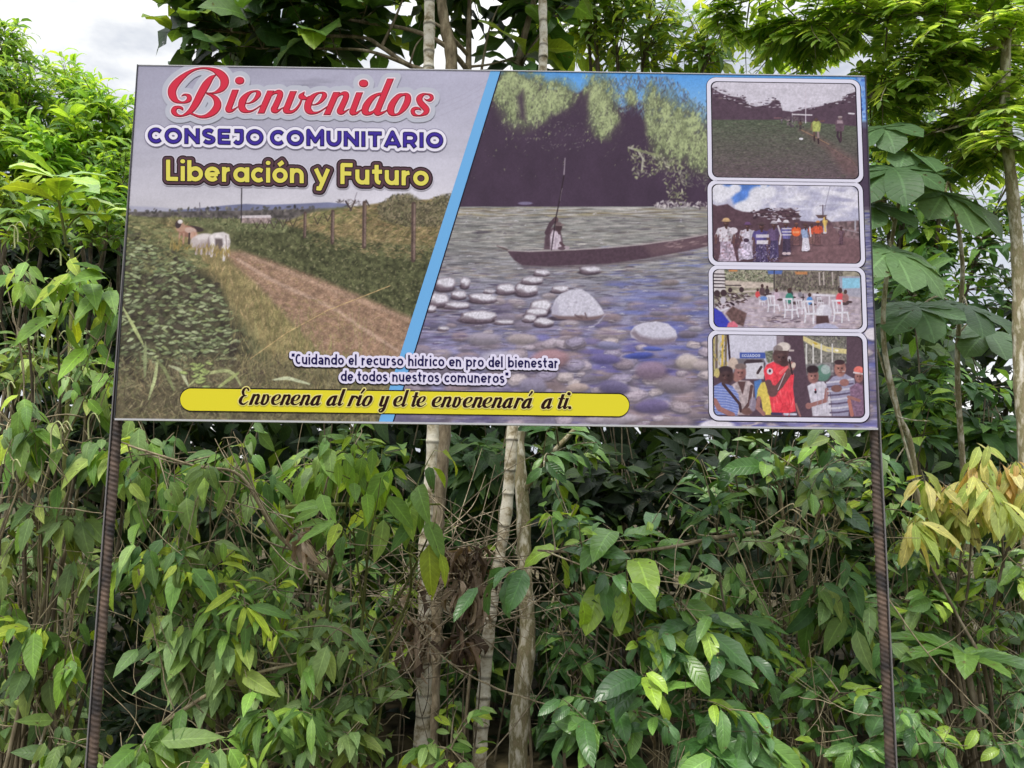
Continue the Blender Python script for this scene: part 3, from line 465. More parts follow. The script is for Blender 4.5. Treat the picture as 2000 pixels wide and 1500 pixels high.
def paint_inset_assembly():
    p = Paint(1380, 516, 1698, 652, 2.0, 41); p.tr(1370, 500, 4.286)
    Y, X = np.mgrid[0:p.h, 0:p.w]
    p.a[:] = (150, 142, 128); p.a *= (1+.35*(fbm(X/16., Y/10., 3)-.5)*2)[..., None]
    p.dabs(520, inpoly([(180, 110), (600, 110), (600, 230), (200, 210)]), (5, 14), (3, 7), [(128, 132, 108), (110, 112, 92), (160, 160, 140), (90, 88, 80)])
    p.poly([(620, 130), (1180, 130), (1180, 290), (620, 290)], (110, 100, 96), 1, 10, .3, 4); p.dabs(500, inpoly([(620, 130), (1180, 130), (1180, 290), (620, 290)]), (4, 14), (2, 6), [(96, 88, 84), (130, 124, 110), (80, 70, 72), (116, 116, 96)], (.8, 2.3))
    for xx in (985, 1020, 1095): p.line([(xx, 140), (xx+5, 240)], 12, (190, 178, 176), .8)
    p.poly([(100, 110), (190, 110), (200, 300), (100, 300)], (200, 192, 196), 1, 4)
    for yy in (150, 178, 206, 232, 262): p.line([(98, yy), (200, yy+3)], 10, (60, 48, 56))
    p.poly([(200, 205), (600, 225), (600, 262), (330, 270), (200, 240)], (196, 180, 172), .9, 6, .1, 4); p.line([(200, 245), (330, 246)], 8, (56, 44, 52)); p.line([(350, 300), (480, 290)], 12, (190, 176, 172))
    p.poly([(230, 112), (300, 112), (300, 130), (230, 130)], (196, 130, 84), .9, 4); p.poly([(552, 122), (680, 122), (670, 152), (560, 152)], (84, 106, 170), 1, 4); p.poly([(780, 132), (886, 132), (886, 155), (790, 155)], (190, 128, 84), .9, 4); p.line([(608, 118), (608, 290)], 9, (50, 42, 50))
    p.poly([(1150, 170), (1340, 170), (1340, 350), (1230, 340), (1160, 280)], (158, 156, 172), 1, 4); p.poly([(1178, 185), (1325, 185), (1325, 268), (1180, 272)], (138, 188, 214), 1, 3)
    p.poly([(100, 400), (340, 360), (600, 290), (1180, 330), (1340, 350), (1345, 630), (100, 630)], (174, 160, 172), 1, 16, .14, 6)
    p.dabs(400, inpoly([(380, 400), (900, 420), (1300, 420), (1340, 620), (300, 620)]), (10, 40), (2, 6), [(190, 176, 180), (150, 134, 148), (160, 150, 176), (186, 164, 160)], (-.1, .1), (.3, .6))
    p.dabs(60, inpoly([(560, 500), (820, 500), (820, 560), (560, 560)]), (8, 26), (2, 5), [(104, 88, 104), (96, 80, 90)], (-.2, .2), (.4, .8))
    D = (66, 50, 56)
    for x, y, r_ in ((130, 315, 26), (185, 310, 26), (240, 285, 18), (335, 282, 20), (375, 330, 16)): p.ell(x, y, r_, r_*1.1, D)
    p.dabs(120, inpoly([(105, 330), (260, 300), (410, 330), (410, 360), (270, 420), (110, 460)]), (8, 24), (4, 10), [D, (80, 62, 66), (56, 42, 48), (184, 174, 184)], (-.4, .8)); p.ell(180, 370, 24, 28, (190, 182, 196)); p.line([(130, 430), (160, 460), (225, 435)], 16, (206, 200, 212))
    p.poly([(200, 480), (260, 420), (380, 480), (350, 590), (260, 560)], (104, 80, 80), 1, 6, .2, 4); p.poly([(100, 430), (170, 470), (240, 560), (200, 612), (105, 605)], (62, 66, 172), 1, 5); p.poly([(225, 560), (270, 545), (305, 580), (300, 614), (205, 614)], (206, 110, 130), 1, 5)
    def chair(x, y, h):
        c = (210, 206, 218); w = h*.52
        p.line([(x-w*.6, y-h), (x-w*.4, y-h*.4)], h*.09, c); p.line([(x+w*.25, y-h), (x+w*.35, y-h*.4)], h*.09, c); p.line([(x-w*.6, y-h), (x+w*.25, y-h)], h*.1, c); p.line([(x-w*.25, y-h), (x-w*.1, y-h*.4)], h*.06, c)
        p.line([(x-w*.45, y-h*.4), (x+w*.8, y-h*.42)], h*.09, c); p.line([(x-w*.4, y-h*.4), (x-w*.5, y)], h*.08, c); p.line([(x+w*.3, y-h*.4), (x+w*.28, y+h*.06)], h*.08, c); p.line([(x+w*.8, y-h*.4), (x+w*.95, y-h*.03)], h*.07, c)
    def sitter(x, y, h, top): p.ell(x, y-h*.42, h*.3, h*.42, top, 0, 1, .3); p.ell(x, y-h, h*.16, h*.2, (74, 54, 54)); p.ell(x+h*.35, y-h*.05, h*.3, h*.12, (78, 62, 66))
    for a in ((470, 350, 66, (200, 80, 84)), (508, 330, 80, (90, 70, 76)), (550, 320, 60, (70, 56, 62)), (628, 370, 82, (190, 168, 186)), (745, 350, 70, (70, 60, 70)), (735, 400, 110, (60, 130, 116)), (825, 350, 60, (130, 124, 134)), (905, 410, 84, (84, 136, 200)), (970, 380, 66, (150, 140, 150)), (1160, 405, 115, (214, 84, 96)), (1205, 390, 90, (150, 110, 110))): sitter(*a)
    p.poly([(930, 315), (1120, 325), (1120, 340), (930, 335)], (206, 200, 212)); p.line([(1070, 335), (1070, 415)], 12, (206, 200, 212)); p.line([(850, 320), (850, 380)], 9, (50, 40, 48))
    for a in ((590, 465, 130), (735, 515, 155), (825, 480, 110), (910, 555, 175), (1150, 545, 170), (500, 410, 66), (990, 420, 70)): chair(*a)
    p.ell(520, 355, 30, 18, (110, 140, 200))
    p.ell(1025, 470, 66, 66, (212, 208, 220)); p.ell(1050, 470, 34, 60, (190, 184, 200), 0, .7); p.poly([(960, 500), (1060, 500), (1070, 560), (960, 570)], (84, 62, 66), 1, 5); p.poly([(920, 615), (960, 575), (1040, 560), (1120, 580), (1160, 616)], (176, 174, 204), 1, 5)
    Y, X = np.mgrid[0:p.h, 0:p.w]; p.a *= (1+(fbm(X/7., Y/7., 51, 4)-.5)*.2)[..., None]; p.grain(.045, 2.); return p

def paint_inset_speech():
    p = Paint(1380, 642, 1700, 828, 2.0, 43); p.tr(1370, 500, 4.286)
    p.a[:] = (86, 68, 80); S = (92, 68, 70); S2 = (150, 106, 104)
    p.poly([(90, 650), (630, 650), (630, 960), (90, 1000)], (190, 186, 204), 1, 3); p.poly([(215, 655), (625, 655), (620, 800), (235, 800)], (196, 193, 210), 1, 4)
    for i, xx in enumerate((105, 128, 150, 178, 204)): p.line([(xx, 655), (xx-4, 1000)], 20, [(176, 160, 110), (110, 96, 90), (186, 178, 170), (204, 176, 90), (120, 104, 84)][i])
    p.dabs(60, inpoly([(100, 660), (215, 660), (215, 980), (100, 1000)]), (6, 20), (3, 8), [(90, 84, 70), (190, 160, 70), (120, 124, 96)], (1.2, 1.9), (.3, .7)); p.line([(220, 660), (240, 900)], 18, (60, 46, 54))
    p.poly([(320, 808), (535, 808), (535, 858), (320, 858)], (70, 88, 160), 1, 3)
    p.poly([(270, 860), (520, 860), (540, 900), (520, 1020), (270, 1000)], (110, 104, 112), 1, 5); p.poly([(355, 890), (380, 868), (500, 868), (530, 900), (520, 940), (360, 930)], (66, 54, 62), 1, 4); p.poly([(370, 900), (520, 890), (520, 1030), (370, 1030)], (198, 194, 206), 1, 4)
    p.poly([(530, 800), (600, 790), (600, 880), (560, 900), (545, 880)], (110, 112, 100), 1, 5, .3, 3)
    # right part: dark hall, pillar, stand with tape
    p.poly([(850, 662), (1215, 662), (1215, 900), (850, 930)], (116, 112, 108), 1, 4, .3, 3); p.dabs(200, inpoly([(860, 670), (1200, 670), (1200, 770), (900, 760)]), (4, 12), (3, 8), [(140, 134, 126), (96, 90, 90), (120, 120, 104)])
    p.poly([(850, 668), (960, 720), (1050, 760), (1215, 780), (1212, 820), (1040, 800), (940, 760), (850, 706)], (206, 192, 140), 1, 3); p.dabs(24, inpoly([(860, 680), (960, 735), (1050, 775), (1205, 790), (1205, 810), (1040, 790)]), (14, 24), (6, 10), [(204, 170, 60), (210, 206, 200)], (.2, .5))
    for xx in (878, 935, 1003, 1095): p.line([(xx, 740), (xx, 960)], 13, (200, 196, 196))
    p.poly([(850, 905), (1110, 890), (1110, 1000), (850, 1000)], (120, 116, 120), .8, 6, .3, 4); p.ell(1015, 980, 66, 70, (92, 130, 116), 0, .9); p.ell(1040, 950, 40, 40, (180, 186, 190), 0, .7)
    p.poly([(1215, 662), (1350, 662), (1350, 960), (1215, 960)], (88, 70, 82)); p.poly([(690, 662), (850, 662), (850, 700), (880, 1000), (880, 1350), (780, 1350), (770, 900)], (84, 66, 78)); p.poly([(630, 655), (690, 660), (690, 760), (630, 760)], (150, 138, 148), .8, 6)
    # row of people, back to front
    p.ell(265, 900, 42, 50, (190, 170, 160)); p.ell(300, 1010, 40, 46, (150, 110, 104))
    p.poly([(440, 1050), (500, 1030), (520, 1120), (450, 1200)], (84, 120, 180), 1, 5)
    p.poly([(250, 1080), (320, 1040), (400, 1045), (436, 1080), (430, 1200), (400, 1330), (300, 1330), (240, 1200)], (176, 160, 164), 1, 4, .14, 4); p.poly([(300, 1050), (345, 1160), (370, 1050)], S, 1, 4)
    p.ell(325, 975, 48, 62, S2); p.ell(328, 925, 48, 26, (120, 104, 104)); p.line([(420, 1090), (400, 1230), (350, 1300)], 26, S)
    p.poly([(105, 1090), (170, 1055), (260, 1090), (310, 1160), (320, 1240), (300, 1330), (110, 1330), (104, 1200)], (112, 126, 186), 1, 4)
    for k in range(11): p.line([(106, 1090+k*23), (210, 1100+k*22), (306, 1130+k*21)], 7, (170, 176, 214), .7)
    p.line([(180, 1070), (320, 1240), (330, 1300)], 24, (70, 52, 58)); p.line([(110, 1210), (150, 1280), (260, 1330)], 42, S2); p.ell(205, 1000, 66, 72, (82, 62, 64)); p.ell(200, 955, 60, 34, (64, 50, 56)); p.ell(130, 980, 22, 40, (206, 190, 120), 0, .8); p.ell(380, 1300, 46, 30, (110, 82, 80)); p.ell(430, 1240, 30, 60, (150, 140, 160), 0, .8)
    p.poly([(470, 1120), (500, 1060), (560, 1050), (590, 1330), (520, 1330), (500, 1200), (460, 1190)], (210, 188, 96), 1, 4, .08, 4); p.line([(480, 1190), (470, 1270), (520, 1320)], 34, S2)
    p.ell(490, 985, 36, 44, (196, 190, 196)); p.line([(500, 930), (470, 980)], 22, (70, 56, 62))
    # speaker
    p.poly([(520, 960), (545, 910), (600, 885), (680, 900), (740, 930), (775, 1000), (765, 1100), (790, 1300), (700, 1320), (590, 1310), (565, 1160), (540, 1070)], (222, 70, 84), 1, 3, .08, 5)
    p.dabs(60, inpoly([(590, 1050), (740, 1000), (770, 1280), (610, 1300)]), (16, 50), (3, 7), [(238, 96, 106), (196, 52, 66), (230, 80, 92)], (1.2, 1.9), (.3, .6))
    p.line([(590, 1320), (680, 1322)], 22, (70, 60, 90)); p.line([(690, 1325), (790, 1325)], 18, (190, 190, 210)); p.line([(790, 1240), (826, 1340)], 16, S2)
    p.line([(560, 1060), (590, 1150), (660, 1080), (740, 960)], 54, (104, 74, 76)); p.ell(596, 1130, 44, 50, (104, 74, 76)); p.line([(660, 980), (720, 930)], 26, (228, 120, 120), .7); p.line([(700, 980), (640, 1120)], 7, (210, 190, 200), .8)
    p.ell(572, 966, 26, 27, (214, 200, 210)); p.ell(572, 962, 10, 14, (60, 46, 60))
    p.ell(660, 840, 66, 70, (88, 66, 68)); p.ell(622, 860, 20, 34, (96, 70, 70)); p.ell(690, 890, 40, 36, (82, 60, 62)); p.ell(686, 762, 58, 40, (206, 194, 190)); p.ell(640, 780, 40, 34, (120, 106, 106), 0, .8); p.poly([(735, 782), (775, 785), (775, 798), (730, 800)], (180, 166, 166), 1, 3); p.poly([(610, 790), (730, 795), (740, 812), (600, 830)], (84, 64, 66))
    p.ell(755, 920, 30, 36, S2); p.ell(735, 862, 16, 24, (180, 170, 178)); p.line([(735, 870), (760, 990)], 14, (56, 44, 50)); p.ell(770, 915, 18, 24, (206, 186, 176), .3)
    # right-hand listeners
    p.poly([(885, 1090), (940, 1055), (1020, 1050), (1060, 1090), (1080, 1190), (1090, 1340), (930, 1340), (920, 1250)], (196, 190, 204), 1, 4, .08, 4); p.ell(935, 1005, 46, 62, S2); p.ell(930, 950, 50, 34, (52, 40, 46)); p.line([(1050, 1120), (1040, 1210), (910, 1250)], 34, S2); p.ell(896, 1255, 26, 26, S2); p.ell(955, 1138, 11, 14, (40, 30, 40)); p.ell(953, 1118, 8, 8, (180, 80, 90)); p.ell(925, 1015, 26, 18, (176, 128, 120), 0, .7)
    p.poly([(1040, 1070), (1100, 1010), (1200, 985), (1280, 1030), (1290, 1120), (1240, 1200), (1230, 1340), (1095, 1340), (1080, 1150)], (150, 146, 172), 1, 4)
    for k in range(8): p.line([(1050+k*4, 1060+k*36), (1150, 1050+k*37), (1270-k*4, 1030+k*38)], 15, (84, 72, 96) if k % 2 else (200, 196, 210), .8)
    p.ell(1160, 945, 48, 66, (160, 114, 106)); p.ell(1155, 890, 44, 22, (64, 48, 54)); p.ell(1188, 950, 20, 26, (178, 132, 124), 0, .8); p.ell(1188, 966, 12, 5, (214, 204, 206)); p.ell(1130, 1110, 46, 30, (120, 86, 84)); p.ell(1195, 1060, 40, 30, S2)
    p.poly([(1240, 1100), (1300, 1060), (1350, 1080), (1360, 1340), (1280, 1340), (1250, 1220)], (128, 100, 124), 1, 5, .14, 3); p.ell(1318, 1010, 36, 50, S2); p.ell(1316, 955, 42, 32, (222, 120, 112)); p.line([(1275, 975), (1350, 988)], 14, (214, 200, 206)); p.line([(1230, 1180), (1320, 1210)], 26, S2); p.line([(1235, 1210), (1260, 1330)], 30, (170, 112, 104))
    for fx, fy, fw, fh, tn in ((325, 985, 42, 56, 1), (935, 1012, 40, 54, 1), (1160, 950, 42, 58, 1), (1318, 1015, 30, 44, 1), (205, 1010, 56, 60, 0), (668, 858, 52, 58, 0)):
        b_, h_ = ((84, 54, 54), (186, 140, 130)) if tn else ((46, 32, 36), (124, 92, 90))
        p.ell(fx+fw*.5, fy, fw*.45, fh*.9, b_, 0, .35, .8); p.ell(fx-fw*.2, fy+fh*.12, fw*.3, fh*.28, h_, 0, .4, .8); p.ell(fx, fy-fh*.55, fw*.6, fh*.2, h_, 0, .3, .8)
        for s_ in (-1, 1): p.ell(fx+s_*fw*.36, fy-fh*.1, fw*.17, fh*.07, (34, 24, 30), 0, .9, .5); p.line([(fx+s_*fw*.55, fy-fh*.26), (fx+s_*fw*.18, fy-fh*.24)], fh*.07, (48, 32, 36), .8)
        p.line([(fx, fy-fh*.08), (fx-fw*.05, fy+fh*.2), (fx+fw*.1, fy+fh*.24)], fh*.06, b_, .7); p.line([(fx-fw*.26, fy+fh*.45), (fx+fw*.26, fy+fh*.45)], fh*.07, (74, 40, 44), .8)
    x_ = 338.
    for ch in 'ECUADOR':
        w_, st_ = CAPS[ch]
        for q in st_: p.line([(x_+u*.165, 846-v*.2) for u, v in q], 4.2, (206, 208, 226), .9)
        x_ += (w_+16)*.165
    for fx, fy in ((600, 960), (640, 1180), (700, 1240), (660, 1290)): p.line([(fx, fy), (fx+40, fy+60), (fx+30, fy+110)], 9, (182, 46, 60), .5, 3)
    for fx in (960, 1000, 1040): p.line([(fx, 1080), (fx+12, 1200), (fx+6, 1320)], 9, (162, 156, 174), .5, 3)
    Y, X = np.mgrid[0:p.h, 0:p.w]; p.a *= (1+(fbm(X/7., Y/7., 51, 4)-.5)*.2)[..., None]; p.grain(.045, 2.); return p
# ---------------------------------------------------------------- lettering: strokes -> distance field -> flat outlines
def crom(pts, closed=False, n=7):
    P = np.array(pts, float); m = len(P); out = []
    for i in range(m if closed else m-1):
        if closed: a, b, c, d = P[i-1], P[i], P[(i+1) % m], P[(i+2) % m]
        else: a, b, c, d = P[max(i-1, 0)], P[i], P[i+1], P[min(i+2, m-1)]
        for t in np.arange(n)/n:
            out.append(.5*(2*b+(c-a)*t+(2*a-5*b+4*c-d)*t*t+(3*b-a-3*c+d)*t**3))
    out.append(P[0] if closed else P[-1])
    o = np.array(out); o[:, 2] = np.maximum(o[:, 2], .5); return o
def arc(cx, cy, rx, ry, a0, a1, n=14):
    return [(cx+rx*math.cos(math.radians(a0+(a1-a0)*k/n)), cy+ry*math.sin(math.radians(a0+(a1-a0)*k/n))) for k in range(n+1)]

# heavy script letters: strokes of (x, y, radius); y down, base line 0, body height 400
_bowl = [(130, -360, 26), (60, -325, 44), (-10, -225, 57), (-48, -110, 62), (-50, -75, 60), (-20, -36, 46), (45, -30, 32), (105, -70, 20), (140, -140, 14)]
_stem = lambda x, top: ('b', [(x+(-top-70)*.37, top, 57), (x, -70, 57)])
_foot = lambda x: ('s', [(x, -72, 57), (x+6, -56, 54), (x+30, -42, 38), (x+75, -52, 22), (x+120, -82, 13), (x+160, -112, 8)])
SCRIPT = {
 'i': (225, [_stem(72, -420), _foot(70), ('s', [(250, -580, 62), (268, -580, 64), (272, -580, 64)])]),
 'í': (225, [_stem(72, -420), _foot(70), ('s', [(215, -500, 26), (330, -640, 40)])]),
 'e': (347, [('s', [(142, -178, 10), (212, -184, 14), (300, -240, 32), (365, -335, 46), (352, -382, 30), (300, -392, 17), (230, -374, 24), (155, -318, 44), (90, -230, 64), (66, -130, 63), (88, -72, 58), (150, -38, 32), (230, -38, 19), (310, -75, 13), (410, -140, 9)])]),
 'n': (445, [('bb', [(237, -405, 57), (61, 0, 57)]), ('s', [(200, -250, 10), (265, -335, 18), (335, -376, 30), (392, -368, 50), (405, -330, 53), (372, -240, 55), (310, -108, 56), (292, -70, 57), (300, -56, 54), (330, -38, 36), (375, -52, 22), (415, -80, 13), (455, -105, 8)])]),
 'V': (432, [_stem(85, -400), ('s', [(85, -72, 57), (92, -56, 54), (120, -36, 40), (180, -26, 31), (250, -70, 25), (310, -140, 21), (345, -215, 18), (365, -290, 16)]), ('s', [(400, -384, 5), (368, -342, 30), (342, -300, 46), (385, -286, 46), (435, -272, 24), (480, -300, 14)])]),
 'v': (455, [_stem(85, -400), ('s', [(85, -72, 57), (95, -58, 55), (130, -36, 40), (190, -30, 32), (262, -80, 38), (318, -170, 46), (345, -265, 48), (338, -350, 42), (300, -392, 20), (262, -372, 9)]), ('s', [(340, -300, 10), (400, -300, 10), (460, -345, 9)])]),
 'd': (455, [('s', [(x+62, y, r) for x, y, r in [(315, -360, 25)]+[(255, -340, 31), (172, -272, 50), (88, -157, 61), (66, -74, 62), (77, -50, 58), (118, -30, 36), (170, -38, 30), (222, -75, 20), (265, -150, 16)]]), _stem(282, -640), _foot(280)]),
 'a': (440, [('s', [(350, -370, 24), (275, -352, 33), (190, -290, 50), (105, -175, 61), (72, -90, 62), (82, -56, 58), (122, -32, 36), (175, -40, 28), (232, -85, 20), (270, -150, 16)]), _stem(282, -400), _foot(280)]),
 'o': (400, [('c', [(290, -382, 24), (212, -356, 40), (122, -245, 56), (72, -140, 62), (76, -68, 57), (122, -24, 24), (212, -44, 24), (298, -138, 50), (358, -250, 58), (372, -334, 54), (346, -378, 32)])]),
 's': (400, [('s', [(285, -318, 6), (326, -288, 14), (388, -294, 31), (420, -330, 35), (404, -372, 28), (336, -398, 14), (262, -388, 27), (205, -330, 54), (215, -257, 56), (275, -184, 58), (322, -132, 56), (312, -70, 43), (240, -22, 20), (178, -12, 14), (105, -38, 31), (78, -100, 39), (115, -142, 31), (188, -142, 22), (230, -106, 6)])]),
 'l': (225, [_stem(72, -640), _foot(70)]),
 't': (225, [_stem(72, -560), _foot(70), ('s', [(80, -395, 22), (300, -395, 22)])]),
 'r': (330, [('bb', [(237, -405, 57), (61, 0, 57)]), ('s', [(190, -230, 10), (255, -325, 18), (320, -372, 28), (375, -345, 44), (385, -320, 46)])]),
 'y': (430, [_stem(85, -400), ('s', [(85, -72, 57), (92, -56, 54), (130, -34, 36), (195, -50, 22), (260, -110, 16)]), ('b', [(400, -400, 57), (245, 20, 57)]), ('s', [(245, 20, 57), (205, 110, 50), (140, 180, 34), (70, 190, 30), (40, 140, 34), (90, 90, 26), (180, 60, 12)])]),
 'E': (400, [('s', [(395, -560, 36), (370, -610, 34), (310, -640, 22), (230, -600, 40), (175, -500, 54), (185, -400, 48), (245, -345, 22), (310, -345, 16), (230, -335, 16), (140, -290, 42), (70, -180, 62), (60, -100, 62), (110, -40, 46), (200, -22, 30), (290, -70, 18), (380, -130, 10)])]),
 '.': (160, [('s', [(66, -58, 62), (72, -58, 62)])]),
}
SCRIPT['á'] = (440, SCRIPT['a'][1]+[('s', [(330, -490, 24), (440, -630, 40)])])

# plain letters: centre lines; y up, body height 100, cap height 142
def _o(cx=50): return arc(cx, 50, 36, 37, 90, 450, 22)
SANS = {
 'o': (100, [_o()]), 'ó': (100, [_o(), [(40, 118), (70, 142)]]),
 'c': (84, [arc(50, 50, 36, 37, 48, 312)]),
 'e': (98, [[(14, 47), (84, 50)], arc(50, 50, 36, 37, 0, 318, 18)]),
 'a': (104, [_o(), [(90, 100), (90, 0)]]),
 'q': (92, [[(16, 80)]+arc(46, 56, 30, 31, 115, 0, 8)+[(76, 0)], arc(46, 30, 30, 18, 20, 340, 14), [(76, 46), (46, 48)]]),
 'd': (104, [_o(), [(88, 142), (88, 0)]]), 'b': (104, [_o(54), [(16, 142), (16, 0)]]), 'p': (104, [_o(54), [(16, 100), (16, -44)]]),
 'i': (34, [[(17, 100), (17, 0)], [(15, 133), (19, 133)]]), 'l': (34, [[(17, 146), (17, 0)]]),
 'r': (66, [[(17, 100), (17, 0)], [(17, 50)]+arc(52, 50, 35, 36, 170, 88, 8)]),
 'n': (96, [[(17, 100), (17, 0)], arc(48, 52, 31, 34, 180, 0, 12)+[(79, 0)]]),
 'h': (96, [[(17, 146), (17, 0)], arc(48, 52, 31, 34, 180, 0, 12)+[(79, 0)]]),
 'm': (146, [[(17, 100), (17, 0)], arc(45, 52, 28, 34, 180, 0, 12)+[(73, 0)], arc(101, 52, 28, 34, 180, 0, 12)+[(129, 0)]]),
 'u': (96, [[(17, 100)]+arc(48, 48, 31, 35, 180, 360, 12)+[(79, 100)], [(79, 100), (79, 0)]]),
 't': (70, [[(32, 134), (32, 40)]+arc(54, 40, 22, 27, 200, 275, 6), [(4, 88), (66, 88)]]),
 's': (78, [arc(40, 68, 25, 20, 40, 200, 9)+[(24, 56), (40, 50), (56, 44)]+arc(40, 31, 25, 20, 20, -150, 9)]),
 'y': (92, [[(10, 100), (48, 8)], [(84, 100), (44, -8), (34, -34), (14, -32)]]),
 'L': (84, [[(17, 142), (17, 13), (80, 13)]]), 'F': (84, [[(17, 0), (17, 129), (80, 129)], [(17, 72), (72, 72)]]),
 'C': (92, [arc(52, 71, 38, 57, 52, 308)]), '"': (50, [[(14, 142), (14, 104)], [(36, 142), (36, 104)]]),
}
# wide geometric capitals: cap height 120
CAPS = {
 'C': (112, [arc(64, 60, 49, 46, 42, 318, 20)]), 'O': (138, [arc(69, 60, 53, 47, 90, 450, 28)]),
 'N': (120, [[(15, 0), (15, 120)], [(15, 108), (105, 12)], [(105, 0), (105, 120)]]),
 'S': (104, [arc(52, 84, 36, 23, 30, 200, 10)+[(30, 68), (52, 60), (76, 52)]+arc(52, 36, 38, 23, 20, -155, 10)]),
 'E': (100, [[(98, 106), (15, 106), (15, 14), (100, 14)], [(15, 60), (90, 60)]]),
 'J': (84, [[(12, 106), (70, 106), (70, 45)]+arc(40, 42, 30, 29, 0, -150, 9)]),
 'D': (120, [[(15, 60), (15, 106), (56, 106)]+arc(56, 60, 48, 46, 90, -90, 12)+[(15, 14), (15, 60)]]),
 'M': (140, [[(15, 0), (15, 118), (70, 36), (125, 118), (125, 0)]]),
 'U': (118, [[(15, 120), (15, 55)]+arc(59, 55, 44, 42, 180, 360, 12)+[(103, 120)]]),
 'I': (32, [[(16, 0), (16, 120)]]), 'T': (112, [[(2, 106), (110, 106)], [(56, 106), (56, 0)]]),
 'A': (128, [[(8, 0), (64, 116), (120, 0)], [(28, 30), (100, 30)]]),
 'R': (112, [[(15, 0), (15, 106), (62, 106)]+arc(62, 75, 36, 31, 80, -80, 10)+[(15, 44)], [(62, 44), (98, 0)]]),
}
def seg_list_script(word, x0, x1, yb0, yb1, sc):
    """strokes of a script word fitted between x0 and x1 with its base line from yb0 to yb1"""
    segs = []; adv = 0.; items = []
    for ch in word:
        w, st = SCRIPT[ch]; items.append((adv, st)); adv += w
    kx = (x1-x0)/adv
    for ox, st in items:
        for kind, pts in st:
            P = np.array(pts, float) if kind[0] == 'b' else crom(pts, kind == 'c')
            X = x0+(P[:, 0]+ox)*kx; Y = yb0+(yb1-yb0)*(X-x0)/max(x1-x0, 1)+P[:, 1]*sc; R = P[:, 2]*(kx+sc)/2*.97
            for i in range(len(P)-1): segs.append((X[i], Y[i], X[i+1], Y[i+1], R[i], R[i+1], kind[0] == 'b' and 'h' or '', kind == 'bb' and 'h' or ''))
    return segs
def seg_list_plain(word, font, x0, x1, yb0, yb1, sc, r, gap=6):
    segs = []; adv = 0.; items = []
    for ch in word:
        w, st = font[ch]; items.append((adv, st)); adv += w+gap
    adv -= gap; kx = (x1-x0)/adv
    for ox, st in items:
        for pts in st:
            P = np.array(pts, float); X = x0+(P[:, 0]+ox)*kx; Y = yb0+(yb1-yb0)*(X-x0)/max(x1-x0, 1)-P[:, 1]*sc; n = len(P)
            cap = n > 2 or math.hypot(X[-1]-X[0], Y[-1]-Y[0]) > r; cap = cap and math.hypot(X[-1]-X[0], Y[-1]-Y[0]) > .4*r
            if cap:                                # butt ends: no joint closer to an end than the stroke is thick
                k = [i for i in range(n) if i in (0, n-1) or min(math.hypot(X[i]-X[0], Y[i]-Y[0]), math.hypot(X[i]-X[-1], Y[i]-Y[-1])) > 1.1*r]
                X, Y = X[k], Y[k]; n = len(k)
            q = 'p' if cap else ''
            for i in range(n-1): segs.append((X[i], Y[i], X[i+1], Y[i+1], r, r, q if i == 0 else '', q if i == n-2 else ''))
    return segs
def field(segs, step, pad):
    S = np.array([q[:6] for q in segs]); R = max(S[:, 4].max(), S[:, 5].max())+pad+1
    x0, x1 = min(S[:, 0].min(), S[:, 2].min())-R, max(S[:, 0].max(), S[:, 2].max())+R
    y0, y1 = min(S[:, 1].min(), S[:, 3].min())-R, max(S[:, 1].max(), S[:, 3].max())+R
    xs, ys = np.arange(x0, x1, step), np.arange(y0, y1, step)
    D = np.full((len(ys), len(xs)), 99., np.float32)
    for ax, ay, bx, by, ra, rb, ca, cb in segs:
        i0, i1 = np.searchsorted(xs, [min(ax, bx)-R, max(ax, bx)+R]); j0, j1 = np.searchsorted(ys, [min(ay, by)-R, max(ay, by)+R])
        X, Y = np.meshgrid(xs[i0:i1], ys[j0:j1]); dx, dy = bx-ax, by-ay; L2 = dx*dx+dy*dy+1e-12; L = math.sqrt(L2)
        t = ((X-ax)*dx+(Y-ay)*dy)/L2
        tc = np.clip(t, -9 if ca else 0, 9 if cb else 1)
        d = np.hypot(X-ax-tc*dx, Y-ay-tc*dy)-(ra+np.clip(t, 0, 1)*(rb-ra))
        for c, s in ((ca, -1), (cb, 1)):
            if not c: continue
            if c == 'h': e = ((ay-Y) if s < 0 else (Y-by)) if by > ay else ((Y-ay) if s < 0 else (by-Y))
            else: e = -t*L if s < 0 else (t-1)*L
            d = np.where((d > 0) & (e > 0), np.hypot(d, e), np.maximum(d, e))
        D[j0:j1, i0:i1] = np.minimum(D[j0:j1, i0:i1], d)
    return xs, ys, D
def contour_faces(xs, ys, D):
    """filled marching squares: polygons (lists of survey points) covering D < 0"""
    ins = D < 0; polys = []; ny, nx = D.shape
    code = ins[:-1, :-1]*1+ins[:-1, 1:]*2+ins[1:, 1:]*4+ins[1:, :-1]*8
    full = code == 15
    for j in np.nonzero(full.any(1))[0]:
        r = np.flatnonzero(np.diff(np.r_[0, full[j].astype(int), 0]))
        for a, b in zip(r[::2], r[1::2]): polys.append([(xs[a], ys[j]), (xs[b], ys[j]), (xs[b], ys[j+1]), (xs[a], ys[j+1])])
    for j, i in zip(*np.nonzero((code > 0) & ~full)):
        c = [(xs[i], ys[j], D[j, i]), (xs[i+1], ys[j], D[j, i+1]), (xs[i+1], ys[j+1], D[j+1, i+1]), (xs[i], ys[j+1], D[j+1, i])]; o = []
        for k in range(4):
            a, b = c[k], c[(k+1) % 4]
            if a[2] < 0: o.append(a[:2])
            if (a[2] < 0) != (b[2] < 0):
                t = a[2]/(a[2]-b[2]); o.append((a[0]+(b[0]-a[0])*t, a[1]+(b[1]-a[1])*t))
        if len(o) > 2: polys.append(o)
    return polys

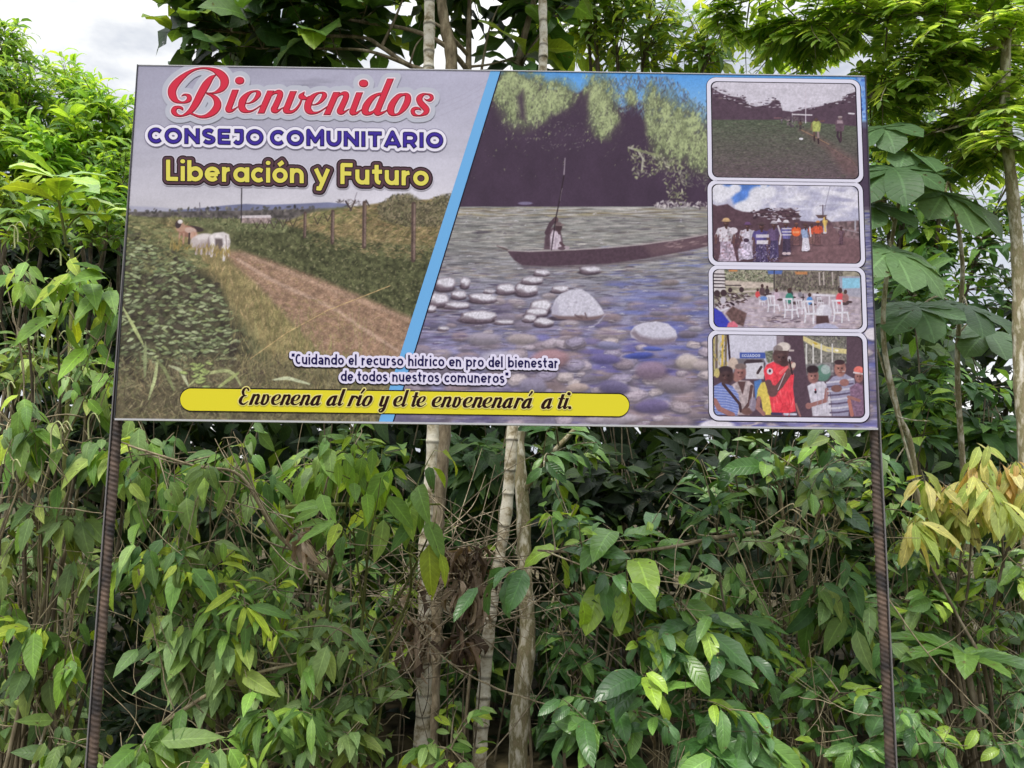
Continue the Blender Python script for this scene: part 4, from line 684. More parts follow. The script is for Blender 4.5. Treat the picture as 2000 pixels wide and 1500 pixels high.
def trace_bienvenidos():
    S = []
    def add(kind, pts, ox, oy, k, sh=(0, 0)):
        P = np.array(pts, float) if kind[0] == 'b' else crom(pts, kind == 'c')
        X, Y, R = ox+P[:, 0]/k+sh[0], oy+P[:, 1]/k+sh[1], P[:, 2]/k
        for i in range(len(P)-1): S.append((X[i], Y[i], X[i+1], Y[i+1], R[i], R[i+1], 'h' if kind[0] == 'b' else '', 'h' if kind == 'bb' else ''))
    a = (310, 125, 11.765); b = (440, 140, 9.09); c = (640, 140, 8.696)
    add('s', [(1350, 250, 6), (1290, 275, 22), (1200, 345, 58), (1105, 470, 88), (1025, 600, 92), (955, 730, 90), (880, 880, 85), (800, 1010, 74), (730, 1090, 58), (650, 1150, 42), (560, 1192, 24), (480, 1196, 27), (400, 1165, 46), (352, 1100, 64), (375, 1030, 54), (450, 1000, 36), (530, 1020, 34), (556, 1058, 18)], *a)
    add('s', [(720, 1120, 36), (800, 1165, 26), (950, 1218, 32), (1100, 1205, 48), (1250, 1120, 76), (1340, 1010, 88), (1358, 910, 84), (1315, 805, 62), (1225, 730, 36), (1110, 688, 14)], *a)
    add('s', [(1100, 668, 12), (1230, 676, 18), (1350, 646, 40), (1470, 560, 72), (1520, 440, 97), (1500, 330, 98), (1405, 225, 84), (1250, 140, 46), (1050, 102, 23), (850, 132, 27), (650, 232, 48), (450, 400, 80), (335, 555, 96), (312, 680, 96), (352, 790, 80), (430, 862, 48), (540, 892, 25), (640, 874, 38), (705, 820, 58), (700, 755, 52), (640, 715, 28), (580, 715, 20), (530, 745, 7)], *a)
    I = [('b', [(188, 325, 57), (76, 625, 57)]), ('s', [(76, 625, 57), (60, 672, 57), (78, 694, 42), (130, 694, 26), (180, 664, 15), (225, 630, 9)])]
    E = [('s', [(370, 567, 10), (440, 560, 14), (528, 505, 30), (593, 410, 46), (580, 365, 30), (530, 353, 17), (460, 370, 24), (385, 425, 44), (318, 515, 65), (295, 615, 63), (318, 672, 58), (380, 708, 32), (460, 706, 19), (540, 670, 13), (640, 600, 9)])]
    N = [('bb', [(812, 340, 57), (636, 748, 57)]), ('s', [(775, 495, 10), (840, 410, 18), (910, 369, 30), (967, 377, 50), (980, 415, 53), (947, 505, 55), (885, 637, 56), (867, 675, 57), (875, 690, 54), (905, 707, 36), (950, 693, 22), (990, 668, 13), (1030, 642, 8)])]
    V = [('b', [(1215, 350, 57), (1105, 630, 57)]), ('s', [(1105, 630, 57), (1082, 684, 58), (1105, 712, 42), (1180, 718, 30), (1250, 680, 25), (1310, 608, 21), (1345, 535, 18), (1365, 470, 16)]), ('s', [(1412, 362, 4), (1380, 400, 26), (1342, 445, 44), (1385, 462, 46), (1440, 478, 24), (1490, 448, 14)])]
    for g in I+E+N+V+[('s', [(242, 165, 64), (260, 165, 68), (278, 165, 64)])]: add(*g, *b)
    for g in E+N: add(*g, *b, sh=(128.7, 2.9))
    for g in I: add(*g, *b, sh=(242.05, 5.1))
    for g in [('s', [(594, 205, 61), (612, 205, 65), (630, 205, 61)]), ('b', [(1072, 122, 54), (852, 650, 55)]), ('s', [(852, 650, 55), (838, 690, 56), (856, 714, 42), (915, 710, 26), (975, 682, 15), (1020, 652, 9)]),
              ('s', [(920, 378, 18), (880, 386, 26), (815, 410, 32), (735, 475, 49), (660, 580, 60), (636, 665, 60), (648, 692, 56), (690, 716, 34), (745, 704, 29), (795, 668, 20), (840, 590, 15)]),
              ('c', [(1290, 394, 24), (1210, 420, 39), (1122, 520, 55), (1075, 622, 62), (1078, 690, 57), (1130, 736, 24), (1212, 716, 24), (1295, 625, 49), (1352, 520, 57), (1364, 440, 54), (1340, 396, 30)]),
              ('s', [(1640, 460, 5), (1682, 490, 14), (1742, 484, 30), (1770, 448, 34), (1752, 408, 27), (1690, 386, 14), (1618, 396, 27), (1560, 455, 52), (1572, 522, 54), (1630, 590, 56), (1678, 645, 54), (1668, 700, 42), (1600, 742, 20), (1540, 752, 14), (1468, 728, 31), (1446, 672, 38), (1480, 632, 30), (1550, 632, 21), (1590, 664, 5)])]: add(*g, *c)
    return S
def lettering():
    """name, label, strokes, step, layers [(offset outward, shift, colour)] from back to front"""
    L = []
    L.append(('welcome_heading', 'red script heading reading Bienvenidos', trace_bienvenidos(), .75,
              [(11.5, (0, 0), (181, 183, 197)), (2.4, (0, 0), (232, 206, 216)), (.1, (0, 0), (140, 26, 44)), (-1.3, (0, 0), (204, 46, 70))]))
    s = seg_list_plain('CONSEJO', CAPS, 289.5, 515, 280, 284, .252, 3.85, 20)+seg_list_plain('COMUNITARIO', CAPS, 528, 866, 284.2, 289.6, .249, 3.85, 20)
    L.append(('council_heading', 'navy capitals reading CONSEJO COMUNITARIO with white outline', s, .75,
              [(7.6, (0, 0), (132, 127, 154)), (6.0, (0, 0), (226, 222, 236)), (.5, (0, 0), (30, 20, 84)), (-1.2, (0, 0), (60, 42, 146))]))
    s = seg_list_plain('Liberación', SANS, 324, 595, 353.5, 358.5, .288, 3.95, 9)+seg_list_plain('y', SANS, 614, 644, 359, 359.5, .288, 3.95)+seg_list_plain('Futuro', SANS, 664, 838, 360, 363.5, .288, 3.95, 9)
    L.append(('name_heading', 'yellow letters reading Liberación y Futuro with dark brown outline', s, .75,
              [(9.8, (0, 0), (206, 199, 214)), (8.3, (0, 0), (28, 16, 22)), (6.0, (0, 0), (84, 58, 68)), (1.6, (0, 0), (38, 24, 26)), (0, (0, 0), (216, 206, 92))]))
    s = []
    for w, a, b in (('"Cuidqndo', 570, 672), ('el', 681, 697), ('recurso', 706, 788), ('hidrico', 797, 868), ('en', 877, 901), ('pro', 910, 945), ('del', 954, 982), ('bienestqr', 992, 1090)):
        s += seg_list_plain(w, SANS, a, b, 711.5+(a-570)*.0148, 711.5+(b-570)*.0148, .146, 1.45, 14)
    for w, a, b in (('de', 666, 690), ('todos', 698, 757), ('nuestros', 766, 858), ('comuneros"', 868, 993)):
        s += seg_list_plain(w, SANS, a, b, 744.5+(a-666)*.0125, 744.5+(b-666)*.0125, .146, 1.45, 14)
    L.append(('motto_text', 'two lines of navy text with white outline about caring for the water', s, .7,
              [(5.4, (-1.4, 1.6), (30, 22, 34)), (4.9, (0, 0), (220, 214, 238)), (.2, (0, 0), (24, 16, 74))]))
    s = []
    for w, a, b in (('Envenena', 467, 627), ('al', 637, 670), ('río', 678, 727), ('y', 739, 760), ('el', 768, 794), ('te', 803, 829), ('envenenará', 843, 1039), ('a', 1056, 1078), ('ti.', 1088, 1117)):
        s += seg_list_script(w, a, b, 790.5+(a-467)*.0137, 790.5+(b-467)*.0137, .052)
    L.append(('warning_text', 'black script text reading Envenena al río y el te envenenará a ti', s, .7,
              [(2.2, (0, 0), (226, 214, 130)), (.15, (0, 0), (38, 12, 14))]))
    return L
# ---------------------------------------------------------------- the signboard
SW, SH, SY, SX, SZ, YAW = 2.4, 1.16373, 2.57705549, -0.04406875, EYE+0.74039854, 0.00640879
CS, SN = math.cos(YAW), math.sin(YAW)
def face_pt(u, v, out=0.):
    """point on the sign: u metres right of centre, v metres above centre, out metres in front of the sheet"""
    u, v, o = np.broadcast_arrays(np.asarray(u, float), np.asarray(v, float), np.asarray(out, float))
    return np.stack([SX+u*CS+o*SN, SY+u*SN-o*CS, SZ+v], -1)
_c = np.array([0, 0, EYE]); _o = face_pt(0, 0); _u = face_pt(1, 0)-_o; _n = np.array([SN, -CS, 0.])
def to_uv(x, y):
    """survey grid -> sign sheet"""
    x, y = np.asarray(x, float), np.asarray(y, float)
    r = FW+((x-1000)/F)[..., None]*RT+((750-y)/F)[..., None]*UP
    t = ((_o-_c)@_n)/(r@_n); q = _c+r*t[..., None]-_o
    return q@_u, q[..., 2]
def to_xy(u, v):
    q = face_pt(u, v)-_c; d = q@FW
    return 1000+F*(q@RT)/d, 750-F*(q@UP)/d
INK = .5                                     # how much light the brightest ink sends back
def ink(c): return np.minimum(lin(c)*INK*1.75, .85)

m_print, t, p = material('printed_vinyl', rough=.5, spec=.1, attr=True)
def flat_ink(c, name): return material(name, ink(c), .5, .1)[0]
m_alu, t, p = material('pale_metal_edge', (.42, .42, .44), .45, .5)
m_dark, t, p = material('dark_painted_edge', (.03, .03, .035), .5, .4)

bill = root('billboard', (SX, SY, 0), 'wide printed welcome billboard on two ribbed steel posts in front of the forest', 'billboard')
hw, hh = SW/2, SH/2
def slab(u0, u1, v0, v1, o0, o1):
    V = [face_pt(u, v, o) for o in (o0, o1) for u, v in ((u0, v0), (u1, v0), (u1, v1), (u0, v1))]
    return V, [[0, 1, 2, 3], [4, 5, 6, 7], [0, 1, 5, 4], [1, 2, 6, 5], [2, 3, 7, 6], [3, 0, 4, 7]]
def join(parts):
    V, Fc, M = [], [], []
    for (v, f), mi in parts:
        n = len(V); V += list(v); Fc += [[i+n for i in q] for q in f]; M += [mi]*len(f)
    return V, Fc, M
V, Fc, M = join([(slab(-hw, hw, -hh, hh, -.022, -.003), 0), (slab(-hw-.0035, -hw-.0002, -hh-.004, hh+.003, -.026, .003), 1), (slab(hw+.0002, hw+.0035, -hh-.004, hh+.003, -.026, .003), 1),
                 (slab(-hw, hw, hh+.0002, hh+.003, -.026, .002), 0), (slab(-hw, hw, -hh-.006, -hh-.0002, -.026, .004), 0)])
mesh_obj('board', V, Fc, [m_alu, m_dark], bill, mi=M)
# back frame: two rails and a stile behind the sheet
V, Fc, M = join([(slab(-hw+.02, hw-.02, v-.02, v+.02, -.062, -.027), 0) for v in (-.5, 0, .5)])
mesh_obj('back_frame', V, Fc, [m_dark], bill)

def print_grid(name, u0, u1, v0, v1, nu, nv, paint, out, keep=None, label=None, parent=bill):
    U, Vv = np.meshgrid(np.linspace(u0, u1, nu), np.linspace(v0, v1, nv)); x, y = to_xy(U, Vv)
    c = ink(paint.sample(x, y)); idx = np.arange(nu*nv).reshape(nv, nu)
    q = np.stack([idx[:-1, :-1], idx[:-1, 1:], idx[1:, 1:], idx[1:, :-1]], -1)
    if keep is not None:
        k = keep(U, Vv); q = q[k[:-1, :-1] & k[:-1, 1:] & k[1:, 1:] & k[1:, :-1]]
    q = q.reshape(-1, 4); used = np.unique(q); re = np.zeros(nu*nv, int); re[used] = np.arange(len(used))
    return mesh_obj(name, face_pt(U, Vv, out).reshape(-1, 3)[used], re[q], m_print, parent, col=c.reshape(-1, 3)[used], label=label)
fld, rvr = paint_field(), paint_river()
st_top, st_bot = to_uv([958., 977.], [141., 141.]), to_uv([740., 767.], [822., 822.])
(su0, su1), (sb0, sb1) = st_top[0], st_bot[0]
mid = lambda v: (su0+su1)/2+((sb0+sb1)/2-(su0+su1)/2)*(hh-v)/(2*hh)
print_grid('field_print', -hw, mid(-hh)+.36, -hh, hh, 620, 590, fld, 0, lambda u, v: u < mid(v)+.004, 'printed picture of cattle on a grassy farm track')
print_grid('river_print', mid(-hh)-.03, hw, -hh, hh, 760, 590, rvr, 0, lambda u, v: u > mid(v)-.004, 'printed picture of a canoe on a stony river')
def quad_uv(name, pts, out, mat, label=None):
    P = np.array(pts); return mesh_obj(name, face_pt(P[:, 0], P[:, 1], out), [list(range(len(P)))], mat, bill, label=label)
V = [face_pt(*q, .0006) for q in ((sb0, -hh+.0005), (sb1, -hh+.0005), (su1, hh-.0005), (su0, hh-.0005))]+[face_pt(*q, .0005) for q in ((sb1-.001, -hh+.0005), (sb1+.004, -hh+.0005), (su1+.004, hh-.0005), (su1-.001, hh-.0005))]
mesh_obj('divider_stripe', V, [[0, 1, 2, 3], [4, 5, 6, 7]], [flat_ink((108, 170, 224), 'sky_blue_ink'), flat_ink((30, 24, 44), 'shadow_ink')], bill, mi=[0, 1], label='sky blue slanting stripe')
# four small photographs with white rounded borders
def rrect(u0, u1, v0, v1, r, n=8):
    o = []
    for cx, cy, a in ((u1-r, v1-r, 0), (u0+r, v1-r, 90), (u0+r, v0+r, 180), (u1-r, v0+r, 270)):
        o += [(cx+r*math.cos(math.radians(a+90*k/n)), cy+r*math.sin(math.radians(a+90*k/n))) for k in range(n+1)]
    return np.array(o)
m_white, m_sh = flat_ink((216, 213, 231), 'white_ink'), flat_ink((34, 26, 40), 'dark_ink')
for nm, lab, fn, (x0, y0, x1, y1) in (('football_field_print', 'small print of people crossing a green pitch', paint_inset_pitch, (1383, 156, 1679, 354)),
                                      ('procession_print', 'small print of dancers walking down a road', paint_inset_march, (1384, 356, 1684, 519)),
                                      ('meeting_print', 'small print of people on white plastic chairs', paint_inset_assembly, (1385.5, 522, 1689, 647)),
                                      ('speaker_print', 'small print of a man in a red shirt speaking', paint_inset_speech, (1385, 649, 1692, 821))):
    (ua, ub), (va, vb) = to_uv([x0, x1], [y1, y0]); B = .0128
    sc_ = Paint.sample; pa = fn()
    k_in = rrect(ua+B, ub-B, va+B, vb-B, .020)
    def keep(U, Vv, a=ua+B, b=ub-B, c=va+B, d=vb-B, r=.020):
        dx = np.maximum(np.abs(U-(a+b)/2)-((b-a)/2-r), 0); dy = np.maximum(np.abs(Vv-(c+d)/2)-((d-c)/2-r), 0); return np.hypot(dx, dy) < r
    g = print_grid(nm, ua+B-.001, ub-B+.001, va+B-.001, vb-B+.001, int((ub-ua)*640), int((vb-va)*640), pa, .0007, keep, lab)
    O, I = rrect(ua, ub, va, vb, .030), rrect(ua+B, ub-B, va+B, vb-B, .020); n = len(O)
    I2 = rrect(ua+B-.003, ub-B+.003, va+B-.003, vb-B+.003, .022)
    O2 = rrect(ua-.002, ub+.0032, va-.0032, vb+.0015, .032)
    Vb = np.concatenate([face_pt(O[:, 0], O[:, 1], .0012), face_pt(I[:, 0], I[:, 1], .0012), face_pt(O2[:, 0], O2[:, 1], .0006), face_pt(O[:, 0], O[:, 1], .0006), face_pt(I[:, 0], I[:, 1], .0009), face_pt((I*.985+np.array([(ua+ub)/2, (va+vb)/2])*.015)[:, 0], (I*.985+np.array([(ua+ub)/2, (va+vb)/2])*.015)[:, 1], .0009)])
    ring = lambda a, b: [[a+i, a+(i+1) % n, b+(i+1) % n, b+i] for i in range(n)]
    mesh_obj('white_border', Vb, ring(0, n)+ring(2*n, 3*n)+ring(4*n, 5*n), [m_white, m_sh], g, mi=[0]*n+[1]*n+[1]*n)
# yellow banner and lettering
def letter_obj(name, label, segs, step, layers, base=.0014):
    xs, ys, D = field(segs, step, 13); V, Fc, M, mats, n = [], [], [], [], 0
    for k, (off, sh, c) in enumerate(layers):
        ps = contour_faces(xs+sh[0], ys+sh[1], D-off); allp = np.array([q for f in ps for q in f])
        u, v = to_uv(allp[:, 0], allp[:, 1]); V.append(face_pt(np.clip(u, -hw, hw), np.clip(v, -hh, hh), base+.0005*k))
        for f in ps: Fc.append(list(range(n, n+len(f)))); n += len(f); M.append(k)
        mats.append(flat_ink(c, name+'_ink'))
    mesh_obj(name, np.concatenate(V), Fc, mats, bill, mi=M, label=label)
letter_obj('slogan_banner', 'long yellow pill shaped banner', [(374, 780.5, 1207, 791.5, 21.5, 21.5, '', '')], 1.0, [(1.2, (0, -1.3), (30, 24, 22)), (.4, (0, 1.6), (40, 32, 26)), (0, (0, 0), (220, 208, 50))], .0007)
for nm, lab, sg, stp, lay in lettering(): letter_obj(nm, lab, sg, stp, lay, .0014 if nm != 'warning_text' else .0028)

# ribbed steel posts, each a bar with a slim strip welded along it
m_rust, t, p = material('rusty_steel', (.075, .048, .038), .62, .5); p.inputs['Metallic'].default_value = .35
tex = t.nodes.new('ShaderNodeTexNoise'); tex.inputs['Scale'].default_value = 17; tex.inputs['Detail'].default_value = 6
rmp = t.nodes.new('ShaderNodeValToRGB'); e = rmp.color_ramp.elements; e[0].position = .34; e[0].color = (.035, .03, .03, 1); e[1].position = .7; e[1].color = (.17, .115, .085, 1)
co = t.nodes.new('ShaderNodeTexCoord'); t.links.new(co.outputs['Object'], tex.inputs['Vector']); t.links.new(tex.outputs[0], rmp.inputs[0]); t.links.new(rmp.outputs[0], p.inputs['Base Color'])
m_strip, t, p = material('grey_steel_strip', (.16, .15, .15), .4, .5)
for a, b, sd, lab in (((230, 829), (181, 1491), -1, 'left ribbed post'), ((1706.6, 847), (1738, 1491), 1, 'right ribbed post')):
    A, Bt = pt(*a, SY+.03), pt(*b, SY+.03); d = (Bt-A)/(Bt[2]-A[2])
    ztop, zbot = SZ+.5, -.1
    top, bot = A+d*(ztop-A[2]), A+d*(zbot-A[2])
    L = np.linalg.norm(top-bot); ns, na = int(L/.0026), 12; tt = np.linspace(0, L, ns); ang = np.linspace(0, 2*math.pi, na, endpoint=False)
    S, An = np.meshgrid(tt, ang, indexing='ij')
    ph = (S+.0155*2*An/(2*math.pi)+.0016*np.sin(S*37))/.0155; wear = .55+.6*vnoise(S*14., An*.6+4, 3); rib = wear*np.clip(1.5-np.abs((ph % 1)-.5)*4.6, 0, 1)*(.55+.45*np.abs(np.cos(An+.5)))
    R = (.0128+.0026*rib)*(1+.05*np.sin(S*9.+sd)); ax = (top-bot)/L; ex = np.cross([0, 1, 0], ax); ex /= np.linalg.norm(ex); ey = np.cross(ax, ex)
    Vp = bot+S[..., None]*ax+(R*np.cos(An))[..., None]*ex+(R*np.sin(An))[..., None]*ey
    idx = np.arange(ns*na).reshape(ns, na); q = np.stack([idx[:-1], np.roll(idx[:-1], -1, 1), np.roll(idx[1:], -1, 1), idx[1:]], -1).reshape(-1, 4)
    po = mesh_obj('post', Vp.reshape(-1, 3), q, m_rust, bill, smooth=True, label=lab)
    V = [p_+ex*sd*w+ey*y for p_ in (bot, top) for w, y in ((.0148, -.011), (.0185, -.011), (.0185, .011), (.0148, .011))]
    mesh_obj('steel_strip', V, [[0, 1, 5, 4], [1, 2, 6, 5], [2, 3, 7, 6], [3, 0, 4, 7], [4, 5, 6, 7]], m_strip, po)
# ---------------------------------------------------------------- vegetation
UPV = np.array([0, 0, 1.]); VIEW = np.array([0, -1., .15])
def nrm(v): return v/np.maximum(np.linalg.norm(v, axis=-1, keepdims=True), 1e-9)
def gz(y): return max(0., (y-3.5))*.06
def leaf_material(name, rough, trans, spec=.45, holes=True, tint=(1.5, 1.25, .5)):
    m, t, p = material(name, rough=rough, spec=spec); n, l = t.nodes, t.links
    a = n.new('ShaderNodeAttribute'); a.attribute_name = 'col'
    uv = n.new('ShaderNodeUVMap'); sx = n.new('ShaderNodeSeparateXYZ'); l.new(uv.outputs[0], sx.inputs[0])
    def mth(op, x, y=None, z=None):
        k = n.new('ShaderNodeMath'); k.operation = op
        for i, q in enumerate((x, y, z)):
            if q is None: continue
            if isinstance(q, (int, float)): k.inputs[i].default_value = q
            else: l.new(q, k.inputs[i])
        return k.outputs[0]
    ab = mth('ABSOLUTE', sx.outputs[1])
    w = mth('FRACT', mth('SUBTRACT', mth('MULTIPLY', sx.outputs[0], 9.), mth('MULTIPLY', ab, 1.7)))
    vein = mth('POWER', mth('ABSOLUTE', mth('SUBTRACT', mth('MULTIPLY', w, 2.), 1.)), 7.)     # side veins
    rib = mth('LESS_THAN', ab, .07)
    nz = n.new('ShaderNodeTexNoise'); nz.inputs['Scale'].default_value = 55; nz.inputs['Detail'].default_value = 4
    tcn = n.new('ShaderNodeTexCoord'); l.new(tcn.outputs['Object'], nz.inputs['Vector'])
    f = mth('ADD', mth('ADD', mth('MULTIPLY', nz.outputs[0], .7), .66), mth('ADD', mth('MULTIPLY', rib, .45), mth('MULTIPLY', vein, .22)))
    mul = n.new('ShaderNodeVectorMath'); mul.operation = 'SCALE'; l.new(a.outputs['Color'], mul.inputs[0]); l.new(f, mul.inputs['Scale'])
    sp_ = n.new('ShaderNodeMixRGB'); sp_.inputs[2].default_value = (.10, .062, .025, 1); l.new(mul.outputs[0], sp_.inputs[1])
    n2 = n.new('ShaderNodeTexNoise'); n2.inputs['Scale'].default_value = 26; n2.inputs['Detail'].default_value = 5; l.new(tcn.outputs['Object'], n2.inputs['Vector'])
    l.new(mth('MULTIPLY', mth('GREATER_THAN', n2.outputs[0], .68), .75), sp_.inputs[0])
    l.new(sp_.outputs[0], p.inputs['Base Color'])
    bp = n.new('ShaderNodeBump'); bp.inputs['Strength'].default_value = .35; bp.inputs['Distance'].default_value = .004
    l.new(mth('ADD', mth('MULTIPLY', vein, -1.), mth('MULTIPLY', nz.outputs[0], .5)), bp.inputs['Height']); l.new(bp.outputs[0], p.inputs['Normal'])
    tr = n.new('ShaderNodeBsdfTranslucent'); hs = n.new('ShaderNodeMixRGB'); hs.blend_type = 'MULTIPLY'; hs.inputs[0].default_value = 1; hs.inputs[2].default_value = (*tint, 1)
    l.new(sp_.outputs[0], hs.inputs[1]); l.new(hs.outputs[0], tr.inputs[0])
    ms = n.new('ShaderNodeMixShader'); ms.inputs[0].default_value = trans; l.new(p.outputs[0], ms.inputs[1]); l.new(tr.outputs[0], ms.inputs[2])
    hole = n.new('ShaderNodeBsdfTransparent'); mh = n.new('ShaderNodeMixShader')          # eaten by insects
    l.new(mth('GREATER_THAN', n2.outputs[0], .712), mh.inputs[0]); l.new(ms.outputs[0], mh.inputs[1]); l.new(hole.outputs[0], mh.inputs[2])
    l.new((mh if holes else ms).outputs[0], n['Material Output'].inputs[0])
    return m
M_LEAF = leaf_material('leaf_soft', .48, .38, .34); M_LITE = leaf_material('leaf_thin', .45, .5, .35, False, (1.25, 1.12, .62)); M_FEATHER = leaf_material('leaf_feathery', .5, .66, .3, False, (1.45, 1.25, .6)); M_GLOSS = leaf_material('leaf_glossy', .32, .26, .6); M_DEAD = leaf_material('leaf_dead', .8, .15, .1, False)
def bark(name, cols, scale, rough=.85, stretch=.35, bump=.5):
    m, t, p = material(name, rough=rough, spec=.2); n, l = t.nodes, t.links
    tc_ = n.new('ShaderNodeTexCoord'); mp_ = n.new('ShaderNodeMapping'); mp_.inputs['Scale'].default_value = (1, 1, stretch); l.new(tc_.outputs['Object'], mp_.inputs[0])
    a = n.new('ShaderNodeTexNoise'); a.inputs['Scale'].default_value = scale; a.inputs['Detail'].default_value = 7; a.inputs['Roughness'].default_value = .65; l.new(mp_.outputs[0], a.inputs['Vector'])
    r = n.new('ShaderNodeValToRGB'); r.color_ramp.elements.remove(r.color_ramp.elements[0])
    r.color_ramp.elements[0].position = cols[0][0]; r.color_ramp.elements[0].color = (*lin(cols[0][1]), 1)
    for q, c in cols[1:]: e_ = r.color_ramp.elements.new(q); e_.color = (*lin(c), 1)
    l.new(a.outputs[0], r.inputs[0]); at = n.new('ShaderNodeAttribute'); at.attribute_name = 'col'
    mu = n.new('ShaderNodeMixRGB'); mu.blend_type = 'MULTIPLY'; mu.inputs[0].default_value = 1; l.new(r.outputs[0], mu.inputs[1]); l.new(at.outputs['Color'], mu.inputs[2]); l.new(mu.outputs[0], p.inputs['Base Color'])
    b = n.new('ShaderNodeBump'); b.inputs['Strength'].default_value = bump; b.inputs['Distance'].default_value = .006; l.new(a.outputs[0], b.inputs['Height']); l.new(b.outputs[0], p.inputs['Normal'])
    return m
M_PALE = bark('bark_pale', [(.28, (96, 88, 62)), (.39, (146, 134, 108)), (.5, (196, 188, 168)), (.62, (216, 211, 197)), (.72, (176, 166, 142)), (.8, (130, 128, 92))], 20, stretch=1.1)
M_MOTT = bark('bark_mottled', [(.26, (84, 76, 58)), (.4, (150, 138, 112)), (.48, (128, 122, 88)), (.56, (186, 178, 156)), (.68, (218, 214, 202))], 34, bump=.8)
M_BROWN = bark('bark_brown', [(.3, (70, 62, 50)), (.5, (126, 114, 94)), (.7, (168, 158, 136))], 30)
M_TWIG = bark('twig_bark', [(.3, (96, 84, 66)), (.55, (150, 138, 112)), (.75, (176, 166, 140))], 40)
M_GREEN = bark('green_stem', [(.3, (84, 92, 44)), (.6, (128, 132, 76))], 30)

def tube(P, R, sides=6):
    """swept tube through points P with radii R"""
    P = np.asarray(P, float); R = np.broadcast_to(np.asarray(R, float), (len(P),))
    T = nrm(np.gradient(P, axis=0)); ref = np.array([0, 1., 0]) if abs(T[0][1]) < .8 else np.array([1., 0, 0])
    ex = nrm(ref-T*(T@ref)[:, None]); ey = np.cross(T, ex)
    a = np.linspace(0, 2*math.pi, sides, endpoint=False)
    V = P[:, None]+(ex[:, None]*np.cos(a)[None, :, None]+ey[:, None]*np.sin(a)[None, :, None])*R[:, None, None]
    n = len(P); i = np.arange(n*sides).reshape(n, sides)
    q = np.stack([i[:-1], np.roll(i[:-1], -1, 1), np.roll(i[1:], -1, 1), i[1:]], -1).reshape(-1, 4)
    return V.reshape(-1, 3), q
def smooth_path(P, n=6):
    P = np.asarray(P, float); return crom_any(P, n)
def crom_any(P, n):
    m = len(P); o = []
    for i in range(m-1):
        a, b, c, d = P[max(i-1, 0)], P[i], P[i+1], P[min(i+2, m-1)]
        for t in np.arange(n)/n: o.append(.5*(2*b+(c-a)*t+(2*a-5*b+4*c-d)*t*t+(3*b-a-3*c+d)*t**3))
    return np.array(o+[P[-1]])
class Tubes:
    def __init__(s): s.V, s.F, s.C, s.n = [], [], [], 0
    def add(s, P, R, sides=6, col=1.):
        V, q = tube(P, R, sides); s.V.append(V); s.F.append(q+s.n); s.n += len(V); s.C.append(np.full((len(V), 3), col) if np.isscalar(col) else np.repeat(col, sides, 0))
    def build(s, name, mat, parent=None, label=None, kind=None):
        return mesh_obj(name, np.concatenate(s.V), np.concatenate(s.F), mat, parent, col=np.concatenate(s.C), smooth=True, label=label, kind=kind) if s.V else None
PROF = {'ovate': lambda t: t**.55*(1-t)**1.1, 'lance': lambda t: t**.75*(1-t)**.95, 'obovate': lambda t: t**1.25*(1-t)**.5, 'heart': lambda t: (t+.03)**.3*(1-t)**.72, 'ellip': lambda t: t**.7*(1-t)**.85, 'strap': lambda t: (t+.05)**.35*(1-t)**.5, 'lobe': lambda t: (t+.06)**.85*(1-t)**.38}
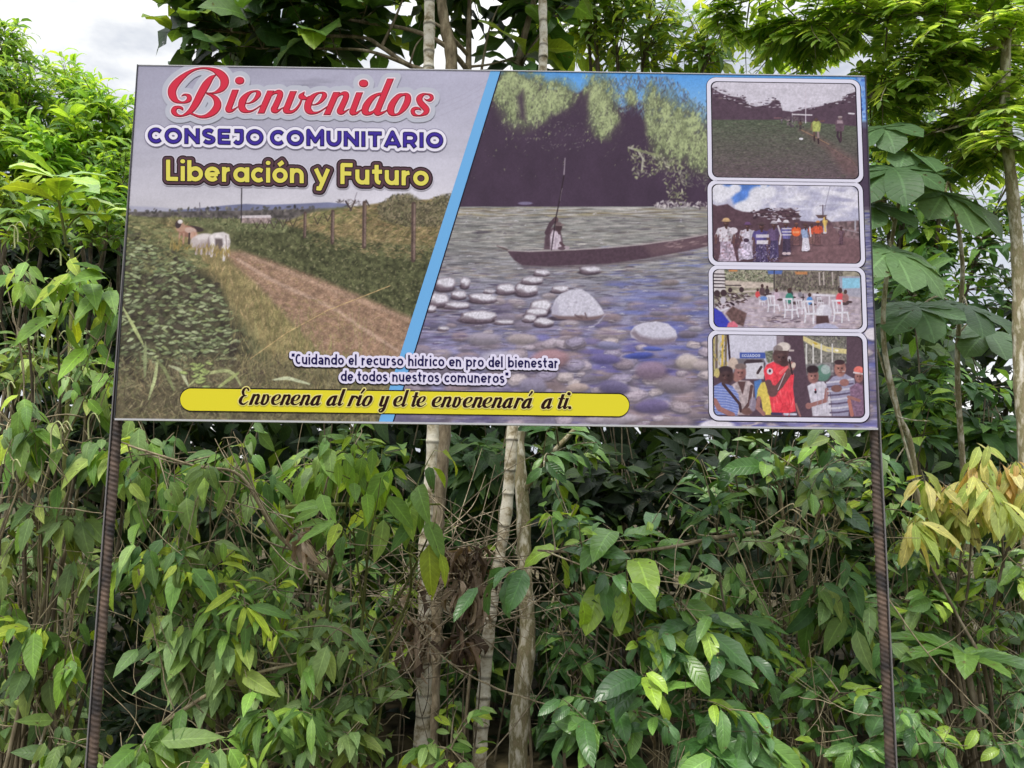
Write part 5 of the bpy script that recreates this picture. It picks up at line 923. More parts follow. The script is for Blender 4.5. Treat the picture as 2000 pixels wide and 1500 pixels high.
class Leaves:
    def __init__(s, rng): s.r = rng; s.V, s.F, s.U, s.C, s.n = [], [], [], [], 0
    def add(s, pos, dr, nr, L, Wd, prof, droop, fold, pet, cols, nu=6, wave=.0):
        N = len(pos); dr = nrm(dr); nr = nrm(nr-dr*np.sum(nr*dr, -1, keepdims=True)); sd = np.cross(dr, nr)
        tb = np.linspace(0, 1, nu); w = PROF[prof](tb); w = w/w.max(); w[0] = max(w[0], .03); w[-1] = .0
        rows_t = np.r_[0., tb]; rows_w = np.r_[.03, w]
        L, Wd, droop, fold, pet = [np.broadcast_to(np.asarray(q, float), (N,)) for q in (L, Wd, droop, fold, pet)]
        P = np.array(pos, float); V = np.zeros((N, nu+1, 3, 3), np.float32)
        ph = s.r.uniform(0, 6.28, N); kk = s.r.uniform(-.18, .18, N)
        for k in range(nu+1):
            th = droop*(rows_t[k]**1.1)+(0 if k else -.25)
            if k: 
                ds = pet*L if k == 1 else L*(rows_t[k]-rows_t[k-1])
                thm = droop*((rows_t[k]+rows_t[k-1])/2)**1.1-(.25 if k == 1 else 0)
                P = P+(dr*np.cos(thm)[:, None]-nr*np.sin(thm)[:, None]+sd*(kk*rows_t[k])[:, None])*ds[:, None]
            nn = nr*np.cos(th)[:, None]+dr*np.sin(th)[:, None]; ww = (Wd*rows_w[k]*.5)[:, None]
            lift = np.sin(fold)[:, None]; cs_ = np.cos(fold)[:, None]; wv = (wave*np.sin(ph+k*2.3))[:, None]; wv2 = (wave*np.sin(ph*1.7+k*2.9))[:, None]
            V[:, k, 0] = P-sd*ww*cs_+nn*ww*(lift+wv); V[:, k, 1] = P; V[:, k, 2] = P+sd*ww*cs_+nn*ww*(lift+wv2)
        m = (nu+1)*3; g = np.arange(m).reshape(nu+1, 3)
        q = np.concatenate([np.stack([g[:-1, 0], g[:-1, 1], g[1:, 1], g[1:, 0]], -1), np.stack([g[:-1, 1], g[:-1, 2], g[1:, 2], g[1:, 1]], -1)])
        s.F.append((s.n+np.arange(N)[:, None, None]*m+q[None]).reshape(-1, 4)); s.n += N*m
        s.V.append(V.reshape(-1, 3)); u = np.zeros((nu+1, 3, 2)); u[:, :, 0] = rows_t[:, None]; u[:, :, 1] = np.array([-1, 0, 1.])[None]
        s.U.append(np.tile(u.reshape(-1, 2), (N, 1))); s.C.append(np.repeat(cols, m, 0))
    def build(s, name, mat, parent=None, label=None, kind=None):
        return mesh_obj(name, np.concatenate(s.V), np.concatenate(s.F), mat, parent, uv=np.concatenate(s.U), col=np.concatenate(s.C), smooth=True, label=label, kind=kind)
def pal(*cs): return np.array([lin(c) for c in cs])
P_BRIGHT = pal((158, 196, 70), (138, 180, 64), (118, 164, 66), (174, 206, 80), (100, 142, 62), (138, 174, 96))
P_MID = pal((96, 132, 62), (82, 118, 58), (104, 140, 72), (72, 106, 54), (118, 150, 66), (110, 138, 88), (142, 166, 60))
P_GREY = pal((104, 132, 88), (90, 120, 80), (80, 110, 66), (116, 142, 96), (98, 126, 68), (130, 152, 84))
P_DEEP = pal((62, 98, 56), (52, 86, 48), (76, 112, 62), (46, 78, 46), (88, 124, 66), (70, 104, 70), (120, 150, 62))
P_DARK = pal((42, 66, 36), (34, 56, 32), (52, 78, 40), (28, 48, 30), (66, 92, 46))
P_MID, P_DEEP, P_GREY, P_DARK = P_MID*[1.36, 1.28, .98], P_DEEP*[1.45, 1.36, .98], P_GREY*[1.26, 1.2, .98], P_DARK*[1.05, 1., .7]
P_YELL = pal((200, 196, 120), (182, 184, 104), (214, 206, 140), (164, 178, 98), (148, 168, 90), (206, 176, 112))
P_DEAD = pal((150, 132, 114), (116, 100, 86), (172, 154, 134), (92, 78, 68), (132, 112, 94))
P_LIME = pal((150, 186, 60), (168, 198, 70), (130, 170, 60), (118, 156, 66))
P_PIN = pal((158, 190, 94), (174, 202, 102), (142, 174, 88), (118, 154, 82), (188, 212, 122))
STY = {  # length, width ratio, outline, leaves per spray, forward / side / up mix, droop, fold, petiole, palette, facing viewer
 'bush': dict(L=(.10, .17), w=.28, o='lance', n=(7, 10), mix=(.6, .8, .25), dr=(.9, 1.9), fold=(.15, .5), pet=.12, pal=P_BRIGHT, face=.5, tw=(.18, .34), nu=6, wave=.12),
 'hang': dict(L=(.065, .185), w=.38, o='ovate', n=(5, 8), mix=(.28, .42, -.85), dr=(.1, 1.0), fold=(.05, .4), pet=.28, pal=P_MID, face=1.1, tw=(.2, .42), nu=7, wave=.12),
 'small': dict(L=(.07, .12), w=.38, o='ovate', n=(6, 9), mix=(.4, .7, -.35), dr=(.3, 1.2), fold=(.05, .4), pet=.25, pal=P_GREY, face=.9, tw=(.15, .3), nu=5, wave=.1),
 'gloss': dict(L=(.06, .165), w=.40, o='ellip', n=(5, 9), mix=(.5, .75, -.4), dr=(.3, 1.3), fold=(.1, .45), pet=.14, pal=P_DEEP, face=.9, tw=(.2, .4), nu=7, wave=.14),
 'lanc': dict(L=(.09, .19), w=.22, o='lance', n=(6, 10), mix=(.5, .6, -.45), dr=(.4, 1.6), fold=(.1, .5), pet=.1, pal=P_MID, face=.8, tw=(.2, .42), nu=6, wave=.1),
 'dark': dict(L=(.10, .19), w=.40, o='ovate', n=(6, 9), mix=(.4, .7, -.2), dr=(.3, 1.2), fold=(.05, .4), pet=.2, pal=P_DARK, face=.7, tw=(.2, .4), nu=4, wave=.1),
 'crown': dict(L=(.22, .38), w=.66, o='heart', n=(3, 5), mix=(.5, .8, -.1), dr=(.3, 1.1), fold=(.0, .35), pet=.25, pal=P_DARK, face=.5, tw=(.25, .5), nu=6, wave=.2),
 'pinn': dict(L=(.09, .135), w=.38, o='lance', n=(22, 30), mix=(.45, .9, -.12), dr=(.2, .7), fold=(.0, .25), pet=.05, pal=P_PIN, face=.35, tw=(.38, .62), nu=4, wave=.05, opp=True),
 'yellow': dict(L=(.08, .16), w=.29, o='ellip', n=(7, 10), mix=(.15, .4, -.95), dr=(.1, .8), fold=(.1, .5), pet=.1, pal=P_YELL, face=1., tw=(.12, .24), nu=6, wave=.15),
 'dead': dict(L=(.09, .19), w=.34, o='ovate', n=(6, 10), mix=(.2, .8, -.7), dr=(.8, 2.8), fold=(.5, 1.3), pet=.15, pal=P_DEAD, face=.3, tw=(.08, .2), nu=6, wave=.5),
}
def spray(lv, tb, rng, A, Q, st, twr=.0022, pal_=None, curl=.12, Ls=1.):
    Ls = Ls*rng.uniform(.72, 1.15)
    d = Q-A; ln = np.linalg.norm(d)
    mid = (A+Q)/2+UPV*curl*ln+rng.normal(0, .05, 3)*ln; t = np.linspace(0, 1, 7)[:, None]
    path = (1-t)**2*A+2*t*(1-t)*mid+t*t*Q
    if tb is not None: tb.add(path, np.linspace(twr*1.5, twr*.6, 7), 4, rng.uniform(.5, 1.1))
    n = rng.randint(st['n'][0], st['n'][1]+1)
    fr = min(.75, max(0., 1-st['tw'][1]/max(ln, 1e-3))) if not st.get('opp') else .08
    if st.get('opp'): k = n//2; tt = np.r_[np.repeat(np.linspace(max(fr, 1-st['tw'][1]/ln), .97, k), 2), 1.]; sg = np.r_[np.tile([1., -1.], k), 0.]
    else: tt = np.sort(rng.uniform(max(fr, .15), 1., n)); tt[-1] = 1.; sg = np.where(np.arange(n) % 2, 1., -1.)*rng.uniform(.6, 1.2, n)
    N = len(tt); tt_ = tt[:, None]
    pos = (1-tt_)**2*A+2*tt_*(1-tt_)*mid+tt_**2*Q; T = nrm(2*(1-tt_)*(mid-A)+2*tt_*(Q-mid))
    Sd = nrm(np.cross(T, UPV)+1e-6); f, s_, u = st['mix']; jit = .12 if st.get('opp') else .3
    dr = T*f+Sd*(sg*s_)[:, None]+UPV*u+VIEW*.18*st['face']+rng.normal(0, jit, (N, 3))
    nr = UPV+VIEW*st['face']*rng.uniform(.3, 1.3, (N, 1))+rng.normal(0, .15 if st.get('opp') else .35, (N, 3))
    L = rng.uniform(*st['L'], N)*Ls*(np.where(tt > .9, .8, 1.) if not st.get('opp') else np.sin(np.clip(tt, 0, 1)*2.2+.5))
    pl = st['pal'] if pal_ is None else pal_
    c = pl[rng.randint(len(pl), size=N)]*rng.uniform(.8, 1.2, (N, 1))
    lv.add(pos, dr, nr, L, L*st['w']*rng.uniform(.85, 1.2, N), st['o'], rng.uniform(*st['dr'], N), rng.uniform(*st['fold'], N), st['pet']*rng.uniform(.6, 1.3, N), c, st['nu'], st['wave'])
def inball(rng):
    while True:
        v = rng.uniform(-1, 1, 3)
        if v@v < 1: return v
def plant(name, label, cat, base, blobs, style, seed, group=None, stems=(), pal_=None, bark_=None, r0=.009, leafm=None, Ls=1., curl=.12, spikes=False, twr=.0022, part='foliage'):
    """base = (x, distance) of the foot; blobs = (x, y, rx, ry, distance, half depth, sprays); stems = extra paths [(x, y, distance), ...]"""
    rng = np.random.RandomState(seed); st = STY[style]
    g = pt(base[0], 750, base[1]); g[2] = gz(g[1])-.03
    o = root(name, tuple(g), label, cat, group); tb, lv, sp3 = Tubes(), Leaves(rng), []; S = []
    for b in blobs:
        c = pt(b[0], b[1]+b[3]*.3, b[4]); m1 = g+(c-g)*.4+np.array([0, .05, .22*(c[2]-g[2])])+rng.normal(0, .05, 3)
        p = crom_any(np.array([g+rng.normal(0, .03, 3)*[1, 1, 0], m1, (m1+c)/2+rng.normal(0, .03, 3), c]), 7)
        tb.add(p, np.linspace(r0*rng.uniform(.8, 1.2), r0*.35, len(p)), 6, rng.uniform(.4, .8)); S.append(p[5:])  # random stem tone, scaled down to put shade into the colour
    for q in stems:
        p = crom_any(np.array([pt(*z[:3]) for z in q]), 6); r_ = q[0][3] if len(q[0]) > 3 else r0
        tb.add(p, np.linspace(r_, r_*.45, len(p)), 6, rng.uniform(.85, 1.2)); S.append(p)
    S = np.concatenate(S); dn = DENS.get(style, 1.)
    for b in blobs:
        k = b[4]/F; c = pt(b[0], b[1], b[4])
        if style in ('hang', 'gloss', 'small'):                # bare side twigs
            for _ in range(max(3, int(b[6]*.7))):
                A = S[rng.randint(len(S))]; e = c+np.array([rng.uniform(-1.3, 1.3)*b[2]*k, rng.uniform(-1.3, .6)*b[5], rng.uniform(-1.1, 1.2)*b[3]*k])
                if np.linalg.norm(e-A) > .9: A = e+(A-e)*.9/np.linalg.norm(e-A)
                m_ = (A+e)/2+rng.normal(0, .05, 3)
                tb.add(crom_any(np.array([A, (A+m_)/2+rng.normal(0, .02, 3), m_, (m_+e)/2+rng.normal(0, .02, 3), e]), 4), np.linspace(.0036, .0012, 17)*rng.uniform(.6, 1.25), 4, rng.uniform(.8, 1.7))
        if style == 'dead':                                    # dry twigs caught with the leaves
            for _ in range(int(b[6]*3.2)):
                A = c+rng.normal(0, .07, 3); e = A+nrm(rng.normal(0, 1, 3)*[1.3, .5, .8])*rng.uniform(.12, .5)
                tb.add(crom_any(np.array([A, (A+e)/2+rng.normal(0, .025, 3), e]), 5), np.linspace(.0026, .0011, 11), 4, rng.uniform(.7, 1.9))
        if spikes:
            for _ in range(max(1, b[6]//3)):
                v = inball(rng); A = c+np.array([v[0]*b[2]*k, -abs(v[1])*b[5], -v[2]*b[3]*k]); d = rng.choice([-1., 1.]); s_ = rng.uniform(.05, .1)
                sp3.append(crom_any(np.array([A, A+[0, -.01, s_*.8], A+[d*s_*.28, -.02, s_*1.1], A+[d*s_*.55, -.02, s_*.7]]), 5))
        bp_ = pal_ if pal_ is not None else st['pal']; bp_ = bp_[rng.permutation(len(bp_))[:max(3, len(bp_)*2//3)]]*rng.uniform(.85, 1.15); bl_ = Ls*rng.uniform(.75, 1.15)
        for _ in range(max(1, int(round(b[6]*dn)))):
            v = inball(rng); Q = c+np.array([v[0]*b[2]*k, v[1]*b[5], -v[2]*b[3]*k])
            j = np.argmin(np.linalg.norm(S-Q, axis=1)+rng.uniform(0, .18, len(S))+np.maximum(S[:, 2]-Q[2], 0)*.3)
            A = S[j]
            if np.linalg.norm(Q-A) < .12: Q = A+nrm(Q-A+VIEW*.02+rng.normal(0, .02, 3))*rng.uniform(*st['tw'])*.7
            spray(lv, tb, rng, A, Q, st, twr, bp_, curl, bl_)
    tb.build('stem', bark_ or M_TWIG, o); lv.build(part, leafm or M_LEAF, o)
    if sp3:
        for q in sp3:
            t3 = Tubes(); t3.add(q, np.linspace(.0032, .0022, len(q)), 5, 1.); t3.build('flower_spike', M_SPIKE, o)
    return o
DENS = {'hang': .68, 'gloss': .66, 'small': .85, 'yellow': .7, 'dead': .6}
M_SPIKE = bark('pale_spike', [(.3, (150, 160, 96)), (.6, (186, 190, 140))], 60)

# ground
m_soil, t_, p_ = material('leaf_litter', rough=.95, spec=.1)
a_ = t_.nodes.new('ShaderNodeTexNoise'); a_.inputs['Scale'].default_value = 9; a_.inputs['Detail'].default_value = 8; r_ = t_.nodes.new('ShaderNodeValToRGB')
r_.color_ramp.elements[0].color = (.02, .018, .01, 1); r_.color_ramp.elements[1].color = (.11, .09, .05, 1); r_.color_ramp.elements[0].position = .35; r_.color_ramp.elements[1].position = .7
c_ = t_.nodes.new('ShaderNodeTexCoord'); t_.links.new(c_.outputs['Object'], a_.inputs['Vector']); t_.links.new(a_.outputs[0], r_.inputs[0]); t_.links.new(r_.outputs[0], p_.inputs['Base Color'])
xs_, ys_ = np.linspace(-300, 300, 61), np.r_[-60, -30, -10, -4, 0, 2, 3, 3.5, 4, 5, 6, 8, 10, 12, 20, 40, 90, 200, 400.]
X_, Y_ = np.meshgrid(xs_, ys_); Z_ = np.clip(Y_-3.5, 0, 8.5)*.06; i_ = np.arange(X_.size).reshape(X_.shape)
g_ = mesh_obj('ground', np.stack([X_, Y_, Z_], -1).reshape(-1, 3), np.stack([i_[:-1, :-1], i_[:-1, 1:], i_[1:, 1:], i_[1:, :-1]], -1).reshape(-1, 4), m_soil, kind='structure')

# trunks
def trunk_path(pts): return crom_any(np.array([pt(x, y, d) for x, y, d, *_ in pts]), 14), crom_any(np.array([[q[3]*q[2]/F] for q in pts]), 14)[:, 0]
def to_ground(P, R):
    d = nrm(P[-1]-P[-3]); k = (P[-1][2]-gz(P[-1][1])+.05)/max(-d[2], .2); e = P[-1]+d*k*np.linspace(.12, 1, 6)[:, None]
    return np.concatenate([P, e]), np.r_[R, np.full(6, R[-1])*np.linspace(1, 1.15, 6)]
def trunk_tree(name, label, cat, pts, mat, ringed=0., crown=None, group=None, top=None, seed=1):
    """pts run from the top down: (x, y, distance, half width in survey units)"""
    P, R = trunk_path(pts); P, R = to_ground(P, R); P, R = P[::-1], R[::-1]
    o = root(name, tuple(P[0]), label, cat, group)
    s = np.r_[0, np.cumsum(np.linalg.norm(np.diff(P, axis=0), axis=1))]; ss = np.arange(0, s[-1], .006 if ringed else .02)
    P2 = np.stack([np.interp(ss, s, P[:, i]) for i in range(3)], -1); R2 = np.interp(ss, s, R); col = np.ones((len(ss), 3))
    rg = np.random.RandomState(seed)
    R2 = R2*(1+.05*np.sin(ss*23+seed)+.04*np.sin(ss*57+seed*2))
    P2[:, 0] += .006*np.sin(ss*6+seed); 
    if ringed:
        k = 0.; 
        while k < s[-1]:
            k += ringed*rg.uniform(.6, 1.5); dd = ss-k
            R2 = R2*(1+rg.uniform(.03, .1)*np.exp(-(dd/.006)**2)); col *= (1-rg.uniform(.6, .9)*np.exp(-((dd+.007)/.005)**2))[:, None]*(1+.12*np.exp(-((dd-.006)/.01)**2))[:, None]
    tb = Tubes(); tb.add(P2, R2, 14, col); tb.build('trunk', mat, o); return o, P2, R2
def crown_of(o, style, blobs, seed, limbs, bark_, attach, leafm=None, pal_=None, Ls=1., r0=.014, twr=.003):
    rng = np.random.RandomState(seed); st = STY[style]; tb, lv = Tubes(), Leaves(rng); S = [attach]
    for q in limbs:
        p = crom_any(np.array([pt(*z[:3]) for z in q]), 7); r_ = q[0][3]*q[0][2]/F if len(q[0]) > 3 else r0
        tb.add(p, np.linspace(r_, r_*.4, len(p)), 7, 1.); S.append(p)
    S = np.concatenate(S)
    for b in blobs:
        k = b[4]/F; c = pt(b[0], b[1], b[4])
        for _ in range(b[6]):
            v = inball(rng); Q = c+np.array([v[0]*b[2]*k, v[1]*b[5], -v[2]*b[3]*k]); j = np.argmin(np.linalg.norm(S-Q, axis=1)+rng.uniform(0, .2, len(S))); A = S[j]
            if np.linalg.norm(Q-A) < .15: Q = A+nrm(rng.normal(0, 1, 3)+VIEW)*.3
            spray(lv, tb, rng, A, Q, st, twr, pal_, .1, Ls)
    tb.build('branches', bark_, o); lv.build('crown', leafm or M_LEAF, o)
def palmate(lv, rng, A, ax, nr, size, pal_, nl=8):
    """one umbrella-like lobed leaf whose centre is A; ax = direction of the longest lobe"""
    ax = nrm(ax-nr*(ax@nr)); sd = np.cross(nr, ax); a = np.linspace(-2.5, 2.5, nl)+rng.normal(0, .06, nl)
    d = np.cos(a)[:, None]*ax+np.sin(a)[:, None]*sd+nr*.05; L = size*(.62+.38*np.cos(a/1.35))*rng.uniform(.92, 1.06, nl)
    c = np.tile(pal_[rng.randint(len(pal_))]*rng.uniform(.85, 1.15), (nl, 1))
    lv.add(np.tile(A, (nl, 1))+nr*rng.uniform(0, .004, (nl, 1)), d, np.tile(nr, (nl, 1)), L, L*.54, 'lobe', rng.uniform(.35, .9, nl), rng.uniform(.0, .18, nl), .0, c, 7, .06)
# ---------------------------------------------------------------- the trees
G_CEC = 'slender pale trunks behind the billboard'
o, P2, R2 = trunk_tree('ringed_tree', 'straight pale trunk with bamboo-like rings, tallest of the pale trunks, behind the blue stripe', 'tree',
    [(834, -260, 3.7, 10), (836, -20, 3.7, 11), (839, 140, 3.7, 11.5), (846, 500, 3.65, 12), (843, 830, 3.6, 11.5), (833, 1050, 3.6, 11.5), (828, 1250, 3.6, 13), (822, 1540, 3.6, 17)], M_PALE, .105, seed=3)
lv = Leaves(np.random.RandomState(8)); tb = Tubes()
for k in range(7):
    a = k*.9+.3; A = P2[-1]+np.array([math.cos(a)*.5, math.sin(a)*.5, .15]); tb.add(crom_any(np.array([P2[-1], P2[-1]+np.array([math.cos(a)*.25, math.sin(a)*.25, .15]), A]), 5), .006, 5)
    palmate(lv, lv.r, A, np.array([math.cos(a), math.sin(a), -.3]), nrm(np.array([math.cos(a)*.3, math.sin(a)*.3, 1.])), .34, P_DEEP)
tb.build('leaf_stalks', M_GREEN, o); lv.build('crown', M_LEAF, o)
o, P2, R2 = trunk_tree('ringed_tree', 'leaning pale ringed trunk that bends left towards its foot, right of the straight one', 'tree',
    [(1064, -260, 3.75, 8), (1061, -10, 3.75, 8.5), (1057, 140, 3.75, 9), (1030, 500, 3.7, 11), (1003, 830, 3.6, 11.5), (986, 1000, 3.6, 11.5), (970, 1130, 3.6, 11), (948, 1320, 3.6, 12.5), (928, 1540, 3.6, 15)], M_PALE, .1, seed=5)
lv = Leaves(np.random.RandomState(9)); tb = Tubes()
for k in range(6):
    a = k*1.05+.1; A = P2[-1]+np.array([math.cos(a)*.45, math.sin(a)*.45, .12]); tb.add(crom_any(np.array([P2[-1], P2[-1]+np.array([math.cos(a)*.22, math.sin(a)*.22, .14]), A]), 5), .005, 5)
    palmate(lv, lv.r, A, np.array([math.cos(a), math.sin(a), -.3]), nrm(np.array([math.cos(a)*.3, math.sin(a)*.3, 1.])), .32, P_DEEP)
tb.build('leaf_stalks', M_GREEN, o); lv.build('crown', M_LEAF, o)
o, P2, R2 = trunk_tree('mottled_tree', 'lichen-mottled trunk without rings, rightmost of the trunks under the billboard', 'tree',
    [(1012, 560, 3.85, 12), (1014, 860, 3.8, 13), (1022, 980, 3.75, 13.5), (1022, 1120, 3.7, 14), (1030, 1250, 3.7, 16), (1020, 1370, 3.7, 18), (1008, 1540, 3.7, 19)], M_MOTT, seed=7)
crown_of(o, 'gloss', [(1090, 900, 90, 50, 3.8, .25, 8), (1060, 640, 120, 90, 3.9, .3, 14)], 31, [[(1020, 960, 3.75, 7), (1075, 890, 3.7), (1130, 830, 3.7), (1180, 770, 3.7)], [(1012, 640, 3.85, 6), (1060, 560, 3.9)]], M_MOTT, P2[-20:], M_GLOSS)
# broad-leaved tree whose dark crown shows above the sheet
o, P2, R2 = trunk_tree('broadleaf_tree', 'brown-barked tree with broad dark leaves against the bright sky above the billboard', 'tree',
    [(858, -160, 4.5, 8), (862, -10, 4.4, 10), (870, 60, 4.4, 12), (880, 135, 4.4, 13), (876, 500, 4.3, 13), (866, 830, 4.2, 13), (858, 1010, 4.2, 13), (848, 1180, 4.2, 15), (838, 1540, 4.2, 18)], M_BROWN, seed=9)
BR = [[(915, 140, 4.5, 6), (870, 90, 4.4), (800, 58, 4.4), (690, 40, 4.5), (600, 20, 4.5)], [(880, 150, 4.4, 6), (800, 128, 4.4), (745, 92, 4.4), (700, 72, 4.5), (560, 70, 4.6), (420, 60, 4.6)], [(800, 128, 4.4, 4), (720, 100, 4.3), (640, 95, 4.5), (500, 95, 4.5)],
      [(915, 150, 4.5, 7), (916, 60, 4.5), (918, -20, 4.5), (920, -90, 4.5)], [(916, 110, 4.5, 5), (870, 60, 4.4), (840, 40, 4.4)], [(1003, 170, 4.6, 9), (1022, 80, 4.6), (1045, -10, 4.6), (1060, -90, 4.6)], [(920, 130, 4.5, 3), (960, 125, 4.5), (1010, 110, 4.6)],
      [(940, 140, 4.5, 3), (955, 60, 4.5), (975, 10, 4.5)], [(745, 92, 4.4, 4), (770, 40, 4.4), (790, -10, 4.4)], [(1000, 160, 4.6, 4), (1060, 60, 4.6), (1110, 10, 4.6)], [(800, 128, 4.4, 2.5), (812, 90, 4.4), (828, 70, 4.4)]]
crown_of(o, 'crown', [(430, 40, 90, 45, 4.6, .35, 8), (400, 95, 70, 30, 4.6, .3, 8), (520, 70, 90, 45, 4.6, .4, 8), (620, 40, 110, 50, 4.6, .4, 9), (700, 70, 70, 45, 4.6, .3, 5), (560, 110, 110, 22, 4.6, .3, 6), (690, 10, 110, 26, 4.6, .4, 9), (880, 30, 90, 40, 4.7, .3, 5), (985, 60, 60, 60, 4.8, .4, 6), (1060, 60, 50, 60, 4.8, .4, 6), (960, -30, 160, 40, 4.7, .4, 12), (500, -40, 200, 40, 4.7, .5, 9), (990, 120, 50, 22, 4.7, .2, 5), (700, -230, 420, 100, 5.2, .8, 50), (1100, -230, 220, 100, 5.2, .8, 30)], 41, BR, M_BROWN, P2[-30:], M_LEAF, Ls=.82, pal_=np.concatenate([P_DARK*1.3, P_DEEP*.8]))  # the highest blobs are added canopy out of view, shading the interior
# feathery tree top right
o, P2, R2 = trunk_tree('feathery_tree', 'tree with mottled trunk and light green feathery leaves at the right edge', 'tree',
    [(1990, -200, 3.4, 8), (1968, -30, 3.4, 8.5), (1963, 80, 3.4, 9.5), (1964, 200, 3.4, 10), (1976, 350, 3.4, 11), (1986, 520, 3.4, 12), (1994, 700, 3.4, 12.5), (2004, 920, 3.4, 13.5), (2020, 1300, 3.4, 19)], M_MOTT, seed=11)
BR = [[(1962, 70, 3.4, 7), (1925, 40, 3.4), (1870, 26, 3.4), (1760, 30, 3.5), (1680, 50, 3.6), (1560, 40, 3.7)], [(1963, 85, 3.4, 5), (1935, 95, 3.4), (1870, 100, 3.5), (1790, 130, 3.6), (1700, 190, 3.7)], [(1962, 20, 3.4, 5), (1940, -30, 3.4), (1850, -60, 3.5), (1650, -40, 3.7), (1500, -10, 3.8), (1400, 20, 3.9)], [(1966, 220, 3.4, 4), (1900, 240, 3.5), (1820, 260, 3.6)],
      [(1968, 50, 3.4, 5), (2000, 30, 3.4), (2060, 10, 3.4)], [(1972, 300, 3.4, 3), (1930, 290, 3.45), (1880, 300, 3.5)]]
crown_of(o, 'pinn', [(1450, 30, 120, 50, 3.8, .3, 15), (1560, 70, 120, 60, 3.8, .3, 17), (1680, 60, 130, 70, 3.7, .35, 20), (1800, 90, 130, 90, 3.6, .35, 24), (1640, 150, 110, 50, 3.8, .3, 13), (1760, 180, 100, 60, 3.7, .3, 15), (1880, 170, 90, 80, 3.6, .3, 15), (1900, 260, 70, 50, 3.6, .25, 8), (1720, 10, 200, 40, 3.6, .3, 12), (1450, 110, 80, 30, 3.85, .25, 8), (1980, 100, 50, 120, 3.6, .3, 9), (1960, 300, 50, 60, 3.6, .2, 5), (1820, 250, 80, 40, 3.7, .2, 9), (1740, 230, 60, 50, 3.75, .2, 9), (1880, 320, 60, 50, 3.6, .2, 6), (1560, 130, 100, 40, 3.9, .2, 10), (1800, 160, 120, 70, 3.7, .3, 16), (1900, 80, 90, 70, 3.5, .25, 12), (1850, 250, 90, 60, 3.65, .25, 14), (1730, 290, 40, 40, 3.7, .15, 5), (1930, 330, 60, 60, 3.6, .2, 7)], 51, BR, M_MOTT, P2[-60:], M_FEATHER)
# far trees, each its own crown and trunk
FT = [('shade_tree', 'dark leafy tree filling the gap between feathery leaves and broad dark crown', 1230, 6.2, [(1150, 40, 80, 60, 6.2, .6, 40), (1260, 60, 120, 80, 6.2, .6, 60), (1380, 90, 90, 60, 6.0, .5, 36), (1200, -30, 160, 50, 6.2, .6, 30), (1150, -190, 200, 90, 6.2, .8, 20)], P_MID, 61, 1.15),  # the topmost blob is unseen canopy added to darken the interior
      ('shade_tree', 'tall dark tree with sky glinting through its leaves behind the umbrella-leaved saplings', 1770, 6.6, [(1760, 420, 130, 110, 6.6, .8, 60), (1850, 560, 130, 120, 6.6, .8, 52), (1760, 640, 110, 110, 6.8, .8, 40), (1930, 400, 90, 120, 6.4, .8, 44), (1720, 300, 80, 70, 6.6, .6, 30), (1850, 280, 120, 90, 6.6, .6, 44), (1760, 200, 90, 60, 6.6, .5, 24)], P_DEEP, 62, 1.2),
      ('shade_tree', 'dark tree low at the right edge behind the yellow-leaved shoot', 1930, 7.2, [(1800, 780, 120, 90, 7.0, .8, 40), (1930, 720, 100, 110, 7.2, .8, 34), (1900, 860, 120, 90, 6.6, .7, 50), (1760, 900, 80, 90, 6.2, .6, 34), (1990, 560, 60, 120, 7, .6, 22)], P_DARK, 63, 1.3),
      ('shade_tree', 'dim tree behind the left end of the billboard', 330, 7.0, [(250, 470, 120, 110, 6.4, .7, 60), (120, 520, 120, 90, 6.2, .7, 60), (330, 640, 200, 130, 6.8, .7, 60), (20, 620, 90, 140, 6.0, .6, 50)], P_DARK, 64, 1.3)]
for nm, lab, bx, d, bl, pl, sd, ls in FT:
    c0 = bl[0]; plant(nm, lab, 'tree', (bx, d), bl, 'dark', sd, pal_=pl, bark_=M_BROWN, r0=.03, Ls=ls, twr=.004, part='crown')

# ---------------------------------------------------------------- leafy mass upper left
plant('leafy_tree', 'bright green leafy tree under the sky at the upper left corner', 'tree', (-30, 5.2), [(-10, 130, 80, 80, 5.3, .4, 60), (50, 190, 90, 80, 5.2, .4, 70), (-20, 290, 90, 90, 5.0, .4, 60), (90, 290, 70, 70, 5.0, .35, 44), (10, 80, 40, 40, 5.3, .3, 16)], 'bush', 71, r0=.02, bark_=M_BROWN, leafm=M_LITE, part='crown')
plant('leafy_tree', 'bright green leafy tree touching the upper left corner of the billboard', 'tree', (200, 5.6), [(140, 170, 60, 60, 5.6, .4, 44), (215, 220, 70, 70, 5.5, .4, 60), (170, 280, 90, 80, 5.3, .4, 70), (235, 340, 60, 90, 5.2, .35, 46), (180, 390, 90, 60, 5.0, .3, 40)], 'bush', 72, r0=.02, bark_=M_BROWN, leafm=M_LITE, part='crown')
plant('leafy_shrub', 'yellow-green shrub crowding the left edge below the leafy tree', 'shrub', (-40, 4.5), [(0, 390, 60, 60, 4.5, .3, 26), (60, 440, 80, 40, 4.4, .25, 20), (210, 450, 60, 40, 4.4, .25, 18)], 'bush', 73, r0=.012, pal_=P_MID)
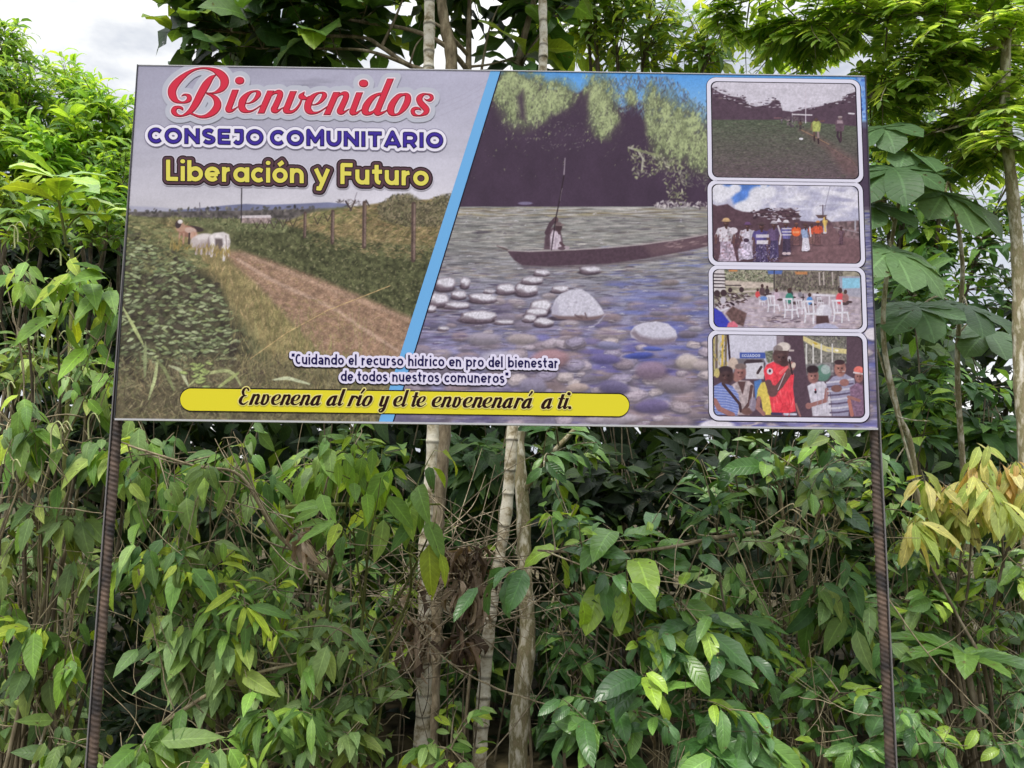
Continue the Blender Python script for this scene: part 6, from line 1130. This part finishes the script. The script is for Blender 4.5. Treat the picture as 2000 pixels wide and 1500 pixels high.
# broad sapling
def whorl_plant(name, label, cat, base, stem, tips, seed, size, pal_, prof='obovate', wr=.45, mat=None, upm=.5):
    rng = np.random.RandomState(seed); g = pt(base[0], 750, base[1]); g[2] = gz(g[1])-.03; o = root(name, tuple(g), label, cat); tb, lv = Tubes(), Leaves(rng)
    p = crom_any(np.array([g]+[pt(*q) for q in stem]), 7); tb.add(p, np.linspace(.012, .005, len(p)), 7)
    for x, y, d, n, sz in tips:
        A = pt(x, y, d); j = np.argmin(np.linalg.norm(p-A, axis=1)); tb.add(crom_any(np.array([p[max(j-2, 0)], (p[j]+A)/2, A]), 4), .004, 5)
        a = np.arange(n)*2.4+rng.uniform(0, 6); el = rng.uniform(-.1, upm, n); dr = np.stack([np.cos(a), np.sin(a)*.9-.15, el], -1); L = size*sz*rng.uniform(.75, 1.1, n)
        lv.add(np.tile(A, (n, 1)), dr, np.tile(UPV+VIEW*.5, (n, 1))+rng.normal(0, .2, (n, 3)), L, L*wr, prof, rng.uniform(.3, .9, n), rng.uniform(.1, .35, n), .08, pal_[rng.randint(len(pal_), size=n)], 8, .1)
    tb.build('stem', M_GREEN, o); lv.build('foliage', mat or M_GLOSS, o); return o
whorl_plant('broadleaf_sapling', 'sapling with a rosette of broad glossy leaves left of the billboard', 'sapling', (150, 3.9), [(140, 600, 3.85), (128, 470, 3.8), (110, 370, 3.75)], [(108, 350, 3.75, 9, 1.), (116, 400, 3.78, 7, 1.05), (190, 420, 3.8, 5, .7)], 81, .235, P_LIME)

# ---------------------------------------------------------------- shrubs left of and below the sheet
plant('drooping_shrub', 'shrub with large hanging leaves on curled pale stalks beside the left edge of the billboard', 'shrub', (120, 3.4), [(40, 520, 60, 60, 3.2, .15, 6), (110, 570, 70, 60, 3.15, .15, 8), (205, 580, 50, 60, 3.2, .15, 5), (225, 690, 40, 50, 3.2, .12, 4)], 'hang', 91, spikes=True, bark_=M_BROWN, Ls=1.05, pal_=np.concatenate([P_MID, P_LIME[2:]]))
plant('weeping_shrub', 'shrub with many small hanging leaves at the left edge, level with the billboard middle', 'shrub', (40, 3.7), [(60, 680, 70, 40, 3.6, .2, 14), (130, 700, 60, 50, 3.6, .2, 12), (20, 730, 40, 40, 3.5, .15, 6)], 'small', 92, spikes=True)
plant('drooping_shrub', 'yellowish leafed shrub left of the left post, just under the billboard corner', 'shrub', (30, 3.2), [(40, 790, 60, 50, 3.05, .15, 5), (170, 770, 50, 40, 3.15, .15, 4), (60, 900, 70, 60, 3.0, .15, 7), (150, 870, 60, 50, 3.1, .15, 6)], 'hang', 93, spikes=True, pal_=np.concatenate([P_MID, P_GREY, P_YELL[3:5]]))
plant('drooping_shrub', 'dense shrub of hanging leaves right of the left post, directly under the billboard', 'shrub', (420, 3.5), [(300, 880, 60, 50, 3.15, .2, 8), (360, 940, 100, 70, 3.1, .2, 15), (300, 1060, 70, 90, 3.0, .2, 11), (460, 900, 90, 60, 3.3, .2, 12), (400, 1060, 80, 80, 3.2, .2, 12)], 'hang', 94, pal_=np.concatenate([P_MID, P_GREY, P_DEEP]), stems=[[(640, 1130, 3.2), (540, 1040, 3.15), (470, 930, 3.1), (380, 910, 3.0), (250, 870, 2.95)]])
plant('drooping_shrub', 'shrub with dull green hanging leaves left of the pale trunks', 'shrub', (560, 3.7), [(560, 940, 100, 70, 3.6, .25, 13), (540, 1080, 90, 70, 3.5, .25, 12), (590, 1160, 70, 90, 3.45, .25, 10), (650, 880, 50, 50, 3.4, .2, 6)], 'hang', 95, pal_=np.concatenate([P_GREY, P_MID]))
plant('drooping_shrub', 'broad shrub sagging over a long pale branch at the lower left', 'shrub', (470, 3.4), [(400, 1200, 130, 80, 3.1, .25, 20), (540, 1240, 110, 90, 3.2, .25, 16), (330, 1300, 100, 70, 3.1, .2, 12), (470, 1330, 90, 60, 3.15, .2, 10)], 'hang', 96, pal_=P_GREY, stems=[[(280, 1440, 3.0), (400, 1360, 3.0), (500, 1315, 3.05), (610, 1290, 3.1), (720, 1265, 3.15)]])
plant('drooping_shrub', 'bright veined shrub at the bottom edge right of the left post', 'shrub', (300, 3.1), [(300, 1420, 90, 60, 2.95, .2, 10), (400, 1450, 90, 60, 2.95, .2, 9), (240, 1480, 80, 50, 3.0, .2, 7), (480, 1480, 80, 40, 3.0, .2, 6)], 'hang', 97, pal_=np.concatenate([P_GREY, P_MID]))
plant('drooping_shrub', 'sparse shrub of tattered yellow-green leaves at the lower left edge', 'shrub', (40, 3.4), [(40, 1210, 60, 60, 3.15, .2, 7), (140, 1230, 50, 50, 3.2, .15, 5), (40, 1330, 50, 50, 3.3, .2, 5)], 'hang', 98, pal_=np.concatenate([P_LIME, P_YELL[3:5], P_MID]))
plant('drooping_shrub', 'thin shrub of dull hanging leaves in the gap directly left of the left post', 'shrub', (90, 3.3), [(50, 1010, 70, 60, 3.2, .15, 9), (150, 1010, 60, 60, 3.25, .15, 8), (170, 1140, 40, 70, 3.2, .15, 6), (30, 1120, 50, 60, 3.3, .15, 6), (110, 1300, 60, 60, 3.3, .15, 7), (150, 1440, 60, 50, 3.2, .15, 6)], 'hang', 90, pal_=P_GREY*.8)
plant('fine_leaf_shrub', 'small-leafed pale shrub woven through the middle of the drooping shrubs, left of the dead leaves', 'shrub', (650, 3.4), [(640, 1230, 90, 70, 3.2, .2, 14), (700, 1340, 80, 70, 3.3, .2, 12), (610, 1420, 90, 60, 3.1, .2, 12)], 'small', 160)
plant('narrow_leaf_shrub', 'shrub of narrow lance-shaped leaves at the bottom between left post and pale trunks', 'shrub', (500, 3.3), [(480, 1180, 90, 60, 3.0, .15, 8), (560, 1380, 80, 60, 3.0, .15, 8), (380, 1120, 60, 60, 3.05, .12, 6)], 'lanc', 161, pal_=P_MID)
plant('fine_leaf_shrub', 'small-leafed shrub in the shade just right of the mottled trunk', 'shrub', (1130, 3.8), [(1110, 1230, 70, 80, 3.6, .2, 12), (1130, 1350, 80, 70, 3.5, .2, 12), (1110, 1000, 60, 50, 3.6, .2, 8)], 'small', 162, pal_=P_DEEP)
plant('narrow_leaf_shrub', 'shrub of narrow leaves between the fresh green shrub and the brown stem', 'shrub', (1430, 3.4), [(1400, 1240, 70, 70, 3.1, .15, 8), (1480, 1280, 70, 70, 3.15, .15, 8), (1400, 1000, 80, 50, 3.15, .15, 7)], 'lanc', 163, pal_=P_DEEP)
plant('fine_leaf_shrub', 'shrub of tiny leaves right of the right post, behind the rosette', 'shrub', (1900, 3.6), [(1820, 1250, 60, 60, 3.4, .2, 10), (1930, 1300, 70, 60, 3.4, .2, 12), (1860, 1150, 80, 40, 3.3, .15, 10), (1720, 960, 40, 60, 3.4, .15, 6)], 'small', 164, pal_=np.concatenate([P_MID, P_DEEP]))
plant('heart_leaf_bush', 'dusky bush of rounded grey-green leaves in the shade left of the left post', 'shrub', (90, 3.9), [(60, 1050, 80, 90, 3.8, .25, 16), (150, 1100, 60, 90, 3.8, .25, 12), (80, 1400, 90, 80, 3.7, .25, 18)], 'small', 99, pal_=P_GREY*.8, Ls=1.2)
plant('trailing_vine', 'light green leaves trailing from under the billboard left of the pale ringed trunk', 'vine', (690, 3.3), [(690, 890, 45, 50, 2.95, .12, 6), (740, 930, 40, 40, 2.95, .1, 3)], 'hang', 100, pal_=P_LIME, bark_=M_GREEN)
plant('trailing_vine', 'thin vine with hanging leaves touching the straight ringed trunk', 'vine', (700, 3.35), [(690, 1020, 60, 40, 3.05, .12, 5), (790, 1010, 50, 30, 3.1, .1, 3), (850, 1010, 30, 30, 3.1, .08, 2)], 'hang', 101, pal_=P_MID, bark_=M_GREEN, stems=[[(560, 990, 3.1), (660, 985, 3.05), (760, 985, 3.1), (860, 985, 3.15)]])
plant('low_seedling', 'pale green seedling at the foot of the straight ringed trunk', 'seedling', (890, 3.4), [(880, 1450, 60, 40, 3.2, .12, 7), (930, 1490, 50, 30, 3.2, .1, 4)], 'gloss', 102, pal_=P_MID, Ls=.8)
plant('low_seedling', 'seedling with narrow pale leaves left of the straight ringed trunk at the bottom', 'seedling', (700, 3.5), [(690, 1440, 60, 60, 3.3, .15, 7), (740, 1300, 40, 40, 3.4, .12, 4)], 'small', 103, pal_=P_GREY)
# right of the trunks
plant('glossy_shrub', 'arching branch of large glossy leaves right of the pale trunks, lit lime at its tip', 'shrub', (1420, 3.5), [(1060, 1090, 40, 30, 2.95, .1, 3), (1150, 1110, 60, 30, 3.0, .12, 5), (1250, 1110, 70, 35, 3.05, .12, 7), (1330, 1160, 70, 50, 3.05, .15, 8)], 'gloss', 111, stems=[[(1480, 1040, 3.3), (1400, 1050, 3.1), (1300, 1070, 3.05), (1180, 1080, 3.0), (1050, 1075, 2.95)]], pal_=np.concatenate([P_DEEP, P_LIME[:1]]), leafm=M_GLOSS, Ls=1.3)  # a lime tone is mixed at random into the leaf palette
plant('glossy_shrub', 'deep green veined shrub right of the trunks, above the long bare stick', 'shrub', (1290, 3.4), [(1240, 1210, 70, 60, 3.05, .15, 9), (1330, 1240, 80, 60, 3.1, .2, 11)], 'gloss', 112, leafm=M_GLOSS, pal_=P_DEEP, Ls=1.35)
plant('glossy_shrub', 'fresh green shrub with ribbed leaves at the bottom, between trunks and right post', 'shrub', (1320, 3.2), [(1240, 1370, 70, 50, 2.95, .15, 9), (1330, 1350, 80, 60, 2.95, .15, 11), (1370, 1440, 70, 50, 2.95, .15, 8), (1180, 1440, 50, 40, 3.0, .12, 4)], 'gloss', 113, leafm=M_GLOSS, pal_=P_DEEP, Ls=1.35)
plant('glossy_shrub', 'tall shrub of mixed green leaves under the right end of the billboard', 'shrub', (1560, 3.7), [(1440, 930, 90, 60, 3.6, .25, 10), (1560, 900, 100, 60, 3.45, .25, 15), (1650, 880, 60, 50, 3.1, .2, 8), (1640, 980, 80, 80, 3.1, .2, 12), (1500, 1030, 110, 70, 3.55, .25, 12)], 'gloss', 114, leafm=M_GLOSS, stems=[[(1610, 1500, 3.5, .012), (1570, 1370, 3.5), (1555, 1200, 3.5), (1535, 1050, 3.5), (1522, 950, 3.45)]], pal_=np.concatenate([P_DEEP, P_GREY, P_LIME[2:3]]))
plant('glossy_shrub', 'shaded shrub with dangling leaves left of the right post at half height of the post', 'shrub', (1500, 3.8), [(1420, 1120, 70, 60, 3.65, .2, 9), (1520, 1180, 90, 70, 3.6, .25, 12), (1630, 1150, 80, 90, 3.3, .2, 12), (1440, 1220, 80, 60, 3.5, .2, 9)], 'hang', 115, pal_=np.concatenate([P_DEEP, P_GREY]), Ls=.95)
plant('glossy_shrub', 'dark leafed shrub at the bottom left of the right post', 'shrub', (1560, 3.5), [(1450, 1340, 80, 60, 3.5, .2, 11), (1560, 1310, 70, 70, 3.4, .2, 10), (1640, 1330, 60, 80, 3.1, .2, 9), (1500, 1440, 120, 60, 3.2, .2, 15), (1660, 1450, 60, 60, 3.1, .15, 7)], 'gloss', 116, pal_=P_DEEP, leafm=M_GLOSS)
plant('glossy_shrub', 'bushy shrub right of the right post, under the yellow-leaved shoot', 'shrub', (1850, 3.7), [(1790, 1080, 60, 50, 3.4, .2, 10), (1880, 1090, 90, 50, 3.4, .2, 14), (1960, 1110, 60, 70, 3.3, .2, 10), (1870, 1180, 80, 60, 3.4, .2, 12), (1960, 1230, 50, 70, 3.3, .2, 8), (1770, 1180, 40, 70, 3.3, .15, 7)], 'gloss', 117, pal_=np.concatenate([P_DEEP, P_MID, P_LIME[:2]]), leafm=M_GLOSS, Ls=.8)
plant('glossy_shrub', 'shrub of oval leaves beside the foot of the right post, on its right', 'shrub', (1800, 3.4), [(1770, 1370, 50, 70, 3.05, .15, 8), (1850, 1400, 70, 60, 3.1, .2, 9), (1940, 1440, 70, 60, 3.1, .2, 9), (1800, 1470, 80, 40, 3.1, .15, 7), (1960, 1340, 50, 60, 3.3, .2, 6)], 'gloss', 118, pal_=P_DEEP, leafm=M_GLOSS, Ls=.85)
plant('yellow_shoot', 'young shoot with drooping golden yellow leaves right of the billboard', 'shrub', (1890, 3.3), [(1812, 965, 18, 65, 3.12, .1, 8), (1858, 940, 20, 75, 3.2, .14, 9), (1902, 925, 20, 80, 3.05, .14, 10), (1948, 940, 22, 75, 3.2, .14, 9), (1998, 955, 24, 75, 3.1, .12, 9), (1900, 1000, 80, 30, 3.12, .1, 10), (1775, 1030, 10, 25, 3.1, .05, 2)], 'yellow', 119, bark_=M_BROWN, Ls=.95, leafm=M_LITE, curl=.3)
# strap-leaved rosette
def rosette(name, label, cat, x, y, d, n, size, seed, pal_):
    rng = np.random.RandomState(seed); g = pt(x, 750, d); g[2] = gz(d)-.02; o = root(name, tuple(g), label, cat); lv, tb = Leaves(rng), Tubes(); A = pt(x, y, d)
    tb.add(crom_any(np.array([g, (g+A)/2+[.06, .02, 0], A]), 6), .012, 6, .8)
    a = np.arange(n)*2.4; dr = np.stack([np.cos(a), np.sin(a)*.7-.25, rng.uniform(.05, .7, n)], -1); L = size*rng.uniform(.75, 1.1, n)
    lv.add(np.tile(A, (n, 1)), dr, np.tile(UPV+VIEW*.4, (n, 1)), L, L*.26, 'strap', rng.uniform(.5, 1.3, n), rng.uniform(.1, .35, n), .04, pal_[rng.randint(len(pal_), size=n)], 9, .12)
    tb.build('stem', M_BROWN, o); lv.build('foliage', M_GLOSS, o)
rosette('strap_fern', 'rosette of long strap leaves at the lower right beside the right post', 'fern', 1885, 1290, 3.05, 10, .31, 121, pal((76, 108, 46), (90, 122, 52), (62, 92, 42)))
# umbrella-leaved saplings right of the sheet
def umbrella_plant(label, base, stem, leaves, seed):
    rng = np.random.RandomState(seed); g = pt(base[0], 750, base[1]); g[2] = gz(g[1])-.03; o = root('umbrella_sapling', tuple(g), label, 'sapling'); tb, lv = Tubes(), Leaves(rng)
    p = crom_any(np.array([g]+[pt(*q) for q in stem]), 8); tb.add(p, np.linspace(.016, .008, len(p)), 8)
    for x, y, d, sz, tilt, roll in leaves:
        A = pt(x, y, d); j = np.argmin(np.linalg.norm(p-A, axis=1)); B = p[j]; tb.add(crom_any(np.array([B, (A+B)/2+UPV*.06, A-UPV*.01]), 5), .0045, 5, 1.1)
        n_ = nrm(UPV+VIEW*tilt+np.array([roll*.5, 0, 0])); ax = nrm(np.array([roll, -1., -.3])); palmate(lv, rng, A, ax, n_, sz, pal((88, 118, 78), (76, 106, 66), (100, 130, 84)))
    tb.build('stem', M_MOTT, o); lv.build('foliage', M_LEAF, o)
umbrella_plant('sapling with lobed umbrella leaves against the right edge of the billboard', (1800, 3.9), [(1790, 950, 3.7), (1752, 800, 3.6), (1725, 650, 3.55), (1740, 480, 3.5), (1770, 330, 3.5)],
    [(1745, 330, 3.35, .30, .75, -.5), (1770, 300, 3.5, .27, .5, .6), (1740, 490, 3.3, .30, .9, .5), (1700, 400, 3.4, .24, .8, .2), (1720, 250, 3.5, .25, .6, -.6)], 131)
umbrella_plant('sapling with lobed umbrella leaves near the mottled trunk at the right edge', (1890, 4.2), [(1880, 900, 4.0), (1870, 700, 3.9), (1880, 520, 3.8), (1860, 380, 3.7)],
    [(1845, 380, 3.5, .33, .8, .55), (1890, 600, 3.7, .26, .7, .5), (1790, 600, 3.6, .26, .7, -.4), (1930, 650, 3.9, .26, .8, .3), (1820, 330, 3.8, .24, .5, -.5)], 132)
plant('understory_tree', 'thin tree with small dark leaves between the umbrella-leaved saplings and the yellow shoot', 'tree', (1830, 4.6), [(1780, 560, 80, 70, 4.5, .3, 16), (1860, 760, 110, 60, 4.5, .3, 18), (1780, 830, 70, 60, 4.4, .3, 14), (1920, 840, 70, 50, 4.5, .3, 12)], 'dark', 133, pal_=P_DEEP, bark_=M_BROWN)
# bushes behind, their leaf colours darkened to deepen the shade in the gaps
SH = [('dim bush behind the trunks, left of the straight ringed one', 720, 4.6, [(700, 900, 110, 70, 4.6, .4, 20), (730, 1080, 110, 120, 4.6, .4, 28), (700, 1260, 110, 100, 4.5, .4, 22)], 141), ('dim bush between the straight and the leaning ringed trunks', 920, 4.7, [(930, 900, 90, 80, 4.7, .4, 20), (920, 1020, 80, 90, 4.7, .4, 16), (900, 1320, 100, 100, 4.7, .4, 16)], 142),
      ('dark bush right of the mottled trunk under the billboard', 1150, 4.6, [(1130, 920, 100, 70, 4.3, .3, 22), (1230, 960, 90, 80, 4.3, .3, 20), (1150, 1030, 100, 70, 4.4, .3, 18), (1350, 920, 90, 80, 4.4, .3, 18)], 143), ('dim bush behind the long bare stick', 1150, 4.8, [(1130, 1220, 130, 110, 4.8, .4, 18), (1150, 1400, 150, 90, 4.6, .4, 20)], 144),
      ('dim bush deep behind the right post', 1700, 4.8, [(1650, 1080, 140, 150, 4.8, .4, 34), (1750, 1300, 150, 150, 4.6, .4, 34), (1850, 1000, 120, 90, 4.7, .4, 20), (1950, 1380, 100, 150, 4.6, .4, 24)], 145), ('dim bush deep behind the left post', 180, 4.7, [(130, 880, 150, 120, 4.7, .4, 34), (230, 1120, 140, 150, 4.6, .4, 36), (120, 1350, 150, 150, 4.5, .4, 34), (330, 1400, 150, 100, 4.5, .4, 22)], 146),
      ('dim bush behind the drooping shrubs at the left middle', 490, 4.6, [(450, 980, 150, 110, 4.6, .4, 30), (520, 1200, 160, 130, 4.6, .4, 30), (560, 1400, 160, 110, 4.5, .4, 26)], 147), ('dim bush behind the glossy shrubs at the right middle', 1430, 4.6, [(1430, 1060, 130, 130, 4.6, .4, 30), (1420, 1300, 150, 150, 4.5, .4, 32), (1560, 930, 120, 90, 4.6, .4, 22)], 148)]
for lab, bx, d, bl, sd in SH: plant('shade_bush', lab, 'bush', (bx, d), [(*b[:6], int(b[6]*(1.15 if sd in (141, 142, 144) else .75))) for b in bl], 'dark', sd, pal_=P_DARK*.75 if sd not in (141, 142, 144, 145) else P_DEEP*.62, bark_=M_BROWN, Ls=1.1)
# dead leaves caught on the trunks
plant('dead_leaf_clump', 'clump of curled brown dead leaves caught between the pale trunks', 'dead leaves', (900, 3.5), [(890, 1080, 40, 30, 3.4, .1, 9), (900, 1140, 45, 60, 3.4, .1, 13), (930, 1070, 25, 25, 3.35, .08, 5), (905, 1220, 40, 60, 3.45, .1, 8)], 'dead', 151, leafm=M_DEAD, bark_=M_BROWN, r0=.004, Ls=.8)
plant('dead_leaf_clump', 'smaller brown dead leaf clump against the left side of the straight ringed trunk', 'dead leaves', (800, 3.45), [(800, 1230, 24, 50, 3.45, .06, 6), (836, 1275, 16, 30, 3.5, .06, 3), (798, 1110, 10, 30, 3.5, .05, 2)], 'dead', 152, leafm=M_DEAD, bark_=M_BROWN, r0=.004, Ls=.72)
plant('dead_leaf_clump', 'shrivelled brown leaves hanging on a twig under the billboard, left of the trunks', 'dead leaves', (620, 3.4), [(615, 1060, 14, 36, 3.1, .05, 4)], 'dead', 153, leafm=M_DEAD, bark_=M_BROWN, r0=.003)
plant('red_leaf_shoot', 'tiny shoot with red leaves at the bottom edge below the mottled trunk', 'seedling', (1085, 3.2), [(1085, 1470, 12, 10, 3.1, .04, 2)], 'yellow', 154, pal_=pal((170, 66, 48), (190, 84, 60)), Ls=.45, r0=.003)
# bare sticks and vines
STK = [('pale bare stick slanting down from the dead leaf clump to the right', [(770, 1170, 3.4), (860, 1285, 3.35), (960, 1340, 3.3), (1080, 1375, 3.25), (1175, 1410, 3.25)], 4.2, M_TWIG), ('long thin dark stick falling diagonally from the mottled trunk to the bottom edge', [(1062, 1140, 3.2), (1170, 1255, 3.1), (1300, 1370, 3.05), (1440, 1520, 3.0)], 3.2, M_BROWN),
       ('thin stick crossing behind the foot of the mottled trunk', [(930, 1500, 3.3), (1010, 1410, 3.3), (1090, 1300, 3.3), (1150, 1200, 3.3), (1180, 1100, 3.35)], 3., M_BROWN), ('straight stick leaning from the right post to the lower right corner', [(1732, 1165, 2.75), (1800, 1260, 2.75), (1900, 1370, 2.8), (2010, 1470, 2.85)], 3., M_TWIG),
       ('pale twig reaching across to the left post from the left edge', [(-20, 975, 3.0), (35, 967, 3.0), (60, 985, 3.0), (130, 992, 3.0), (195, 1000, 3.0)], 3.2, M_TWIG), ('dark stick at the bottom rising from left to right under the drooping shrubs', [(440, 1510, 3.0), (560, 1420, 3.05), (640, 1365, 3.1), (720, 1310, 3.2)], 4., M_BROWN),
       ('mossy leaning stem left of the foot of the left post', [(60, 1520, 3.3), (95, 1400, 3.3), (115, 1280, 3.3), (150, 1150, 3.35), (165, 1060, 3.4)], 7, M_MOTT), ('upright thin pole left of the foot of the left post', [(128, 1520, 3.4), (132, 1350, 3.4), (131, 1200, 3.4), (135, 1000, 3.5)], 6, M_TWIG),
       ('long bowed vine under the billboard between left post and trunks', [(230, 860, 3.0), (330, 905, 3.0), (430, 920, 3.05), (520, 980, 3.1), (600, 1060, 3.15), (700, 1130, 3.2), (800, 1200, 3.3)], 3.2, M_BROWN), ('pale twig with a crook that drops through the drooping shrub', [(270, 1110, 2.95), (295, 1210, 2.95), (315, 1300, 2.95), (340, 1380, 2.95)], 3.6, M_TWIG),
       ('fine twig sweeping up to the right through the glossy leaves', [(1190, 1160, 3.1), (1260, 1040, 3.1), (1320, 950, 3.1), (1380, 870, 3.1)], 2.2, M_TWIG), ('horizontal twig below the billboard ending at the brown stem', [(1290, 1058, 3.15), (1400, 1060, 3.15), (1480, 1058, 3.2), (1535, 1068, 3.4)], 2.6, M_BROWN),
       ('curved dark vine hanging between the straight trunk and dead leaves', [(840, 1070, 3.35), (850, 1120, 3.3), (830, 1165, 3.3), (780, 1175, 3.3), (750, 1140, 3.3)], 2.6, M_BROWN), ('pale fork of twigs left of the pale trunks near the bottom', [(640, 1280, 3.3), (720, 1262, 3.3), (790, 1260, 3.3), (830, 1275, 3.3)], 2.6, M_TWIG),
       ('bare grey branch leaning behind the right post', [(1800, 1000, 3.6), (1775, 900, 3.6), (1745, 790, 3.6), (1715, 690, 3.6)], 6, M_MOTT), ('low bare twig across the foot of the right post', [(1560, 1360, 2.95), (1620, 1370, 2.95), (1680, 1390, 2.9), (1730, 1392, 2.9)], 2.2, M_TWIG),
       ('bowed twig at the lower right edge', [(1745, 1455, 2.9), (1820, 1448, 2.9), (1910, 1455, 2.95), (2010, 1450, 2.95)], 2.2, M_TWIG), ('thin stick from behind the leaning trunk to the glossy shrub', [(930, 1145, 3.45), (1020, 1140, 3.3), (1100, 1142, 3.3)], 2.4, M_BROWN)]
for k, (lab, q, w, m) in enumerate(STK):
    p = crom_any(np.array([pt(*z) for z in q]), 8); rg = np.random.RandomState(k); p = p+np.cumsum(rg.normal(0, .0016, p.shape), 0); r = w/2*q[0][2]/F
    tb = Tubes(); tb.add(p, np.linspace(r, r*.6, len(p)), 6, 1.)
    for z in range(rg.randint(1, 4)):
        j = rg.randint(5, len(p)-3); e = p[j]+nrm(p[j+1]-p[j]+rg.normal(0, .5, 3))*rg.uniform(.08, .2); tb.add(crom_any(np.array([p[j], (p[j]+e)/2+rg.normal(0, .01, 3), e]), 4), np.linspace(r*.55, r*.3, 9), 5, 1.)
    ob = tb.build('bare_stick', m); ob['label'] = lab; ob['category'] = 'stick'
# the tangle at the back: one mass
rng = np.random.RandomState(200); lv, tb = Leaves(rng), Tubes()
def mass(n, xr, zr, yr, pl, Lr, nu=4):
    y = rng.uniform(*yr, n); x = rng.uniform(*xr, n)*y; z = rng.uniform(*zr, n)
    L = rng.uniform(*Lr, n); lv.add(np.stack([x, y, z], -1), rng.normal(0, 1, (n, 3))+[0, -.4, -.5], UPV+VIEW*.6+rng.normal(0, .5, (n, 3)), L, L*.42, 'ovate', rng.uniform(.2, 1.2, n), rng.uniform(0, .4, n), .1, pl[rng.randint(len(pl), size=n)]*rng.uniform(.7, 1.2, (n, 1)), nu, .1)
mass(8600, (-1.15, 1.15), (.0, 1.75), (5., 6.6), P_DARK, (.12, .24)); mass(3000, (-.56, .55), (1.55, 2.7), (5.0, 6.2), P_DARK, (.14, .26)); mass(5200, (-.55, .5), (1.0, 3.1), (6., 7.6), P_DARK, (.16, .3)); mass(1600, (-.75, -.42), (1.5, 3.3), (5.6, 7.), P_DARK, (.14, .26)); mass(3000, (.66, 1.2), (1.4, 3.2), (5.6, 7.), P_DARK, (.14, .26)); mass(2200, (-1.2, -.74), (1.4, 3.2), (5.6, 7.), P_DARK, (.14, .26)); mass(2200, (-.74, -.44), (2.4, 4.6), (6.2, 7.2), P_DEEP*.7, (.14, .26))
for k in range(320):
    y = rng.uniform(4.4, 6.2); x = rng.uniform(-1., 1.)*y; h = rng.uniform(.8, 2.4); a = rng.normal(0, .18, 2)
    p0 = np.array([x, y, gz(y)]); tb.add(crom_any(np.array([p0, p0+[a[0]*.5*h, 0, h*.5], p0+[a[0]*h+rng.normal(0, .1), a[1], h]]), 4), np.linspace(rng.uniform(.004, .012), .003, 9), 5, rng.uniform(.3, .75))  # stem colours kept low, standing in for the shade back here
tb.build('thicket_stems', M_TWIG, kind='stuff'); lv.build('undergrowth', M_LEAF, kind='stuff')
